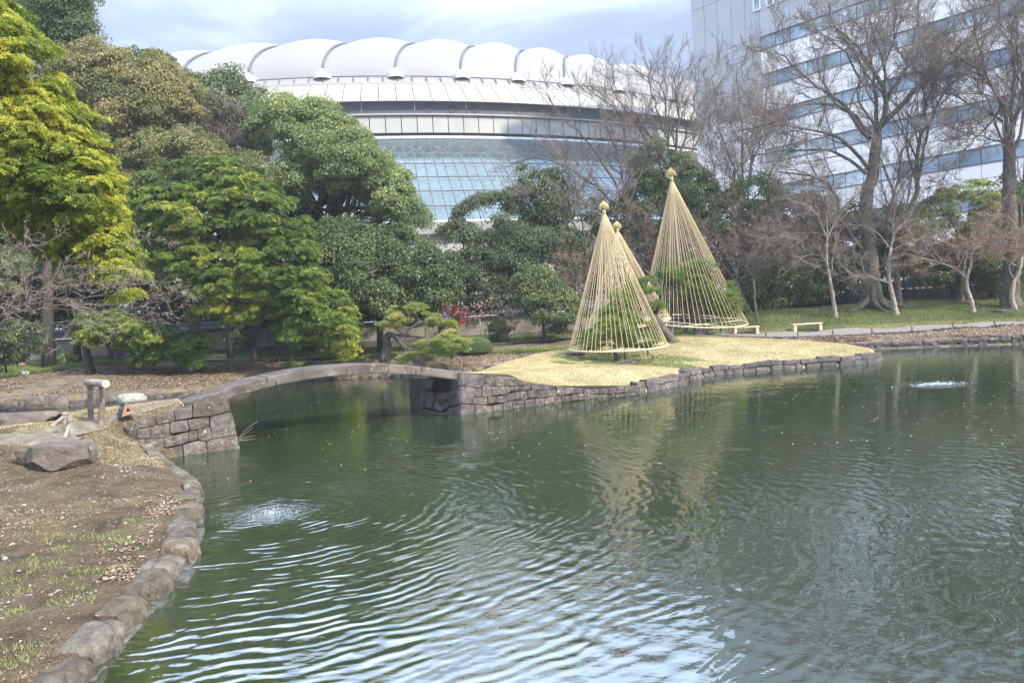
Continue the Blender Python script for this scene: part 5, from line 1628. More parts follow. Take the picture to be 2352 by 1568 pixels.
# middle group
evergreen('evergreen_tree', 'tall dark bluish evergreen in the centre behind the pink plum', [(1012, 540), (1030, 515), (1060, 480), (1095, 450), (1135, 430), (1170, 440), (1200, 470), (1225, 510), (1290, 510), (1330, 560), (1330, 640), (1260, 690), (1180, 720), (1090, 735), (1040, 700), (1020, 620)], 50.5, 2.8, L_BLU, 430, 0.62, 230, 0.19, 0.085, trunk_r=0.25, tb=0.42, tn=0.25)
evergreen('evergreen_tree', 'big camphor tree with mottled crown and dark curving limbs before the stadium', [(590, 300), (610, 245), (640, 222), (690, 222), (720, 235), (745, 245), (790, 275), (850, 290), (868, 330), (890, 365), (930, 400), (965, 440), (990, 490), (1000, 560), (960, 600), (880, 530), (840, 470), (780, 450), (735, 430), (690, 470), (640, 450), (600, 390)], 44, 3.2, L_CAM, 520, 0.60, 240, 0.17, 0.085, trunk=[(800, None), (770, 640), (765, 560), (780, 480)], trunk_r=0.42, bark='bark_dark', tb=0.5, tn=0.45, hot=0.05,
          limbs=[([(690, 520), (720, 480), (760, 452), (790, 430), (820, 420)], 0.34, 0.14, [2, 1.5, 1, 0.5, 0]), ([(735, 465), (745, 400), (750, 350), (735, 300)], 0.16, 0.05, [-1, -1.5, -2, -2]), ([(696, 500), (700, 450), (716, 410), (712, 370)], 0.16, 0.05, [1, 0, -1, -2]), ([(760, 452), (778, 400), (790, 350), (800, 310)], 0.18, 0.05, [0, -1, -2, -2.5])])
evergreen('evergreen_tree', 'dark broadleaf evergreen under the camphor tree, right of the layered tree', [(700, 520), (760, 500), (840, 520), (930, 560), (1000, 575), (1035, 600), (1040, 640), (1020, 700), (990, 745), (900, 742), (850, 735), (820, 700), (780, 700), (740, 640), (700, 590)], 41, 2.6, L_DRK, 430, 0.55, 230, 0.19, 0.095, trunk_r=0.22, tb=0.62, tn=0.35, hot=0.03)
evergreen('evergreen_tree', 'rounded dark green tree with slim trunk left of the nearest rope cone', [(1185, 640), (1215, 610), (1250, 600), (1290, 630), (1325, 680), (1340, 720), (1320, 750), (1270, 752), (1235, 720), (1195, 700)], 43.5, 1.3, L_DRK, 130, 0.45, 190, 0.16, 0.08, trunk=[(1250, None), (1248, 735), (1246, 700)], trunk_r=0.11, bark='bark', tb=0.75, tn=0.5)
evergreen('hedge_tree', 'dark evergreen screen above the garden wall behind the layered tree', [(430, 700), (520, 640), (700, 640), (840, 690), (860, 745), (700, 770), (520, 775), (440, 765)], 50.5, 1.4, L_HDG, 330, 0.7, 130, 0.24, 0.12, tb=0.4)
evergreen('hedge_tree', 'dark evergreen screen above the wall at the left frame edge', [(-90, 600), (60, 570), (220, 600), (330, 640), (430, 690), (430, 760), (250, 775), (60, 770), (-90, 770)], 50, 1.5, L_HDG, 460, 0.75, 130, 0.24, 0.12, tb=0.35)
# left slope
evergreen('hedge_tree', 'dense dull green foliage behind the near yellow green tree', [(-140, 200), (60, 180), (200, 260), (300, 330), (400, 400), (430, 600), (300, 640), (-140, 640)], 47, 2.5, L_CAM, 560, 0.85, 150, 0.24, 0.12, tb=0.35, tn=0.4)
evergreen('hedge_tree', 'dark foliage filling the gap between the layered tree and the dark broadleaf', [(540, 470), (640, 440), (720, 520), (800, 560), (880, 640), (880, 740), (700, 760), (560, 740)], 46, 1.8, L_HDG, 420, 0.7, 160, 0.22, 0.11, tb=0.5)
evergreen('evergreen_tree', 'mid green tree with yellowish top between the olive crown and layered tree', [(270, 330), (330, 310), (400, 300), (445, 322), (500, 345), (570, 350), (620, 390), (600, 450), (500, 450), (380, 430), (290, 440)], 40, 2.4, L_OLV, 260, 0.6, 210, 0.18, 0.085, tb=0.42, tn=0.5, trunk_r=0.25)
evergreen('evergreen_tree', 'olive brown broad crown with a dark forked trunk at upper left', [(100, 120), (140, 100), (185, 108), (235, 112), (260, 120), (300, 115), (345, 135), (400, 150), (430, 175), (455, 200), (460, 245), (445, 275), (400, 290), (350, 320), (300, 330), (255, 330), (215, 290), (180, 250), (140, 210)], 43, 3.2, L_OLV, 560, 0.58, 230, 0.18, 0.085, trunk=[(262, None), (258, 420), (262, 300), (288, 232)], trunk_r=0.26, tb=0.62, tn=0.5, hot=0.06, lean=0.0,
          limbs=[([(262, 300), (300, 272), (345, 262), (400, 255)], 0.12, 0.04, [-1, -1.5, -2, -2])])
evergreen('evergreen_tree', 'dark green tree top cut by the upper left frame edge', [(35, -60), (120, -80), (200, -60), (203, 10), (208, 60), (204, 105), (180, 118), (140, 120), (95, 95), (60, 50), (30, 10)], 44, 2.6, L_CAM, 260, 0.62, 230, 0.19, 0.09, trunk=[(110, None), (105, 300), (110, 150), (60, 30)], trunk_r=0.28, tb=0.30)
evergreen('shrub', 'rounded olive bush at the left frame edge under the yellow green tree', [(-60, 520), (10, 520), (40, 560), (48, 610), (50, 650), (20, 670), (-60, 680)], 34, 1.1, L_CAM, 80, 0.3, 200, 0.10, 0.05, trunk_r=0.08, tb=0.5, cat='shrub', trunk=[(-50, None), (-50, 700), (-30, 620)])
evergreen('shrub', 'dark leafy shrub in front of the wall at the left frame edge', [(-80, 740), (20, 735), (75, 750), (100, 790), (60, 830), (0, 845), (-80, 845)], 40, 0.9, L_DRK, 70, 0.4, 170, 0.15, 0.07, trunk_r=0.06, tb=0.5, cat='shrub')
evergreen('evergreen_tree', 'layered bright green tree spreading over the left middle of the garden', [(290, 440), (330, 400), (370, 370), (440, 362), (520, 375), (590, 395), (640, 430), (690, 480), (715, 530), (732, 590), (745, 640), (780, 690), (812, 730), (828, 770), (815, 805), (775, 815), (720, 805), (690, 790), (640, 770), (610, 730), (560, 740), (500, 720), (455, 740), (425, 700), (380, 660), (330, 640), (300, 580), (285, 510)], 36, 3.2, L_GRN, 1250, 0.40, 32, 0.15, 0.052, flat=0.30, rosette=6, trunk=[(432, None), (445, 790), (452, 700), (470, 600), (490, 520)], trunk_r=0.30, tb=0.50, tn=0.45, hot=0.14, front=0.66, edge=0.35,
          limbs=[([(460, 640), (500, 625), (530, 640), (560, 660), (600, 690)], 0.16, 0.05, [0, -.5, -1, -1.4, -1.5]), ([(470, 600), (420, 560), (370, 540), (330, 530)], 0.16, 0.05, [0, -.4, -.8, -1]), ([(480, 560), (540, 520), (600, 500), (660, 520)], 0.15, 0.05, [0, -.4, -.8, -1])])
evergreen('evergreen_tree', 'low spreading bright green boughs hanging before the garden wall at left', [(185, 745), (210, 722), (260, 715), (310, 722), (350, 745), (400, 752), (440, 765), (482, 792), (470, 815), (462, 842), (440, 838), (410, 815), (380, 812), (362, 838), (330, 830), (300, 800), (270, 790), (235, 795), (200, 780)], 36.5, 1.4, L_GRN, 360, 0.36, 26, 0.155, 0.058, flat=0.45, rosette=6, trunk=[(205, None), (195, 790), (180, 745), (165, 700)], trunk_r=0.22, tb=0.5, tn=0.5, hot=0.16)
evergreen('evergreen_tree', 'near yellow green tree filling the left frame edge', [(-120, -80), (20, -40), (45, 10), (65, 60), (90, 95), (110, 150), (150, 215), (185, 270), (225, 320), (262, 352), (275, 400), (290, 450), (285, 500), (268, 540), (285, 575), (315, 600), (328, 632), (318, 670), (290, 690), (262, 672), (225, 640), (180, 600), (110, 570), (50, 545), (-30, 520), (-120, 500)], 20.5, 2.3, L_YEL, 1450, 0.30, 34, 0.115, 0.036, flat=0.33, rosette=7, trunk=[(-160, None), (-150, 600), (-120, 400), (-60, 200)], trunk_r=0.35, tb=0.60, tn=0.45, hot=0.2, front=0.66, edge=0.3,
          limbs=[([(-60, 480), (20, 520), (90, 560), (180, 600), (260, 640)], 0.10, 0.03, [.3, 0, -.2, -.4, -.5]), ([(-60, 440), (60, 470), (150, 500), (240, 545)], 0.09, 0.03, [.3, 0, -.3, -.5]), ([(-80, 240), (0, 260), (80, 300), (160, 340)], 0.09, 0.03, [0, -.5, -1, -1.2])])
evergreen('sapling', 'small thin sapling with a few yellow green leaves before the left wall', [(138, 812), (160, 806), (185, 810), (180, 822), (150, 826)], 40, 0.3, L_GRN, 14, 0.2, 40, 0.12, 0.05, trunk=[(152, None), (158, 830), (165, 816)], trunk_r=0.025, bark='bark', tb=0.7, cat='sapling')
for u, w, lab in ((540, 22, 'leafy sapling against the garden wall behind the layered tree'), (575, 18, 'thin sapling right of the leafy sapling by the garden wall'), (1145, 22, 'leafy sapling left of the wall opening behind the pink plum')):
    evergreen('sapling', lab, [(u - w, 745), (u, 732), (u + w, 745), (u + w, 790), (u - w, 795)], 44.5, 0.5, L_DRK, 26, 0.28, 80, 0.15, 0.07, trunk_r=0.03, tb=0.6, cat='sapling')
for u, vt, lab, r in ((583, 770, 'straight dark trunk right of the two saplings by the wall', 0.13), (638, 780, 'dark trunk beside the wall corner below the layered tree', 0.10)):
    root = thing('tree', lab, 'tree', (xd(u, 41), 41, z_far(np.array([[xd(u, 41), 41]]))[0][0]))
    q = np.array([[xd(u, 41), 41, root.location.z - 0.1], PD(u - 1, 790, 41), PD(u - 2, 740, 41), PD(u - 3, 690, 41)])
    v, f = tube1(smooth_path(q, 4), np.linspace(r * 1.2, r * 0.8, 13), 8); mk('trunk', v, f, M['bark_dark'], root, smooth=True)

# ------------------------------------------------------------------ bare trees
lv_big = [dict(nch=11, lr=0.50, ang=36, rr=0.46, K=7, up=0.14, wob=0.075, tmin=0.18), dict(nch=9, lr=0.50, ang=36, rr=0.46, K=6, up=0.13, wob=0.085, tmin=0.12),
          dict(nch=7, lr=0.55, ang=36, rr=0.55, K=4, up=0.12, wob=0.10, tmin=0.1), dict(nch=6, lr=0.60, ang=36, rr=0.6, K=3, up=0.10, wob=0.12, tmin=0.05)]
lv_mid = [dict(nch=11, lr=0.46, ang=36, rr=0.46, K=6, up=0.14, wob=0.075, tmin=0.15), dict(nch=9, lr=0.52, ang=36, rr=0.55, K=5, up=0.14, wob=0.085, tmin=0.10),
          dict(nch=9, lr=0.6, ang=34, rr=0.7, K=3, up=0.14, wob=0.11, tmin=0.05)]
lv_map = [dict(nch=12, lr=0.52, ang=42, rr=0.48, K=6, up=0.04, wob=0.16, tmin=0.12, flat=0.6), dict(nch=9, lr=0.50, ang=45, rr=0.55, K=5, up=0.04, wob=0.16, tmin=0.1, flat=0.6),
          dict(nch=10, lr=0.55, ang=45, rr=0.7, K=3, up=0.03, wob=0.15, tmin=0.05, flat=0.6)]
RM = 0.0048
# tall trees in front of the stadium and office
bare_tree('tall bare tree fanning in front of the stadium windows, left of centre trees', 1437, 560, 53, [
    ([(1437, 480), (1400, 400), (1350, 330), (1290, 270), (1262, 225)], 0.13, 0.03, -2), ([(1437, 490), (1380, 440), (1310, 390), (1240, 365), (1185, 372)], 0.12, 0.03, 1),
    ([(1437, 470), (1425, 380), (1400, 300), (1370, 240)], 0.13, 0.03, 2), ([(1440, 480), (1470, 400), (1480, 320), (1476, 262)], 0.12, 0.03, -1), ([(1420, 500), (1350, 470), (1280, 450), (1220, 430)], 0.11, 0.03, -2),
    ([(1437, 470), (1446, 400), (1440, 330), (1425, 270)], 0.1, 0.03, 1), ([(1430, 520), (1380, 500), (1320, 495), (1262, 520)], 0.09, 0.02, 2)],
    lv_mid + [], 'bark', 'twig', trunk=[(1437, 560), (1438, 520), (1437, 470)], tr_r=(0.28, 0.16), group='tall bare trees behind the rope cones', rmin=0.0065)
bare_tree('tall bare tree against the sky left of the office building', 1548, 560, 57, [
    ([(1545, 400), (1500, 320), (1440, 260), (1408, 205), (1392, 170)], 0.13, 0.03, 1), ([(1545, 380), (1520, 280), (1490, 190), (1497, 160), (1494, 145)], 0.13, 0.03, -2),
    ([(1548, 380), (1558, 280), (1550, 180), (1562, 150)], 0.15, 0.03, 0), ([(1550, 380), (1580, 300), (1600, 210), (1606, 165)], 0.12, 0.03, 2), ([(1545, 400), (1470, 300), (1400, 240), (1355, 205)], 0.11, 0.03, -2),
    ([(1550, 400), (1600, 330), (1625, 250), (1630, 210)], 0.11, 0.03, 1), ([(1545, 390), (1530, 300), (1520, 200), (1460, 165)], 0.1, 0.03, 1)],
    lv_mid, 'bark', 'twig', trunk=[(1548, 560), (1548, 480), (1546, 380)], tr_r=(0.30, 0.18), group='tall bare trees behind the rope cones', rmin=0.0065)
bare_tree('tall bare tree against the office corner', 1700, 560, 55, [
    ([(1700, 480), (1680, 380), (1650, 280), (1640, 190), (1648, 165)], 0.12, 0.03, 1), ([(1700, 470), (1705, 360), (1700, 250), (1692, 190), (1700, 150)], 0.13, 0.03, -1), ([(1700, 480), (1730, 380), (1755, 280), (1770, 180), (1765, 170)], 0.12, 0.03, 1),
    ([(1700, 500), (1650, 430), (1635, 340), (1626, 260)], 0.1, 0.02, -1), ([(1700, 490), (1760, 420), (1800, 340), (1820, 250)], 0.11, 0.03, -2), ([(1700, 500), (1720, 420), (1730, 320), (1742, 200)], 0.1, 0.03, 2), ([(1700, 520), (1690, 440), (1670, 380), (1655, 330)], 0.08, 0.02, 2)],
    lv_mid, 'bark', 'twig', trunk=[(1700, 570), (1700, 520), (1700, 470)], tr_r=(0.26, 0.15), group='tall bare trees behind the rope cones', rmin=0.0065)
bare_tree('thin bare tree behind the rope cones with pale grey limbs', 1345, 640, 50, [
    ([(1345, 560), (1310, 500), (1270, 460), (1200, 440)], 0.07, 0.02, -1), ([(1345, 560), (1330, 480), (1320, 420), (1290, 360)], 0.07, 0.02, 0), ([(1345, 560), (1370, 500), (1400, 460), (1440, 430)], 0.07, 0.02, 1), ([(1345, 580), (1300, 560), (1250, 570), (1220, 560)], 0.06, 0.015, 0)],
    lv_mid[:3], 'bark', 'twig', trunk=[(1345, 640), (1345, 600), (1345, 550)], tr_r=(0.14, 0.09), rmin=0.008)
# big buttressed tree
ZR, ZPL, ZRR, _ = bare_tree('huge bare tree with flaring buttress roots on the right lawn', 2004, 712, 46, [
    ([(2006, 400), (2012, 320), (2036, 232), (2014, 175), (1976, 120), (1914, 60), (1900, 0)], 0.30, 0.03, -1), ([(2012, 310), (2013, 220), (2004, 160), (1990, 90), (1985, 10)], 0.17, 0.03, 1),
    ([(2014, 300), (2060, 250), (2100, 215), (2170, 140), (2240, 70), (2290, 0)], 0.22, 0.03, -2), ([(2036, 232), (2080, 160), (2100, 90), (2110, 20), (2120, -50)], 0.15, 0.03, 2),
    ([(2000, 310), (1960, 260), (1900, 215), (1840, 170), (1800, 130), (1770, 100)], 0.17, 0.03, 2), ([(1998, 320), (1940, 250), (1884, 240), (1820, 245), (1764, 285), (1700, 300)], 0.15, 0.03, -2),
    ([(1996, 390), (1930, 315), (1880, 300), (1820, 290), (1740, 300), (1660, 330)], 0.15, 0.03, -3), ([(1990, 400), (1930, 355), (1850, 345), (1770, 350), (1690, 380)], 0.13, 0.03, 2),
    ([(1984, 584), (1948, 530), (1926, 495), (1926, 460), (1905, 420), (1850, 402), (1790, 392)], 0.20, 0.04, -2), ([(1984, 560), (1935, 547), (1880, 538), (1839, 534), (1800, 545), (1764, 556)], 0.13, 0.03, -3),
    ([(2060, 540), (2085, 495), (2104, 430), (2112, 340), (2140, 270), (2180, 200), (2230, 150), (2290, 90)], 0.22, 0.03, 1), ([(2104, 430), (2120, 360), (2130, 290), (2120, 210), (2140, 130), (2150, 60)], 0.13, 0.03, -1),
    ([(2030, 560), (2044, 480), (2064, 400), (2084, 330), (2150, 250), (2210, 200)], 0.14, 0.03, -2), ([(2036, 250), (2030, 170), (2050, 100), (2060, 20), (2055, -50)], 0.12, 0.03, 1), ([(1976, 190), (1940, 120), (1890, 80), (1860, 40)], 0.09, 0.02, 0)],
    lv_big, 'bark', 'twig', trunk=[(2004, 712), (2004, 680), (2000, 620), (1995, 560), (1988, 492), (1992, 440), (2006, 390), (2012, 320)], tr_r=(0.50, 0.30), rmin=RM)
# buttress roots as part of the trunk
mbr = MB()
base = np.array(ZR.location) + np.array([0, 0, 0.1])
for k, a in enumerate(np.arange(9) / 9 * 2 * np.pi + 0.25):
    ln = rng.uniform(1.0, 1.9) * (1.35 if math.cos(a) < -0.7 or math.cos(a) > 0.8 else 1)
    dr = np.array([math.cos(a), math.sin(a), 0]); sd = np.array([-dr[1], dr[0], 0]) * rng.uniform(-0.2, 0.2)
    q = smooth_path([base + dr * 0.22 + [0, 0, 2.3], base + dr * 0.36 + [0, 0, 1.3], base + dr * 0.52 + [0, 0, 0.55], base + dr * (0.5 + ln * 0.45) + sd + [0, 0, 0.10], base + dr * (0.5 + ln) + sd * 2 + [0, 0, -0.12]], 4)
    v, f = tube1(q, np.interp(np.linspace(0, 1, len(q)), [0, 0.3, 0.6, 1], [0.12, 0.22, 0.20, 0.06]), 7)
    mbr.add(v, f[0])
mbr.build('roots', M['bark'], ZR, smooth=True)
bare_tree('tall bare tree with pale mottled trunk at the right frame edge', 2322, 690, 44, [
    ([(2321, 400), (2318, 300), (2309, 262), (2285, 210), (2264, 175), (2250, 100), (2225, 20)], 0.22, 0.03, -1), ([(2321, 380), (2325, 260), (2330, 180), (2325, 90), (2335, 0)], 0.20, 0.03, 1), ([(2325, 300), (2345, 220), (2362, 130), (2380, 40)], 0.16, 0.03, -1),
    ([(2309, 262), (2280, 200), (2230, 150), (2170, 110), (2120, 100)], 0.12, 0.03, -2), ([(2303, 280), (2260, 250), (2220, 235), (2160, 200), (2100, 165)], 0.10, 0.03, 1), ([(2298, 250), (2268, 290), (2236, 322), (2200, 362), (2172, 395)], 0.09, 0.03, -1),
    ([(2303, 327), (2260, 316), (2220, 304), (2190, 296), (2165, 280)], 0.08, 0.02, -1.5), ([(2321, 400), (2318, 350), (2290, 300), (2276, 240), (2230, 180)], 0.11, 0.03, 2), ([(2330, 340), (2352, 260), (2345, 160), (2300, 60), (2290, -20)], 0.12, 0.03, 1),
    ([(2340, 520), (2352, 440), (2358, 330), (2375, 220)], 0.10, 0.03, -1)],
    lv_big[:3] + [lv_big[3]], 'bark', 'twig', trunk=[(2322, 690), (2322, 640), (2325, 560), (2316, 460), (2320, 380), (2318, 290)], tr_r=(0.46, 0.28), rmin=RM)
bare_tree('slender pale trunked bare tree above the lawn, right of the huge tree, behind crooked maple', 2064, 698, 47.5, [
    ([(2056, 590), (2060, 520), (2050, 450), (2030, 380), (1990, 300)], 0.12, 0.03, 0), ([(2058, 590), (2080, 510), (2089, 440), (2110, 360)], 0.12, 0.03, 1), ([(2056, 600), (2030, 540), (2000, 500)], 0.07, 0.02, 0)],
    lv_mid, 'bark', 'twig', trunk=[(2064, 698), (2061, 645), (2058, 600), (2056, 560)], tr_r=(0.21, 0.14), rmin=RM)
# maples on the lawn
G_M = 'small bare maples on the right lawn'
bare_tree('thin straight bare maple nearest the right hand bench', 1919, 731, 43.6, [
    ([(1900, 547), (1898, 500), (1905, 450), (1890, 400)], 0.06, 0.012, 0), ([(1902, 560), (1880, 500), (1850, 470), (1800, 455)], 0.05, 0.012, -1), ([(1907, 640), (1880, 612), (1848, 600), (1800, 560)], 0.05, 0.012, 1), ([(1908, 625), (1890, 590), (1855, 585), (1820, 610)], 0.035, 0.01, -1),
    ([(1908, 630), (1914, 590), (1918, 540), (1920, 480)], 0.04, 0.01, 0), ([(1899, 550), (1925, 500), (1950, 460), (1980, 440)], 0.05, 0.01, 1)],
    lv_map, 'bark_pale', 'twig', trunk=[(1919, 731), (1914, 685), (1906, 642), (1899, 600), (1899, 547)], tr_r=(0.115, 0.065), group=G_M, rmin=0.005)
bare_tree('leaning pale bare maple in front of the huge tree', 2058, 722, 43.5, [
    ([(2045, 590), (2050, 540), (2053, 500), (2058, 430)], 0.07, 0.012, 0), ([(2044, 650), (2010, 640), (1985, 628), (1965, 634), (1940, 618), (1925, 590)], 0.065, 0.012, -1), ([(2047, 575), (2020, 540), (1990, 522), (1940, 515)], 0.05, 0.012, 1),
    ([(2046, 578), (2075, 560), (2120, 545), (2160, 520)], 0.045, 0.012, -1), ([(2046, 570), (2060, 530), (2090, 500), (2110, 450)], 0.05, 0.012, 1), ([(2044, 650), (2035, 612), (2040, 597), (2052, 590)], 0.03, 0.01, 0), ([(1985, 628), (1982, 610), (1975, 590), (1950, 570)], 0.03, 0.01, 0)],
    lv_map, 'bark_pale', 'twig', trunk=[(2058, 722), (2052, 690), (2044, 655), (2041, 620), (2046, 570)], tr_r=(0.15, 0.08), group=G_M, rmin=0.005)
bare_tree('forked crooked bare maple with an orange brown twig canopy', 2236, 717, 43.5, [
    ([(2221, 640), (2195, 618), (2165, 604), (2139, 597), (2100, 588), (2074, 580)], 0.07, 0.014, -1.5), ([(2228, 595), (2200, 570), (2180, 560), (2150, 550)], 0.045, 0.01, -1), ([(2230, 590), (2240, 570), (2262, 555), (2300, 545)], 0.05, 0.01, 1),
    ([(2229, 592), (2225, 560), (2235, 535), (2250, 510)], 0.045, 0.01, 0), ([(2170, 606), (2150, 580), (2130, 560), (2100, 545)], 0.04, 0.01, 0), ([(2235, 580), (2260, 560), (2290, 570), (2330, 580)], 0.04, 0.01, -1)],
    lv_map, 'bark_pale', 'twig_red', trunk=[(2236, 717), (2230, 690), (2222, 665), (2221, 637), (2229, 610), (2231, 588)], tr_r=(0.13, 0.06), group=G_M, rmin=0.005)
bare_tree('straight grey trunk of a bare maple just left behind the forked maple', 2209, 694, 46.5, [
    ([(2214, 600), (2222, 560), (2230, 520), (2260, 480)], 0.06, 0.012, 0), ([(2215, 600), (2190, 560), (2160, 540), (2110, 530)], 0.05, 0.012, -1), ([(2214, 590), (2250, 550), (2290, 530), (2330, 520)], 0.05, 0.012, 0)],
    lv_map, 'bark', 'twig_red', trunk=[(2209, 694), (2210, 650), (2213, 610), (2221, 567)], tr_r=(0.16, 0.09), group=G_M, rmin=0.0055)
bare_tree('crooked pale bare maple at the right frame edge', 2331, 710, 43.4, [
    ([(2338, 640), (2348, 600), (2346, 570), (2338, 530)], 0.09, 0.012, 0), ([(2334, 610), (2300, 590), (2270, 570), (2230, 560)], 0.05, 0.012, -1), ([(2328, 640), (2318, 615), (2330, 590), (2336, 560), (2300, 530)], 0.06, 0.012, -1), ([(2345, 600), (2370, 560), (2390, 520)], 0.06, 0.012, 0),
    ([(2338, 530), (2320, 500), (2290, 490), (2250, 500)], 0.04, 0.01, 0)],
    lv_map, 'bark_pale', 'twig_red', trunk=[(2331, 710), (2324, 685), (2328, 650), (2340, 625), (2346, 590)], tr_r=(0.15, 0.09), group=G_M, rmin=0.005)
bare_tree('old leaning bare maple with purple brown twigs right of the tallest cone', 1724, 716, 47, [
    ([(1690, 650), (1660, 610), (1640, 590), (1600, 570)], 0.10, 0.012, -1), ([(1690, 640), (1680, 590), (1650, 540), (1600, 500)], 0.10, 0.012, 1), ([(1692, 640), (1700, 580), (1720, 530), (1760, 480)], 0.10, 0.012, 0), ([(1695, 650), (1740, 600), (1790, 570), (1850, 560)], 0.09, 0.012, -1),
    ([(1700, 600), (1690, 540), (1700, 490), (1680, 440)], 0.08, 0.012, -1), ([(1710, 600), (1760, 550), (1800, 510), (1850, 500)], 0.08, 0.012, 1), ([(1660, 610), (1640, 560), (1610, 540), (1570, 530)], 0.07, 0.01, 0)],
    [dict(lv_map[0], nch=9), dict(lv_map[1], nch=8), dict(lv_map[2], nch=8)], 'bark', 'twig_red', trunk=[(1724, 716), (1706, 690), (1692, 655), (1690, 620)], tr_r=(0.20, 0.14), rmin=0.007)
bare_tree('slim dark bare maple rising from the lawn right of the tallest cone', 1741, 738, 43.6, [
    ([(1732, 660), (1726, 630), (1710, 600), (1690, 570)], 0.04, 0.01, 0), ([(1733, 650), (1745, 620), (1765, 600), (1800, 580)], 0.04, 0.01, 0), ([(1731, 640), (1740, 600), (1745, 560), (1760, 520)], 0.04, 0.01, 0)],
    lv_map, 'bark', 'twig', trunk=[(1741, 738), (1735, 705), (1733, 680), (1732, 640)], tr_r=(0.075, 0.05), rmin=0.005)
bare_tree('bare brown maple thicket between the rope cones', 1500, 735, 49, [
    ([(1500, 640), (1470, 590), (1440, 560), (1400, 540)], 0.09, 0.012, -1), ([(1500, 640), (1490, 580), (1470, 530), (1440, 490)], 0.09, 0.012, 0), ([(1500, 640), (1520, 590), (1540, 560), (1580, 540)], 0.08, 0.012, 1), ([(1500, 650), (1450, 640), (1400, 640), (1360, 650)], 0.07, 0.012, -1),
    ([(1500, 620), (1500, 560), (1500, 520), (1520, 480)], 0.08, 0.012, 0), ([(1500, 640), (1460, 610), (1420, 600), (1380, 590)], 0.07, 0.01, 1)],
    [dict(lv_map[0], nch=10), dict(lv_map[1], nch=8), dict(lv_map[2], nch=8)], 'bark', 'twig_red', trunk=[(1500, 735), (1500, 690), (1500, 630)], tr_r=(0.18, 0.12), rmin=0.0075)
bare_tree('bare pinkish brown maple left of the nearest rope cone', 1335, 740, 46.5, [
    ([(1330, 680), (1310, 640), (1290, 620), (1270, 610)], 0.06, 0.01, -1), ([(1330, 680), (1330, 640), (1320, 600), (1310, 590)], 0.06, 0.01, 0), ([(1332, 680), (1350, 640), (1380, 610), (1400, 600)], 0.06, 0.01, 1), ([(1330, 690), (1300, 670), (1285, 660), (1270, 662)], 0.05, 0.01, 0)],
    [dict(lv_map[0], nch=9, lr=0.55), dict(lv_map[1], nch=8), dict(lv_map[2], nch=8)], 'bark', 'twig_red', trunk=[(1335, 740), (1332, 710), (1330, 680)], tr_r=(0.10, 0.07), rmin=0.006)
bare_tree('bare maple twigs crossing behind the lawn trunks in the right centre', 1815, 705, 48.5, [
    ([(1810, 640), (1790, 590), (1760, 560), (1720, 550)], 0.07, 0.01, -1), ([(1812, 640), (1840, 590), (1870, 560), (1910, 540)], 0.07, 0.01, 1), ([(1812, 640), (1815, 580), (1820, 530), (1800, 480)], 0.07, 0.01, 0), ([(1812, 640), (1860, 620), (1900, 600), (1940, 560)], 0.06, 0.01, 0)],
    [dict(lv_map[0], nch=9, lr=0.55), dict(lv_map[1], nch=8), dict(lv_map[2], nch=7)], 'bark_dark', 'twig', trunk=[(1815, 705), (1812, 670), (1812, 630)], tr_r=(0.10, 0.07), rmin=0.007)
# dark trunks by the wall
for u0, u1, v1, r, lab in ((1954, 1949, 630, 0.33, 'thick dark trunk just left behind the huge tree'), (1967, 1966, 625, 0.2, 'dark trunk tucked between the thick dark trunk and the huge tree'), (1894, 1874, 660, 0.11, 'short leaning brown trunk near the wall behind the thin maple'),
                           (2082, 2075, 640, 0.07, 'thin forked trunk before the right wall'), (2096, 2100, 640, 0.07, 'thin upright trunk before the right wall'), (2275, 2277, 620, 0.12, 'slim trunk before the wall left of the mottled tree')):
    d = 50; v0 = 705
    root = thing('tree', lab, 'tree', (xd(u0, d), d, z_far(np.array([[xd(u0, d), d]]))[0][0]))
    q = np.array([[xd(u0, d), d, root.location.z - 0.15], PD((u0 * 2 + u1) / 3, 690, d), PD(u1, v1, d), PD(u1 - 6, v1 - 60, d)])
    v, f = tube1(smooth_path(q, 4), np.linspace(r * 1.3, r * 0.7, 13), 9); mk('trunk', v, f, M['bark_dark'] if r > 0.15 else M['bark'], root, smooth=True)
    for s in (-1, 1):
        pl = resample(np.array([PD(u1, v1, d), PD(u1 + s * 12, v1 - 40, d + s), PD(u1 + s * 30, v1 - 90, d + s * 1.5)]), 6)
        v, f = tube1(pl, r * 0.4 * np.linspace(1, .4, 6), 6); mk('limb', v, f, M['bark'], root, smooth=True)
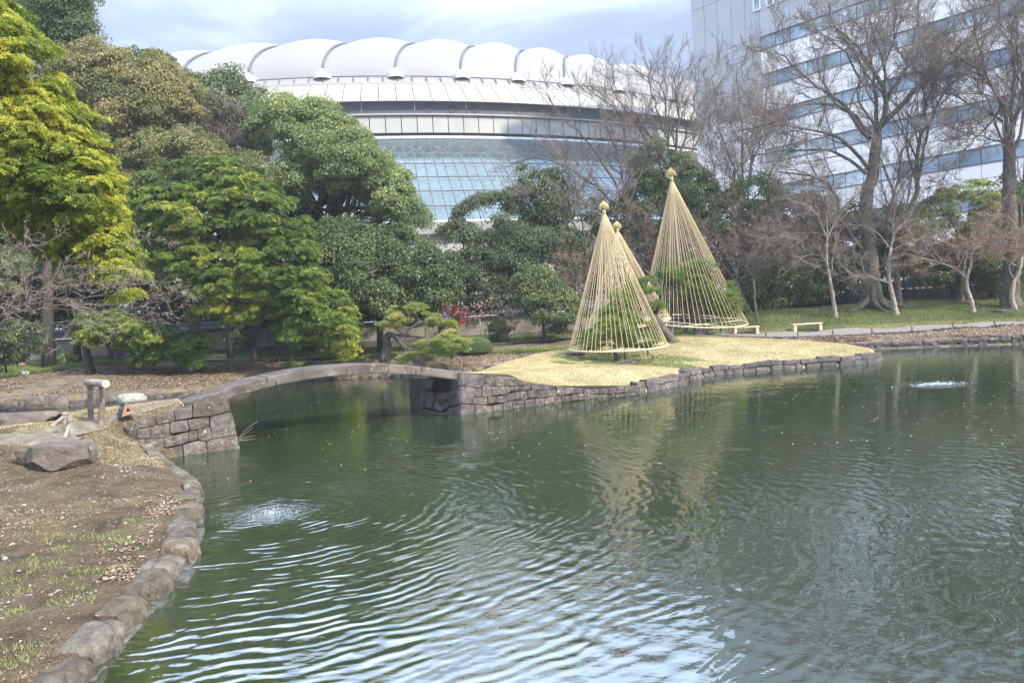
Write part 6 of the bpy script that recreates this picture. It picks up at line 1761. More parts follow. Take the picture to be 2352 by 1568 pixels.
# left bare tree, pale pink branches sweeping in from the left
bare_tree('bare tree sweeping pale pinkish branches in from the left frame edge', -110, 900, 17.5, [
    ([(-60, 800), (0, 745), (40, 710), (88, 670), (150, 628), (205, 611)], 0.050, 0.008, 0.5), ([(-80, 790), (0, 728), (60, 700), (112, 691), (160, 687), (212, 680), (260, 668)], 0.055, 0.008, -.6), ([(-80, 770), (0, 722), (90, 706), (200, 700), (325, 698), (400, 690)], 0.045, 0.006, .8),
    ([(-60, 780), (25, 738), (100, 742), (180, 738), (260, 752)], 0.030, 0.006, -.8), ([(-90, 720), (0, 671), (88, 668), (140, 661), (225, 653), (330, 655)], 0.045, 0.007, 1.0), ([(-90, 680), (0, 610), (50, 570), (95, 560), (140, 540)], 0.05, 0.008, .5),
    ([(88, 670), (120, 640), (150, 600), (200, 590)], 0.026, 0.006, .3), ([(200, 684), (260, 650), (330, 640), (400, 660)], 0.022, 0.005, .5), ([(-80, 700), (0, 690), (20, 640), (40, 600), (60, 560)], 0.03, 0.006, -.4), ([(260, 560), (300, 560), (340, 548), (400, 560)], 0.018, 0.005, 1.5),
    ([(150, 700), (250, 720), (330, 722), (410, 712)], 0.02, 0.005, .4)],
    [dict(nch=9, lr=0.34, ang=32, rr=0.5, K=6, up=0.05, wob=0.16, tmin=0.15), dict(nch=6, lr=0.45, ang=38, rr=0.6, K=5, up=0.06, wob=0.18, tmin=0.1), dict(nch=6, lr=0.5, ang=40, rr=0.7, K=3, up=0.05, wob=0.15, tmin=0.1)],
    'bark', 'twig_pale', trunk=[(-110, 1000), (-105, 900), (-85, 790), (-60, 700)], tr_r=(0.16, 0.10), rmin=0.0018, zf=z_near, rsc=0.68)
bare_tree('small bare grey tree on the slope between the olive crown and the camphor', 505, 460, 42, [
    ([(500, 345), (480, 300), (455, 260), (440, 235)], 0.05, 0.01, 0), ([(502, 345), (500, 300), (505, 260), (500, 235)], 0.05, 0.01, 0), ([(505, 345), (530, 300), (550, 270), (545, 240)], 0.05, 0.01, 0), ([(505, 350), (540, 320), (560, 300), (575, 290)], 0.04, 0.01, 0)],
    lv_map, 'bark', 'twig', trunk=[(505, 460), (503, 400), (502, 340)], tr_r=(0.12, 0.07), rmin=0.006)
bare_tree('small bare tree poking from the slope right of the near yellow green tree', 300, 560, 45, [
    ([(300, 300), (270, 262), (255, 240), (262, 225)], 0.03, 0.006, -3), ([(300, 300), (310, 262), (340, 255), (370, 250)], 0.03, 0.006, -3)], lv_map[:2], 'bark', 'twig_pale', trunk=[(300, 600), (300, 420), (300, 295)], tr_r=(0.06, 0.035), rmin=0.005)
# blossom trees
def blossom(label, u, v, d, poly, n, m_, twig, size=0.07, trunk_r=0.05, dens=1.0):
    pw = np.array(poly)
    cu, cv = pw.mean(0)
    limbs = []
    for k in range(6):
        tu, tv = pw[int(k * len(pw) / 6)] 
        limbs.append(([(u + (cu - u) * .4, v - (v - cv) * .45), ((u + tu) / 2 + rng.normal() * 4, (v + tv) / 2 - 10), (tu, tv)], trunk_r * 0.6, 0.008, rng.uniform(-0.8, 0.8)))
    root, PL, R, tw = bare_tree(label, u, v, d, limbs, [dict(nch=7, lr=0.5, ang=38, rr=0.55, K=5, up=0.15, wob=0.1, tmin=0.3), dict(nch=6, lr=0.55, ang=35, rr=0.7, K=3, up=0.2, wob=0.1, tmin=0.1)], 'bark_dark', 'twig_dark', trunk=[(u, v), (u - 2, v - (v - cv) * .25), (u + (cu - u) * .4, v - (v - cv) * .5)], tr_r=(trunk_r, trunk_r * 0.7), rmin=0.005, name='plum_tree')
    pts = tw.reshape(-1, 3)[rng.choice(tw.shape[0] * tw.shape[1], n)] + rng.normal(size=(n, 3)) * 0.03
    V, F = leaf_quads(pts, rsph(n), rsph(n), size * rng.uniform(.7, 1.3, n), size * 0.9)
    mk('blossoms', V, F, m_, root, tint=rng.random(n), kind='stuff')
    return root
blossom('young plum tree with pale pink blossom held by a post frame', 1126, 784, 45.5, [(1085, 715), (1100, 700), (1125, 692), (1150, 700), (1165, 718), (1150, 745), (1115, 750)], 700, L_PLM, 'twig_dark')
blossom('second young plum tree with sparse darker pink blossom, right of the pale pink one', 1168, 782, 45.7, [(1150, 735), (1165, 715), (1185, 720), (1195, 740), (1185, 755), (1170, 760)], 330, L_PLM, 'twig_dark')
blossom('small tree with dusty red leaves beside the pine', 1032, 775, 43.5, [(1008, 705), (1020, 698), (1045, 705), (1062, 718), (1068, 735), (1050, 740), (1020, 728)], 900, L_RED, 'twig_dark', size=0.10)
M['pole_wood'] = mat('weathered_pole', [(0.20, 0.17, 0.13), (0.36, 0.32, 0.26)], 5, 0.9, 0.3, 0.01, 30)
for k, (u0, u1, v, d) in enumerate(((1117, 1135, 785, 45.3), (1164, 1181, 786, 45.4))):
    x0, x1 = xd(u0, d), xd(u1, d); z = z_far(np.array([[x0, d]]))[0][0]
    root = thing('tree_support', ('wooden post frame around the pale pink plum trunk', 'wooden post frame around the sparse plum trunk')[k], 'support frame', (x0, d, z))
    for s, xx in ((-1, x0), (1, x1)):
        v_, f_ = tube1([[xx + s * 0.1, d, z - .1], [xx, d, z + 0.85]], 0.035, 8); mk('post', v_, f_, M['pole_wood'], root)
    v_, f_ = tube1([[x0 - .12, d - .05, z + 0.78], [x1 + .12, d - .05, z + 0.78]], 0.035, 8); mk('crossbar', v_, f_, M['pole_wood'], root)

# ------------------------------------------------------------------ pines
def needle_tufts(C, Nn, per, Ln, Wn, rc, flat=0.4):
    n = len(C); ci = np.repeat(np.arange(n), per)
    dirs = nrm(Nn[ci] * 0.8 + rsph(len(ci)) * 0.9 + np.array([0, 0, 0.3]))
    pos = C[ci] + dirs * (rc * rng.uniform(0.4, 1.0, len(ci)))[:, None] * np.array([1, 1, flat])
    k = 11
    ri = np.repeat(np.arange(len(pos)), k)
    up = nrm(dirs * 0.6 + np.array([0, 0, 0.9]))
    ax = nrm(up[ri] * 0.9 + rsph(len(ri)) * 0.85)
    L = Ln * rng.uniform(0.7, 1.1, len(ri))
    side = nrm(np.cross(ax, rsph(len(ri)))) * Wn / 2
    a = pos[ri]; V = np.stack([a - side, a + side, a + ax * L[:, None]], 1).reshape(-1, 3)
    F = np.arange(len(ri) * 3).reshape(-1, 3)
    tt = 0.45 + (fbm(C * 0.9, 17) - 0.5)[ci][ri] * 0.9 + np.repeat(rng.normal(size=len(pos)) * 0.12, k) + rng.normal(size=len(ri)) * 0.06
    return V, F, np.clip(tt, 0, 1)
def pine(label, base, d, pads, limbs, trunk, tr_r, n_per=26, rc=0.22, Ln=0.13, Wn=0.010, zf=z_isl, tb=0.0, extra=None, T=None):
    bp = PD(base[0], base[1], d); bp[2] = max(zf(np.array([[bp[0], bp[1]]]))[0][0], 0.0) - 0.1
    root = thing('pine_tree', label, 'pine tree', bp)
    pts = px_limb(trunk[0], d, trunk[1]); pts[0] = bp
    q = smooth_path(pts, 5); rr = np.interp(np.linspace(0, 1, len(q)), [0, 0.1, 1], [tr_r[0] * 1.4, tr_r[0], tr_r[1]])
    q = q + rng.normal(size=q.shape) * 0.02
    v, f = tube1(q, rr, 9); mk('trunk', v, f, M['bark'], root, smooth=True)
    PL = []; R = []
    for lp in limbs:
        qq = resample(smooth_path(px_limb(lp[0], d, lp[3] if len(lp) > 3 else None), 5), 14)
        v, f = tube1(qq + rng.normal(size=qq.shape) * 0.012, np.linspace(lp[1], lp[2], 14), 7); mk('limb', v, f, M['bark'], root, smooth=True)
        PL.append(qq); R.append(np.linspace(lp[1], lp[2], 14))
    allV = MB()
    tips = []; r_ = []
    for pad in pads:
        poly, n, T_ = pad[0], pad[1], pad[2]
        C, Nn = crown_clumps(poly, d + (pad[3] if len(pad) > 3 else 0), T_, n, rc, front=0.5, back=0.25)
        V, F, tt = needle_tufts(C, Nn, n_per, Ln, Wn, rc)
        allV.add(V, F, np.clip(tt + tb, 0, 1))
        for c in C[:: max(1, len(C) // 16)]:
            src = PL[rng.integers(len(PL))] if PL else q
            k = np.argmin(np.linalg.norm(src - c, axis=1)); a = src[k]
            mid = (a + c) / 2 + rng.normal(size=3) * 0.08
            tips.append(resample(np.array([a, mid, c]), 5)); r_.append(np.linspace(0.022, 0.008, 5))
    TRI[0] += sum(len(x) for x in allV.F)
    allV.build('needles', L_PIN, root, kind='stuff', tint=True)
    if tips:
        v, f = tubes(np.array(tips), np.array(r_), 4); mk('branches', v, f, M['bark'], root, smooth=True, kind='stuff')
    return root
pine('crooked old pine leaning over the inner pond on wooden props', (886, 816), 37.5,
     [([(868, 745), (885, 722), (905, 708), (945, 700), (975, 705), (1000, 722), (1015, 745), (1000, 760), (960, 752), (930, 745), (900, 758), (880, 765)], 115, 1.0, -0.5), ([(1000, 745), (1030, 735), (1045, 750), (1040, 775), (1015, 775)], 40, 0.5, -1.0),
      ([(955, 800), (985, 780), (1020, 765), (1055, 772), (1078, 785), (1080, 800), (1055, 808), (1020, 815), (985, 812)], 95, 0.8, -3.0), ([(915, 820), (935, 808), (960, 810), (955, 830), (925, 838)], 34, 0.4, -2.6), ([(1018, 740), (1035, 732), (1052, 742), (1048, 756), (1025, 758)], 24, 0.3, -1.5)],
     [([(890, 768), (912, 775), (925, 795), (945, 805), (965, 800), (1000, 790)], 0.15, 0.05, [0, -.6, -1.4, -2.2, -2.7, -3]), ([(905, 770), (940, 772), (970, 775), (1010, 785)], 0.10, 0.03, [0, -.8, -1.2, -1.8]), ([(930, 770), (945, 752), (962, 742), (985, 735)], 0.08, 0.03, [-.6, -.6, -.6, -.5]), ([(985, 790), (1020, 805), (1045, 808), (1070, 800)], 0.09, 0.04, [-3, -3, -3, -3])],
     ([(886, 816), (888, 795), (888, 775), (896, 764)], [0, 0, 0, 0]), (0.26, 0.17), zf=z_far, tb=0.34, n_per=22, rc=0.21, Wn=0.015, Ln=0.20)
for k, (u, v0, v1, d) in enumerate(((1035, 858, 808, 34.2), (967, 856, 812, 34.4), (948, 846, 814, 35.2), (916, 842, 812, 35.4), (922, 842, 812, 35.6))):
    x = xd(u, d); z1 = PD(u, v1, d)[2]
    root = thing('prop_pole', ('tallest wooden prop under the right end of the crooked pine', 'thick wooden prop left of the tallest prop', 'thin prop beside the thick prop', 'thin prop under the left needle pad, left one of a close pair', 'thin prop under the left needle pad, right one of a close pair')[k], 'pole', (x, d, 0), 'props under the crooked pine')
    v_, f_ = tube1([[x, d, -0.6], [x, d, z1]], 0.05 if k < 2 else 0.035, 8); mk('post', v_, f_, M['bark'], root)
    v_, f_ = tube1([[x - .18, d, z1], [x + .18, d, z1]], 0.04, 8); mk('crossbar', v_, f_, M['bark'], root)
pine('small pine inside the nearest rope cone', (1422, 832), 30, [([(1325, 800), (1345, 775), (1362, 740), (1385, 705), (1405, 675), (1425, 662), (1448, 690), (1470, 725), (1495, 755), (1515, 790), (1490, 802), (1440, 798), (1400, 802), (1350, 806)], 270, 1.3)],
     [([(1422, 790), (1390, 770), (1360, 780)], 0.05, 0.02), ([(1424, 780), (1450, 750), (1480, 760)], 0.05, 0.02), ([(1422, 760), (1415, 720), (1420, 690)], 0.05, 0.02)], ([(1424, 832), (1420, 800), (1424, 760)], [0, 0, 0]), (0.11, 0.06), n_per=22, rc=0.24, Wn=0.012, Ln=0.14, tb=-0.02)
pine('spreading pine inside the tallest rope cone', (1608, 770), 41.5, [([(1545, 640), (1560, 618), (1590, 602), (1620, 600), (1645, 625), (1668, 655), (1690, 690), (1700, 718), (1680, 728), (1650, 715), (1620, 700), (1590, 695), (1560, 690), (1550, 665)], 300, 1.05), ([(1500, 640), (1510, 622), (1540, 620), (1560, 640), (1545, 655), (1510, 655)], 60, 0.6)],
     [([(1600, 720), (1570, 680), (1545, 650), (1520, 640)], 0.16, 0.05, [0, 0, -.3, -.5]), ([(1590, 710), (1620, 690), (1650, 700), (1680, 715)], 0.10, 0.04), ([(1480, 620), (1500, 635), (1520, 640), (1500, 660), (1505, 690)], 0.08, 0.04), ([(1580, 690), (1600, 650), (1620, 620)], 0.09, 0.03)],
     ([(1616, 770), (1604, 740), (1590, 710), (1575, 680)], [0, 0, 0, 0]), (0.36, 0.22), zf=z_far, n_per=22, rc=0.34, Wn=0.018, Ln=0.2)
v_, f_ = None, None
pine('gnarled leaning pine trunk between the rope cones with sparse foliage', (1545, 795), 33, [([(1440, 660), (1470, 640), (1500, 640), (1510, 660), (1480, 680), (1450, 690)], 50, 0.6), ([(1485, 700), (1510, 690), (1530, 710), (1510, 725)], 18, 0.4)],
     [([(1500, 725), (1480, 690), (1470, 665), (1450, 650)], 0.12, 0.03, [0, 0, -.2, -.3]), ([(1505, 720), (1520, 690), (1512, 655), (1490, 640)], 0.10, 0.03)],
     ([(1545, 796), (1535, 772), (1520, 750), (1500, 725)], [0, 0, 0, 0]), (0.26, 0.17), n_per=20, rc=0.26, Wn=0.014, Ln=0.15)
# clipped shrub
c = PD(1090, 797, 38.6); z = z_far(c[None, :2])[0][0]
v, f = ico(4)
p = v * np.array([0.92, 0.9, 0.62]) * (1 + (fbm(v * 3, 4) - 0.5)[:, None] * 0.12)
p = p + np.array([c[0], c[1], z + 0.28])
root = thing('clipped_shrub', 'low dome shaped clipped shrub right of the crooked pine', 'shrub', (c[0], c[1], z))
mk('stems', p * 1.0 + (p - p.mean(0)) * -0.06, f, M['bark_dark'], root)
n = 26000
d_ = rsph(n); d_[:, 2] = np.abs(d_[:, 2]) * 1 - 0.25; d_ = nrm(d_)
pos = d_ * np.array([0.92, 0.9, 0.62]) * (1 + (fbm(d_ * 3, 4) - 0.5)[:, None] * 0.12) * rng.uniform(0.94, 1.01, n)[:, None] + np.array([c[0], c[1], z + 0.28])
V, F = leaf_quads(pos, nrm(rsph(n) + d_ * 0.6), nrm(d_ + rsph(n) * 0.6), 0.05, 0.028)
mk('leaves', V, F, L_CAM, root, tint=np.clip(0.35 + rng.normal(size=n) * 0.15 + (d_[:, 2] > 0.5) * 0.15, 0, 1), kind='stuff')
# ------------------------------------------------------------------ rope cones
M['rope'] = mat('straw_rope', [(0.46, 0.35, 0.19), (0.60, 0.48, 0.29)], 12, 0.85, 0)
M['straw'] = mat('straw', [(0.50, 0.38, 0.16), (0.66, 0.53, 0.27)], 9, 0.8, 0)
M['bamboo'] = mat('pale_bamboo', [(0.56, 0.50, 0.28), (0.70, 0.64, 0.40)], 4, 0.5, 0)
def rope_cone(label, apex, ring_l, ring_r, dring, d, base, n, tilt, zf, depth_k=1.0, low=0.0, tuft=0.26, pole_r=0.05, skip=None, arcs=None, braces=5, rr=0.0125):
    A = PD(*apex, d)
    L = PD(*ring_l, d); R = PD(*ring_r, d)
    c = (L + R) / 2; ax = (R - L) / 2; rad = np.linalg.norm(ax)
    ey = np.array([0, rad * depth_k, tilt])
    bp = PD(*base, d); bp[2] = zf(bp[None, :2])[0][0]
    root = thing('rope_cone', label, 'rope cone', bp)
    def ring(a): return c + ax * math.cos(a) + ey * math.sin(a)
    hoop = np.array([ring(a) for a in np.linspace(0, 2 * np.pi, 49)])
    v, f = tube1(hoop, 0.028, 7); mk('hoop', v, f, M['bamboo'], root, smooth=True)
    neck = A + (c - A) * 0.035
    v, f = tube1([bp - [0, 0, .1], (bp + A) / 2 + rng.normal(size=3) * 0.02, A + (A - bp) * 0.005], [pole_r * 1.25, pole_r, pole_r * 0.6], 9); mk('pole', v, f, M['pole_wood'], root, smooth=True)
    shared = None
    for k in range(n):
        a = 2 * np.pi * (k + rng.uniform(-0.12, 0.12)) / n
        e = ring(a)
        s0 = neck + np.array([math.cos(a), math.sin(a), 0]) * 0.035
        mid = (s0 + e) / 2; mid = mid + np.array([0, 0, -0.004 * np.linalg.norm(e - s0)])
        tail = e + np.array([rng.normal() * 0.015, rng.normal() * 0.015, -rng.uniform(0.07, 0.13)])
        pl = np.array([s0, (s0 * 3 + e) / 4 * 1.0, mid, (s0 + e * 3) / 4 + np.array([0, 0, -0.003 * np.linalg.norm(e - s0)]), e, tail])
        v, f = tubes(pl[None], np.array([[rr, rr, rr, rr, rr * 1.35, rr * 0.7]]), 4)
        mk('rope', v, f, M['rope'], root)
    # inner ropes tied to the boughs
    for k in range(int(n * 0.28)):
        a = rng.uniform(0, 6.28); rf = rng.uniform(0.3, 0.85); h = rng.uniform(0.62, 0.95)
        e = A + (c - A) * h + ax * math.cos(a) * rf * h + ey * math.sin(a) * rf * h
        s0 = neck + np.array([math.cos(a), math.sin(a), 0]) * 0.02
        v, f = tube1([s0, e], rr * 0.9, 4); mk('inner_rope', v, f, M['rope'], root)
    for k in range(braces):
        a = 2 * np.pi * k / braces + 0.5
        v, f = tube1([ring(a), ring(a + 2.2)], 0.022, 6); mk('brace', v, f, M['bamboo'], root)
    # tuft
    ts = tuft
    v, f = tube1([A + (c - A) * 0.05 * 0, neck + (neck - A) * 0.2], [ts * 0.36, ts * 0.30], 12); mk('straw_neck', v, f, M['straw'], root, smooth=True)
    for h in (0.25, 0.75):
        q = A * (1 - h) + neck * h
        v, f = tube1([q + [0, 0, 0.02], q - [0, 0, 0.02]], ts * 0.38, 12); mk('binding', v, f, M['cable'] if h < 0.5 else M['straw'], root)
    m_ = 300
    an = rng.random(m_) * 6.283; out = rng.uniform(0.35, 1.0, m_)
    o3 = np.stack([np.cos(an), np.sin(an), np.zeros(m_)], 1)
    up = np.array([0, 0, 1.0]); lo = rng.uniform(-0.35, 0.4, m_)
    pl = np.stack([A + o3 * ts * 0.02 + up * ts * rng.uniform(1.15, 1.45, m_)[:, None], A + o3 * ts * (0.34 * out + 0.05)[:, None] + up * ts * 0.98,
                   A + o3 * ts * (0.72 * out + 0.1)[:, None] + up * ts * 0.58, A + o3 * ts * (0.95 * out + 0.1)[:, None] + up * ts * lo[:, None]], 1)
    v, f = tubes(pl, np.tile(np.array([0.006, 0.010, 0.009, 0.004])[None], (m_, 1)), 3); mk('straw_tuft', v, f, M['straw'], root, kind='stuff')
    return root
rope_cone('nearest rope cone of straw cords over a small pine on the island', (1386.5, 478), (1308, 802), (1532, 789), None, 30.0, (1424, 832), 58, 0.10, z_isl, tuft=0.21, rr=0.0076)
rope_cone('smallest rope cone, just behind the nearest one', (1417, 522), (1348, 764), (1538, 729), None, 34.5, (1452, 800), 46, 0.10, z_isl, tuft=0.21, rr=0.0084, braces=7)
rope_cone('tallest rope cone of straw cords over the spreading pine at the rear', (1541, 402), (1472, 735), (1712, 738), None, 42.0, (1578, 772), 64, 0.36, z_far, tuft=0.30, pole_r=0.07, rr=0.0098, braces=5)
# dark prop posts under the tallest cone and nearest cone
for k, (u, v0, v1, d, r, lab) in enumerate(((1544, 762, 690, 41.6, 0.075, 'thick grey prop post below the left of the tallest rope cone'), (1572, 765, 700, 41.8, 0.05, 'thin grey prop post right of the thick one below the tallest cone'), (1657, 768, 715, 41.9, 0.05, 'thin grey prop post below the right of the tallest rope cone'),
                                  (1411, 832, 800, 29.8, 0.04, 'short dark prop left of the pine trunk under the nearest cone'), (1434, 830, 800, 29.9, 0.04, 'short dark prop right of the pine trunk under the nearest cone'), (1487, 818, 795, 30.5, 0.035, 'short dark prop below the right rim of the nearest cone'))):
    zf = z_far if d > 35 else z_isl
    x = xd(u, d); z = zf(np.array([[x, d]]))[0][0]; z1 = PD(u, v1, d)[2]
    root = thing('prop_pole', lab, 'pole', (x, d, z), 'dark props under the caged pines')
    v_, f_ = tube1([[x, d, z - .15], [x - .02, d, z1]], r, 8); mk('post', v_, f_, M['bark'], root)
    v_, f_ = tube1([[x - .2, d, z1 - .02], [x + .2, d, z1 + .02]], r * 0.8, 8); mk('crossbar', v_, f_, M['bark'], root)
    if k == 0:
        v_, f_ = tube1([[x, d, z - .05], [x, d, z + 0.35]], r * 1.5, 8); mk('wrap', v_, f_, M['cable'], root)

# ------------------------------------------------------------------ benches
M['bench_wood'] = mat('bench_timber', [(0.52, 0.38, 0.27), (0.64, 0.49, 0.36)], 3, 0.6, 0.2, 0.005, 30)
M['bench_grey'] = mat('grey_bench_board', [(0.34, 0.31, 0.27), (0.44, 0.41, 0.36)], 3, 0.7, 0.2, 0.005, 30)
def bench(label, u0, u1, vb, d, mm, ang=0.0, L=None, h=0.42):
    x0, x1 = xd(u0, d), xd(u1, d); xc = (x0 + x1) / 2; z = max(z_far(np.array([[x0, d], [xc, d], [x1, d]]))[0])
    root = thing('bench', label, 'bench', (xc, d, z), 'backless benches by the path')
    w = x1 - x0
    for k in range(3):
        v, f = block(box8((xc, d - 0.16 + k * 0.16, z + h - 0.04), (w, 0.15, 0.07), ang), 0.12, 0); mk('plank', v, f, M[mm], root)
    for s in (-1, 1):
        v, f = block(box8((xc + s * (w / 2 - 0.12), d, z + (h - 0.08) / 2 - 0.03), (0.16, 0.42, h - 0.06), ang), 0.08, 0); mk('leg', v, f, M[mm], root)
    return root
bench('backless wooden bench nearer the tallest rope cone', 1683, 1743, 774, 41.6, 'bench_wood')
bench('backless wooden bench right of the other wooden bench beside the path', 1820, 1888, 766, 41.4, 'bench_wood')
bench('grey plank bench glimpsed behind the posts of the tallest rope cone', 1540, 1572, 766, 46.5, 'bench_grey')
# path stakes
M['stake'] = mat('stake_wood', [(0.12, 0.09, 0.07), (0.22, 0.18, 0.14)], 6, 0.9, 0.2)
names_ = ['leftmost path stake, below the right end of the nearer bench', 'path stake below the left legs of the second bench', 'path stake below the right legs of the second bench', 'path stake below the thin maple', 'path stake just left of the leaning maple', 'path stake right of the leaning maple', 'path stake below the forked maple', 'last path stake near the right frame edge']
for k, u in enumerate((1760, 1834, 1914, 2004, 2096, 2191, 2287)):
    d = 38.55; x = xd(u, d); z = z_far(np.array([[x, d]]))[0][0]
    v, f = tube1([[x, d, z - 0.1], [x - 0.01, d, z + 0.36]], [0.055, 0.05], 8)
    o = mk('path_stake', v, f, M['stake']); tag(o, names_[k if k < 7 else 7], 'stake', 'wooden stakes along the right hand path')
stk = ['first thin stake from the left, behind the near end of the bridge', 'second thin stake from the left behind the near end of the bridge', 'third thin stake from the left, behind the rising part of the bridge', 'fourth thin stake from the left, behind the rising part of the bridge', 'tallest thin stake, fifth from the left behind the bridge', 'rightmost of the thin stakes behind the bridge']
for k, u in enumerate((540, 575, 612, 640, 668, 700)):
    d = 40.4; x = xd(u, d); z = z_far(np.array([[x, d]]))[0][0]
    v, f = tube1([[x, d, z - 0.1], [x, d, z + 0.30 + 0.04 * (k == 4)]], 0.03, 6)
    o = mk('path_stake', v, f, M['stake']); tag(o, stk[k], 'stake', 'thin stakes behind the bridge')

# ------------------------------------------------------------------ log gate
M['log'] = mat('weathered_log', [(0.12, 0.10, 0.078), (0.24, 0.21, 0.17), (0.36, 0.33, 0.28)], 5, 0.9, 0.6, 0.01, 30)
M['post_brown'] = mat('brown_post', [(0.085, 0.065, 0.05), (0.16, 0.125, 0.10), (0.25, 0.205, 0.165)], 6, 0.9, 0.6, 0.01, 30)
M['endgrain'] = mat('log_end', [(0.26, 0.24, 0.17), (0.40, 0.38, 0.30)], 20, 0.9, 0.3)
pb0 = PD(207, 968, 15.5); pb1 = PD(231.5, 978, 15.1)
root = thing('log_gate', 'rustic gate of a short thick log resting on two wooden posts', 'gate', (pb0 + pb1) / 2)
for pb, vt, ut, d in ((pb0, 880, 207, 15.5), (pb1, 884, 234, 15.1)):
    q = PD(ut, vt, d); pb = pb.copy(); pb[2] = z_near(pb[None, :2])[0][0] - 0.1
    pts = smooth_path([pb, pb * .66 + q * .34 + rng.normal(size=3) * .012, pb * .33 + q * .67 + rng.normal(size=3) * .012, q], 4)
    v, f = tube1(pts, np.linspace(0.062, 0.055, len(pts)) * rng.uniform(0.95, 1.05, len(pts)), 10); mk('post', v, f, M['post_brown'], root, smooth=True)
l0, l1 = PD(199, 877.5, 15.6), PD(243, 881, 14.75)
pts = np.array([l0 + (l1 - l0) * k for k in np.linspace(0, 1, 7)])
v, f = tube1(pts, np.linspace(0.066, 0.084, 7) * rng.uniform(0.97, 1.03, 7), 14, cap=False); mk('log', v, f, M['log'], root, smooth=True)
dr = nrm(l1 - l0)
v, f = tube1([l1 - dr * 0.02, l1 - dr * 0.008, l1 + dr * 0.002], [0.083, 0.083, 0.079], 14); mk('log_end', v, f, M['endgrain'], root)
v, f = tube1([l0 + dr * 0.02, l0 - dr * 0.002], [0.065, 0.063], 14); mk('log_end', v, f, M['endgrain'], root)
# short posts with struts and rope
def bankz(u, v, d):
    q = PD(u, v, d); q[2] = z_near(q[None, :2])[0][0]; return q
R_FENCE = []
for k, (u, vb, vt, d, uv, lab) in enumerate(((150, 975, 946, 15.2, (112, 992), 'short braced post of the rope fence, the rear one'), (161, 986, 955, 14.3, (141, 993), 'short braced post of the rope fence, the front one'))):
    b_ = bankz(u, vb, d); t_ = PD(u - 1, vt, d)
    root = thing('rope_fence_post', lab, 'fence post', b_, 'braced posts of the rope fence')
    v, f = tube1([b_ - [0, 0, .1], t_ - [0, 0, .02], t_], [0.058, 0.058, 0.048], 10); mk('post', v, f, M['log'], root)
    s0 = bankz(uv[0], uv[1], d - 0.4); s1 = b_ * 0.35 + t_ * 0.65
    v, f = tube1([s0 - [0, 0, .05], s1], 0.035, 8); mk('strut', v, f, M['log'], root)
    v, f = tube1([t_ * .75 + b_ * .25 + [0, 0, .012], t_ * .75 + b_ * .25 - [0, 0, .012]], 0.064, 10); mk('rope_loop', v, f, M['cable'], root)
    R_FENCE.append(t_ * .7 + b_ * .3)
for k, (tp_, uvl, lab) in enumerate(((R_FENCE[0], (-60, 1003), 'thin dark rope running left from the rear braced post'), (R_FENCE[1], (-60, 1028), 'thin dark rope running left from the front braced post'))):
    e = PD(*uvl, 13.8)
    pts = [tp_ * (1 - a) + e * a - np.array([0, 0, 0.18 * 4 * a * (1 - a)]) for a in np.linspace(0, 1, 14)]
    v, f = tube1(pts, 0.009, 5); o = mk('fence_rope', v, f, M['cable']); tag(o, lab, 'rope')
for kk, (u, v0) in enumerate(((-62, 1035), (-64, 1012))):
    b_ = bankz(u, v0, 13.8); v, f = tube1([b_ - [0, 0, .1], b_ + [0, 0, .45]], 0.05, 8); o = mk('rope_fence_post', v, f, M['log']); tag(o, ('end post holding the front rope beyond the left frame edge', 'end post holding the rear rope beyond the left frame edge')[kk], 'fence post', 'end posts of the rope fence')

# ------------------------------------------------------------------ triangular box sign
M['sign_brown'] = mat('red_brown_board', [(0.26, 0.13, 0.085), (0.34, 0.18, 0.12)], 6, 0.6, 0.2, 0.004, 40)
M['sign_edge'] = mat('grey_brown_frame', [(0.17, 0.145, 0.12), (0.24, 0.21, 0.175)], 8, 0.7, 0.2, 0.004, 40)
M['black_board'] = mat('dark_sign_face', [(0.028, 0.024, 0.026), (0.05, 0.044, 0.046)], 6, 0.6, 0)
M['black'] = mat('black_inside', [(0.004, 0.004, 0.004)], 1, 0.9, 0)
M['paint_white'] = mat('white_lettering', [(0.72, 0.72, 0.70)], 1, 0.6, 0)
def s2(x, y): return (400 + x / 7.84) / 1.6327, (1400 + y / 7.84) / 1.6327
dS = 15.25
fB = plane_hit  # face plane roughly facing the camera and to the right
nS = nrm(np.array([0.45, -0.89, 0.0])); pS = PD(*s2(640, 1200), dS)
tri = np.array([plane_hit(*s2(x, y), pS, nS) for x, y in ((550, 850), (905, 1110), (440, 1275))])     # apex, right foot, left foot
tri[1][2] += 0.0
depth = -nrm(np.array([0.75, -0.25, 0])) * 0 + nrm(np.array([-0.95, 0.05, 0.0])) * 0.0
back = plane_hit(*s2(370, 870), pS + np.array([-0.25, 0.55, 0]), nS) - tri[0]
dv = -nS * 0.42 + np.array([-0.10, 0, 0])
sroot = thing('triangular_sign', 'red brown triangular box sign with a dark lettered side face on the path', 'sign', (tri[1] + tri[2]) / 2)
cc_ = tri.mean(0)
inner = cc_ + (tri - cc_) * 0.30; mid_ = cc_ + (tri - cc_) * 0.80
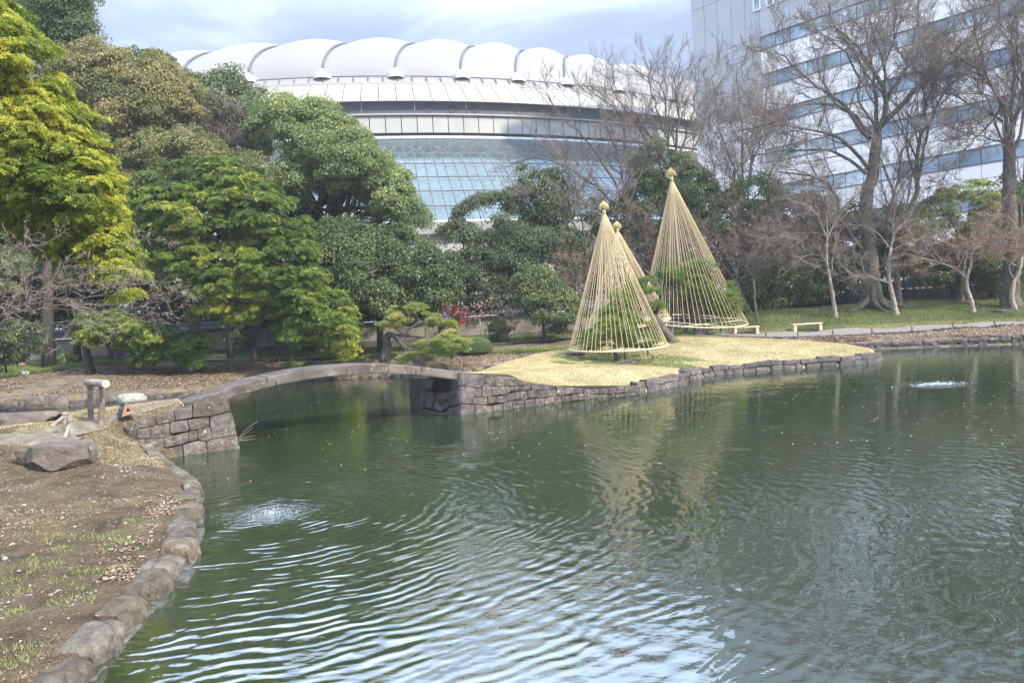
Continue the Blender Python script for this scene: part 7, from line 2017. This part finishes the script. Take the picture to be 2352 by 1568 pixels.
# outer frame
def prism_ring(o_, i_, d0, d1, name, mm):
    V = np.vstack([o_ + nS * d0, i_ + nS * d0, o_ + nS * d1, i_ + nS * d1])
    F = []
    for k in range(3):
        j = (k + 1) % 3
        F += [[k, j, 3 + j, 3 + k], [6 + k, 9 + k, 9 + j, 6 + j], [k, 6 + k, 6 + j, j], [3 + k, 3 + j, 9 + j, 9 + k]]
    return mk(name, V, F, M[mm], sroot)
prism_ring(tri, mid_, 0.02, -0.03, 'frame', 'sign_edge')
prism_ring(mid_, inner, 0.008, -0.03, 'face_board', 'sign_brown')
V = np.vstack([inner - nS * 0.032, tri + dv * 1.0]); 
mk('inner_box', np.vstack([mid_ - nS * 0.035]), [[0, 1, 2]], M['black'], sroot)
V = np.vstack([tri - nS * 0.032, tri + dv])
mk('left_board', [tri[0] - nS * 0.031, tri[2] - nS * 0.031, tri[2] + dv, tri[0] + dv], [[0, 1, 2, 3]], M['black_board'], sroot)
mk('right_board', [tri[0] - nS * 0.031, tri[0] + dv, tri[1] + dv, tri[1] - nS * 0.031], [[0, 1, 2, 3]], M['sign_edge'], sroot)
mk('back_board', tri + dv, [[0, 2, 1]], M['sign_brown'], sroot)
def text_mesh(name, body, origin, ex, ey, size, m, parent, ext=0.001):
    cu_ = bpy.data.curves.new(name, 'FONT'); cu_.body = body; cu_.size = size; cu_.align_x = 'CENTER'; cu_.align_y = 'CENTER'; cu_.extrude = 0.0
    o = bpy.data.objects.new(name, cu_); COL.objects.link(o)
    dg = bpy.context.evaluated_depsgraph_get(); me = bpy.data.meshes.new_from_object(o.evaluated_get(dg))
    bpy.data.objects.remove(o); 
    ex = nrm(np.asarray(ex, float)); ey = np.asarray(ey, float); ey = nrm(ey - ex * (ex @ ey)); ez = np.cross(ex, ey)
    w = np.array(parent_world(parent))
    for vtx in me.vertices:
        c_ = np.array(vtx.co); vtx.co = origin + ex * c_[0] + ey * c_[1] + ez * (c_[2] + 0.004) - w
    me.materials.clear(); me.materials.append(m)
    o = bpy.data.objects.new(name, me); COL.objects.link(o); o.parent = parent
    return o
lc = (tri[0] + tri[2]) / 2 - nS * 0.03 + dv * 0.5
exl = -dv; upl = nrm(tri[0] - tri[2])
nl = nrm(np.cross(exl, upl))
for k, (h, tx, sz) in enumerate(((0.26, '通行注意', 0.085), (0.02, '足元注意', 0.08), (-0.18, '一方', 0.07))):
    text_mesh('lettering', tx, lc + upl * h * 0.55 + nl * 0.002, exl, upl, sz, M['paint_white'], sroot)
# ------------------------------------------------------------------ signs by the left path
M['sign_red'] = mat('red_brown_sign', [(0.20, 0.065, 0.05), (0.26, 0.09, 0.07)], 8, 0.6, 0)
d = 39.5
def c11(x, y): return (40 + x / 11.76) / 1.6327, (1330 + y / 11.76) / 1.6327
q = [PD(*c11(x, y), d) for x, y in ((262, 355), (718, 340), (655, 480), (268, 495))]
bp = PD(*c11(490, 740), d); bp[2] = z_far(bp[None, :2])[0][0]
root = thing('arrow_sign', 'red brown arrow shaped direction sign on a post near the left frame edge', 'sign', bp)
V = np.array(q + [x + np.array([0, 0.04, 0]) for x in q]); mk('board', V, [[3, 2, 1, 0], [4, 5, 6, 7], [0, 1, 5, 4], [1, 2, 6, 5], [2, 3, 7, 6], [3, 0, 4, 7]], M['sign_red'], root)
v, f = tube1([bp - [0, 0, .1], PD(*c11(480, 330), d + 0.06)], 0.035, 8); mk('post', v, f, M['stake'], root)
text_mesh('lettering', '案内', PD(*c11(455, 400), d - 0.006), [1, 0, 0.02], [0, 0, 1], 0.15, M['paint_white'], root)
text_mesh('small_lettering', 'INFORMATION', PD(*c11(455, 458), d - 0.006), [1, 0, 0.02], [0, 0, 1], 0.032, M['paint_white'], root)
q = [PD(*c11(x, y), d - 0.006) for x, y in ((590, 415), (640, 400), (638, 432))]; mk('arrow', q, [[0, 2, 1]], M['paint_white'], root)
M['label_grey'] = mat('grey_label', [(0.16, 0.165, 0.17), (0.24, 0.245, 0.25)], 20, 0.5, 0)
M['label_white'] = mat('white_notice', [(0.55, 0.56, 0.55), (0.66, 0.67, 0.65)], 20, 0.5, 0)
M['cream_frame'] = mat('cream_frame', [(0.60, 0.62, 0.52)], 3, 0.6, 0)
for k, (corn, lab, side) in enumerate(((((530, 720), (800, 730), (775, 880), (505, 875)), 'grey plant label on a low stand below the arrow sign', False), (((1275, 770), (1540, 770), (1510, 895), (1250, 890)), 'grey label with cream side rails, right of the other grey label', True))):
    d = 38.2
    q = [PD(*c11(*c_), d + (0.12 if i < 2 else 0)) for i, c_ in enumerate(corn)]
    root = thing('plant_label', lab, 'sign', PD(*c11(corn[3][0] + 130, 930), d), 'low grey labels on the left bank')
    V = np.array(q + [x + np.array([0, 0.03, -0.01]) for x in q]); mk('plate', V, [[3, 2, 1, 0], [4, 5, 6, 7], [0, 1, 5, 4], [1, 2, 6, 5], [2, 3, 7, 6], [3, 0, 4, 7]], M['label_grey'], root)
    cn = sum(q) / 4; ey = q[0] - q[3]; 
    for r_, (tx, sz) in enumerate((('◆ 植物', 0.07), ('池の鯉に', 0.05), ('御注意', 0.07))):
        text_mesh('lettering', tx, cn + ey * (0.28 - 0.28 * r_) + np.array([0, -0.006, 0.002]), q[1] - q[0], ey, sz, M['paint_white'], root)
    for a, b_ in ((0, 3), (1, 2)):
        v, f = tube1([q[a], q[b_]], 0.016, 6); mk('side_rail', v, f, M['cream_frame'], root)
    v, f = tube1([cn + [0, .05, 0], [cn[0], cn[1] + .05, z_far(cn[None, :2])[0][0] - .05]], 0.02, 6); mk('leg', v, f, M['stake'], root)
d = 40.6
def c23(x, y): return (600 + x / 23.52) / 1.6327, (1330 + y / 23.52) / 1.6327
q = [PD(*c23(x, y), d) for x, y in ((680, 560), (1110, 560), (1160, 985), (715, 985))]
root = thing('notice_board', 'small white notice on a dark board under the layered tree', 'sign', q[3])
V = np.array(q + [x + np.array([0, 0.03, 0]) for x in q]); mk('sheet', V, [[3, 2, 1, 0], [4, 5, 6, 7], [0, 1, 5, 4], [1, 2, 6, 5], [2, 3, 7, 6], [3, 0, 4, 7]], M['label_white'], root)
cb = sum(q) / 4 + np.array([-0.01, 0.06, -0.02]); mk('board', boxv(cb, (0.56, 0.04, 0.52)), BOXF, M['black_board'], root)
for r_ in range(4):
    text_mesh('lettering', ('お願い', '園内では静かに', '池に入らないこと', '庭園管理所')[r_], sum(q) / 4 + np.array([0, -0.006, 0.14 - 0.095 * r_]), [1, 0, 0], [0, 0, 1], (0.075, 0.05, 0.05, 0.05)[r_], M['black_board'], root)
v, f = tube1([cb, [cb[0], cb[1] + .05, z_far(cb[None, :2])[0][0] - .05]], 0.03, 6); mk('leg', v, f, M['stake'], root)
M['blue_sheet'] = mat('dark_blue_sheet', [(0.010, 0.020, 0.028), (0.022, 0.036, 0.048)], 3, 0.5, 0.2)
# dark work frames
d = 40.8
for k, (u0, u1, lab) in enumerate(((268, 286, 'dark blue sheeted panel behind the low green boughs, left one'), (346, 372, 'dark blue sheeted panel behind the low green boughs, right one'))):
    x0, x1 = xd(u0, d), xd(u1, d); z = z_far(np.array([[x0, d]]))[0][0]
    root = thing('sheeted_panel', lab, 'panel', (x0, d, z), 'dark sheeted panels by the left wall')
    v, f = block(box8(((x0 + x1) / 2, d, z + 0.55), (x1 - x0, 0.12, 1.25)), 0.1, 0.01); mk('sheet', v, f, M['blue_sheet'], root)
    for xx in (x0 - .03, x1 + .03, (x0 + x1) / 2):
        v, f = tube1([[xx, d - 0.1, z - .05], [xx, d - 0.1, z + 1.3]], 0.022, 6); mk('pole', v, f, M['cable'] if xx != (x0 + x1) / 2 else M['stone'], root)
x = xd(312, d); z = z_far(np.array([[x, d]]))[0][0]
root = thing('low_table', 'low dark table between the two sheeted panels', 'table', (x, d, z))
v, f = block(box8((x, d, z + 0.42), (0.75, 0.4, 0.05)), 0.1, 0); mk('table_top', v, f, M['black_board'], root)
for s in (-1, 1):
    v, f = block(box8((x + s * 0.3, d, z + 0.2), (0.05, 0.35, 0.42)), 0.1, 0); mk('leg', v, f, M['black_board'], root)
# crane mast far away
d = 320
c0 = PD(219, 150, d); c1 = PD(221.5, 89, d)
root = thing('crane_mast', 'thin reddish crane mast against the sky above the olive crown', 'crane', (c0[0], c0[1], 2))
M['crane_red'] = mat('crane_paint', [(0.30, 0.16, 0.15)], 1, 0.6, 0)
w = 1.0; pl = []
for s in ((-1, -1), (1, -1), (1, 1), (-1, 1)):
    off = np.array([s[0] * w / 2, s[1] * w / 2, 0]); pl.append([c0 * [1, 1, 0] + off + [0, 0, 2], c1 + off * 0.5])
for k in range(24):
    a = k / 24; b_ = (k + 1) / 24
    bt = c0 * [1, 1, 0] + [0, 0, 2.0]
    A_ = bt * (1 - a) + c1 * a; B_ = bt * (1 - b_) + c1 * b_
    for s in (-1, 1):
        pl.append([A_ + [s * w / 2 * (1 - a * .5), -w / 2, 0], B_ + [-s * w / 2 * (1 - b_ * .5), -w / 2, 0]])
v, f = tubes(np.array(pl), np.full((len(pl), 2), 0.16), 4); mk('lattice', v, f, M['crane_red'], root)
v, f = tube1([c1, c1 + [1.8, 0, 1.2]], 0.2, 5); mk('tip', v, f, M['crane_red'], root)

# bare twigs sticking out of the water beside the abutment
tb = plane_hit(547, 1010, a0, nA)
root = thing('water_twigs', 'bare thin twigs reaching over the water from the abutment', 'twigs', tb)
pl = []
for pts in (([(549, 1006), (560, 990), (575, 978), (592, 967)]), ([(549, 1008), (562, 996), (580, 982)]), ([(549, 1010), (565, 1004), (586, 1000)]), ([(549, 1012), (566, 1010), (588, 1007)])):
    pl.append(resample(np.array([PD(u, v, 16.2 - 0.05 * i) for i, (u, v) in enumerate(pts)]), 6))
v, f = tubes(np.array(pl), np.full((4, 6), 0.007) * np.linspace(1, .5, 6)[None], 4); mk('twig', v, f, M['twig_pale'], root)

# ------------------------------------------------------------------ ground cover
def in_view(q, pad=0.06):
    return np.abs(q[:, 0] / q[:, 1]) < (1176 / FPX + pad)
def scatter(n, xr, yr, zf, cond):
    out = np.zeros((0, 3))
    while len(out) < n:
        q = np.c_[rng.uniform(*xr, n), rng.uniform(*yr, n)]
        q = q[in_view(q)]
        z, sd = zf(q)
        k = cond(q, z, sd)
        out = np.vstack([out, np.c_[q, z][k]])
    return out[:n]
def blades(pts, h, w, name, m, lean=0.5, tint=None, label=None):
    n = len(pts)
    a = rng.random(n) * 6.283; side = np.c_[np.cos(a), np.sin(a), np.zeros(n)] * w / 2
    ln = rng.normal(size=(n, 3)) * lean; ln[:, 2] = 1; ln = nrm(ln)
    H = h * rng.uniform(0.5, 1.3, n)
    V = np.stack([pts - side - [0, 0, .01], pts + side - [0, 0, .01], pts + ln * H[:, None]], 1).reshape(-1, 3)
    F = np.arange(n * 3).reshape(-1, 3); TRI[0] += n
    o = mk(name, V, F, m, tint=np.clip(tint if tint is not None else rng.random(n), 0, 1), kind='stuff')
    return o
# right lawn of low green blades
p = scatter(150000, (5, 36), (41.3, 52), z_far, lambda q, z, sd: (q[:, 1] > 41.4 + 0.02 * q[:, 0] * 0) & (q[:, 0] > 5.5 + 0.0 * q[:, 1]))
tt = 0.40 + (fbm(p[:, :2] * 0.5, 44) - 0.5) * 0.5 + rng.normal(size=len(p)) * 0.13 + (p[:, 1] < 41.9) * 0.35
blades(p, 0.16, 0.035, 'lawn_grass', L_GRS, 0.7, tt)
# green strip between path and wall, left and middle
p = scatter(90000, (-34, 5), (42.5, 48), z_far, lambda q, z, sd: q[:, 1] > 42.6 + 0.12 * np.maximum(q[:, 0] + 8, 0) * (q[:, 0] < 6))
blades(p, 0.18, 0.04, 'ground_cover', L_GRS, 0.7, 0.42 + (fbm(p[:, :2] * 0.5, 45) - 0.5) * 0.5 + rng.normal(size=len(p)) * 0.14)
p = scatter(42000, (-30, 3), (38.2, 40.4), z_far, lambda q, z, sd: (np.abs(q[:, 1] - (39.0 + 0.6 * np.sin(q[:, 0] * 0.3))) < 0.45) & ((q[:, 0] < -19) | (q[:, 0] > -12)))
blades(p, 0.26, 0.05, 'mondo_grass_edge', L_GRS, 0.8, 0.30 + (p[:, 0] > -12) * 0.3 + rng.normal(size=len(p)) * 0.13)
# island dry turf
p = scatter(190000, (-3, 17), (20, 35), z_isl, lambda q, z, sd: (sd > 0.42))
g_ = (np.hypot(p[:, 0] - xd(1410, 29.0), (p[:, 1] - 29.0) * 0.9) < 2.6) * 1.0 * (fbm(p[:, :2] * 1.2, 47) > 0.42)
g2 = (np.hypot(p[:, 0] - xd(1530, 28.6), (p[:, 1] - 28.6)) < 1.7) & (fbm(p[:, :2] * 1.5, 48) > 0.45)
gm = (g_ > 0) | g2
blades(p[~gm], 0.06, 0.016, 'dry_turf', L_DRY, 0.9, 0.5 + (fbm(p[~gm][:, :2] * 1.1, 51) - 0.5) * 0.9 + rng.normal(size=(~gm).sum()) * 0.2)
blades(p[gm], 0.06, 0.02, 'green_turf', L_GRS, 0.9, 0.45 + rng.normal(size=gm.sum()) * 0.15)
# near bank moss, weeds, dry straw
def near_scatter(n, cond): return scatter(n, (-12, -2.6), (3.2, 17.5), z_near, cond)
p = near_scatter(24000, lambda q, z, sd: (sd > 0.3) & (fbm(q * 0.8, 61) > 0.50 + 0.1 * rng.random(len(q))))
blades(p, 0.020, 0.011, 'moss_turf', L_DRY, 1.2, 0.05 + rng.normal(size=len(p)) * 0.22)
p = near_scatter(34000, lambda q, z, sd: (sd > 0.3) & (q[:, 1] > 13.4) & (fbm(q * 1.1, 62) > 0.35))
blades(p, 0.03, 0.012, 'dry_straw', L_DRY, 1.4, 0.62 + rng.normal(size=len(p)) * 0.3)
cen = near_scatter(46, lambda q, z, sd: (sd > 0.55) & (sd < 1.7) & (q[:, 1] < 9.5))
cc = np.repeat(cen, 45, 0) + rng.normal(size=(len(cen) * 45, 3)) * [0.06, 0.06, 0.0]; cc[:, 2] = z_near(cc[:, :2])[0]
blades(cc, 0.05, 0.012, 'weeds', L_GRS, 0.9, 0.6 + rng.normal(size=len(cc)) * 0.15)
# fallen leaves
def litter(pts, L, W, name, lift=0.012, lo=0.3):
    n = len(pts)
    nm = nrm(rng.normal(size=(n, 3)) * 0.28 + [0, 0, 1]); ax = nrm(np.cross(nm, rsph(n)))
    V, F = leaf_quads(pts + [0, 0, lift], ax, nm, L * rng.uniform(0.6, 1.3, n), W * rng.uniform(0.7, 1.2, n), 0.2)
    TRI[0] += 2 * n
    return mk(name, V, F, L_LIT, tint=np.clip(lo + 0.7 * rng.random(n), 0, 1), kind='stuff')
p = near_scatter(1300, lambda q, z, sd: (sd > 0.2) & (rng.random(len(q)) < 0.15 + 0.85 * (fbm(q * 1.1, 71) > 0.55)))
litter(p, 0.038, 0.02, 'fallen_leaves', lo=0.1)
ed = near_scatter(800, lambda q, z, sd: (sd > 0.34) & (sd < 0.75) & (q[:, 1] > 7.2) & (q[:, 1] < 11.5) & (fbm(q * 1.4, 72) > 0.47))
litter(ed, 0.06, 0.028, 'leaf_drift', 0.012, 0.12)
p = scatter(26000, (-28, 6), (29, 40), z_far, lambda q, z, sd: (sd > 0.25) & (fbm(q * 0.45, 73) > 0.36))
litter(p, 0.10, 0.06, 'far_fallen_leaves', 0.02, 0.1)
p = scatter(16000, (8, 33), (34.6, 38.3), z_far, lambda q, z, sd: (sd > 0.5) & (rng.random(len(q)) < 0.12 + (fbm(q * np.array([0.35, 0.9]), 74) > 0.5)))
litter(p, 0.10, 0.06, 'bank_fallen_leaves', 0.02, 0.3)
p = scatter(6000, (18, 40), (45.5, 52), z_far, lambda q, z, sd: fbm(q * 0.5, 75) > 0.4)
litter(p, 0.12, 0.07, 'wall_foot_leaves', 0.12, 0.1)
# pebbles
M['pebble'] = mat('pebble', [(0.16, 0.135, 0.105), (0.36, 0.325, 0.27)], 9, 0.9, 0)
pb = near_scatter(520, lambda q, z, sd: (sd > 0.5) & (q[:, 1] < 13) & (rng.random(len(q)) < 0.2 + 0.8 * (fbm(q * 0.9, 76) > 0.55)))
v0, f0 = ico(1)
mb = MB()
for q in pb:
    s = 0.010 * math.exp(rng.normal() * 0.4 + 0.1); mb.add(v0 * s * rng.uniform(0.7, 1.4, 3) * [1, 1, 0.6] + q + [0, 0, s * 0.2], f0)
mb.build('pebbles', M['pebble'], kind='stuff', smooth=True)
# specks floating on the water
q = np.c_[rng.uniform(-8, 20, 900), rng.uniform(12, 33, 900)]
q = q[in_view(q)]
k = (sdist(q, IS_POLY) < -0.15) & (sdist(q, NEAR_POLY) < -0.2) & (fbm(q * 0.5, 81) > 0.5)
q = q[k]; P3 = np.c_[q, np.full(len(q), 0.006)]
n = len(P3); V, F = leaf_quads(P3, nrm(np.c_[rng.normal(size=(n, 2)), np.zeros(n)]), np.tile([0, 0, 1.0], (n, 1)), 0.05, 0.03, 0.05)
mk('floating_petals', V, F, L_LIT, tint=np.clip(0.75 + 0.25 * rng.random(n), 0, 1), kind='stuff')
# bubbling water over the two submerged nozzles
M['foam'] = mat('foam', [(0.42, 0.45, 0.47)], 1, 0.25, 0)
for k, (sc, rx, ry, nb, sz, lab) in enumerate(((SRC[0], 0.38, 0.45, 300, 0.005, 'bubbling patch of water in the near left pond'), (SRC[1], 0.85, 0.30, 420, 0.016, 'thin line of white bubbling water at the far right'))):
    mb = MB()
    for i in range(nb):
        r_ = abs(rng.normal()) * 0.5; a = rng.random() * 6.283
        c_ = np.array([sc[0] + rx * r_ * math.cos(a), sc[1] + ry * r_ * math.sin(a), rng.uniform(-0.003, 0.008) + (0.05 * rng.random() ** 3 if k else 0)])
        mb.add(v0 * sz * rng.uniform(0.4, 1.2) * [1.3, 1.3, 0.6] + c_, f0)
    o = mb.build('water_bubbles', M['foam'], kind='stuff', smooth=True); o['label'] = lab
# thin humid air
hz = mk('haze', boxv((0, 210, 35), (700, 470, 74)), BOXF, None); hz['kind'] = 'stuff'
m = bpy.data.materials.new('humid_air'); m.use_nodes = True; t = m.node_tree; t.nodes.remove(t.nodes['Principled BSDF'])
pv = t.nodes.new('ShaderNodeVolumePrincipled'); pv.inputs['Color'].default_value = (0.90, 0.94, 1.0, 1); pv.inputs['Density'].default_value = 0.0006; pv.inputs['Anisotropy'].default_value = 0.1
t.links.new(pv.outputs[0], t.nodes['Material Output'].inputs['Volume']); hz.data.materials.append(m)
print('tris approx', TRI[0])
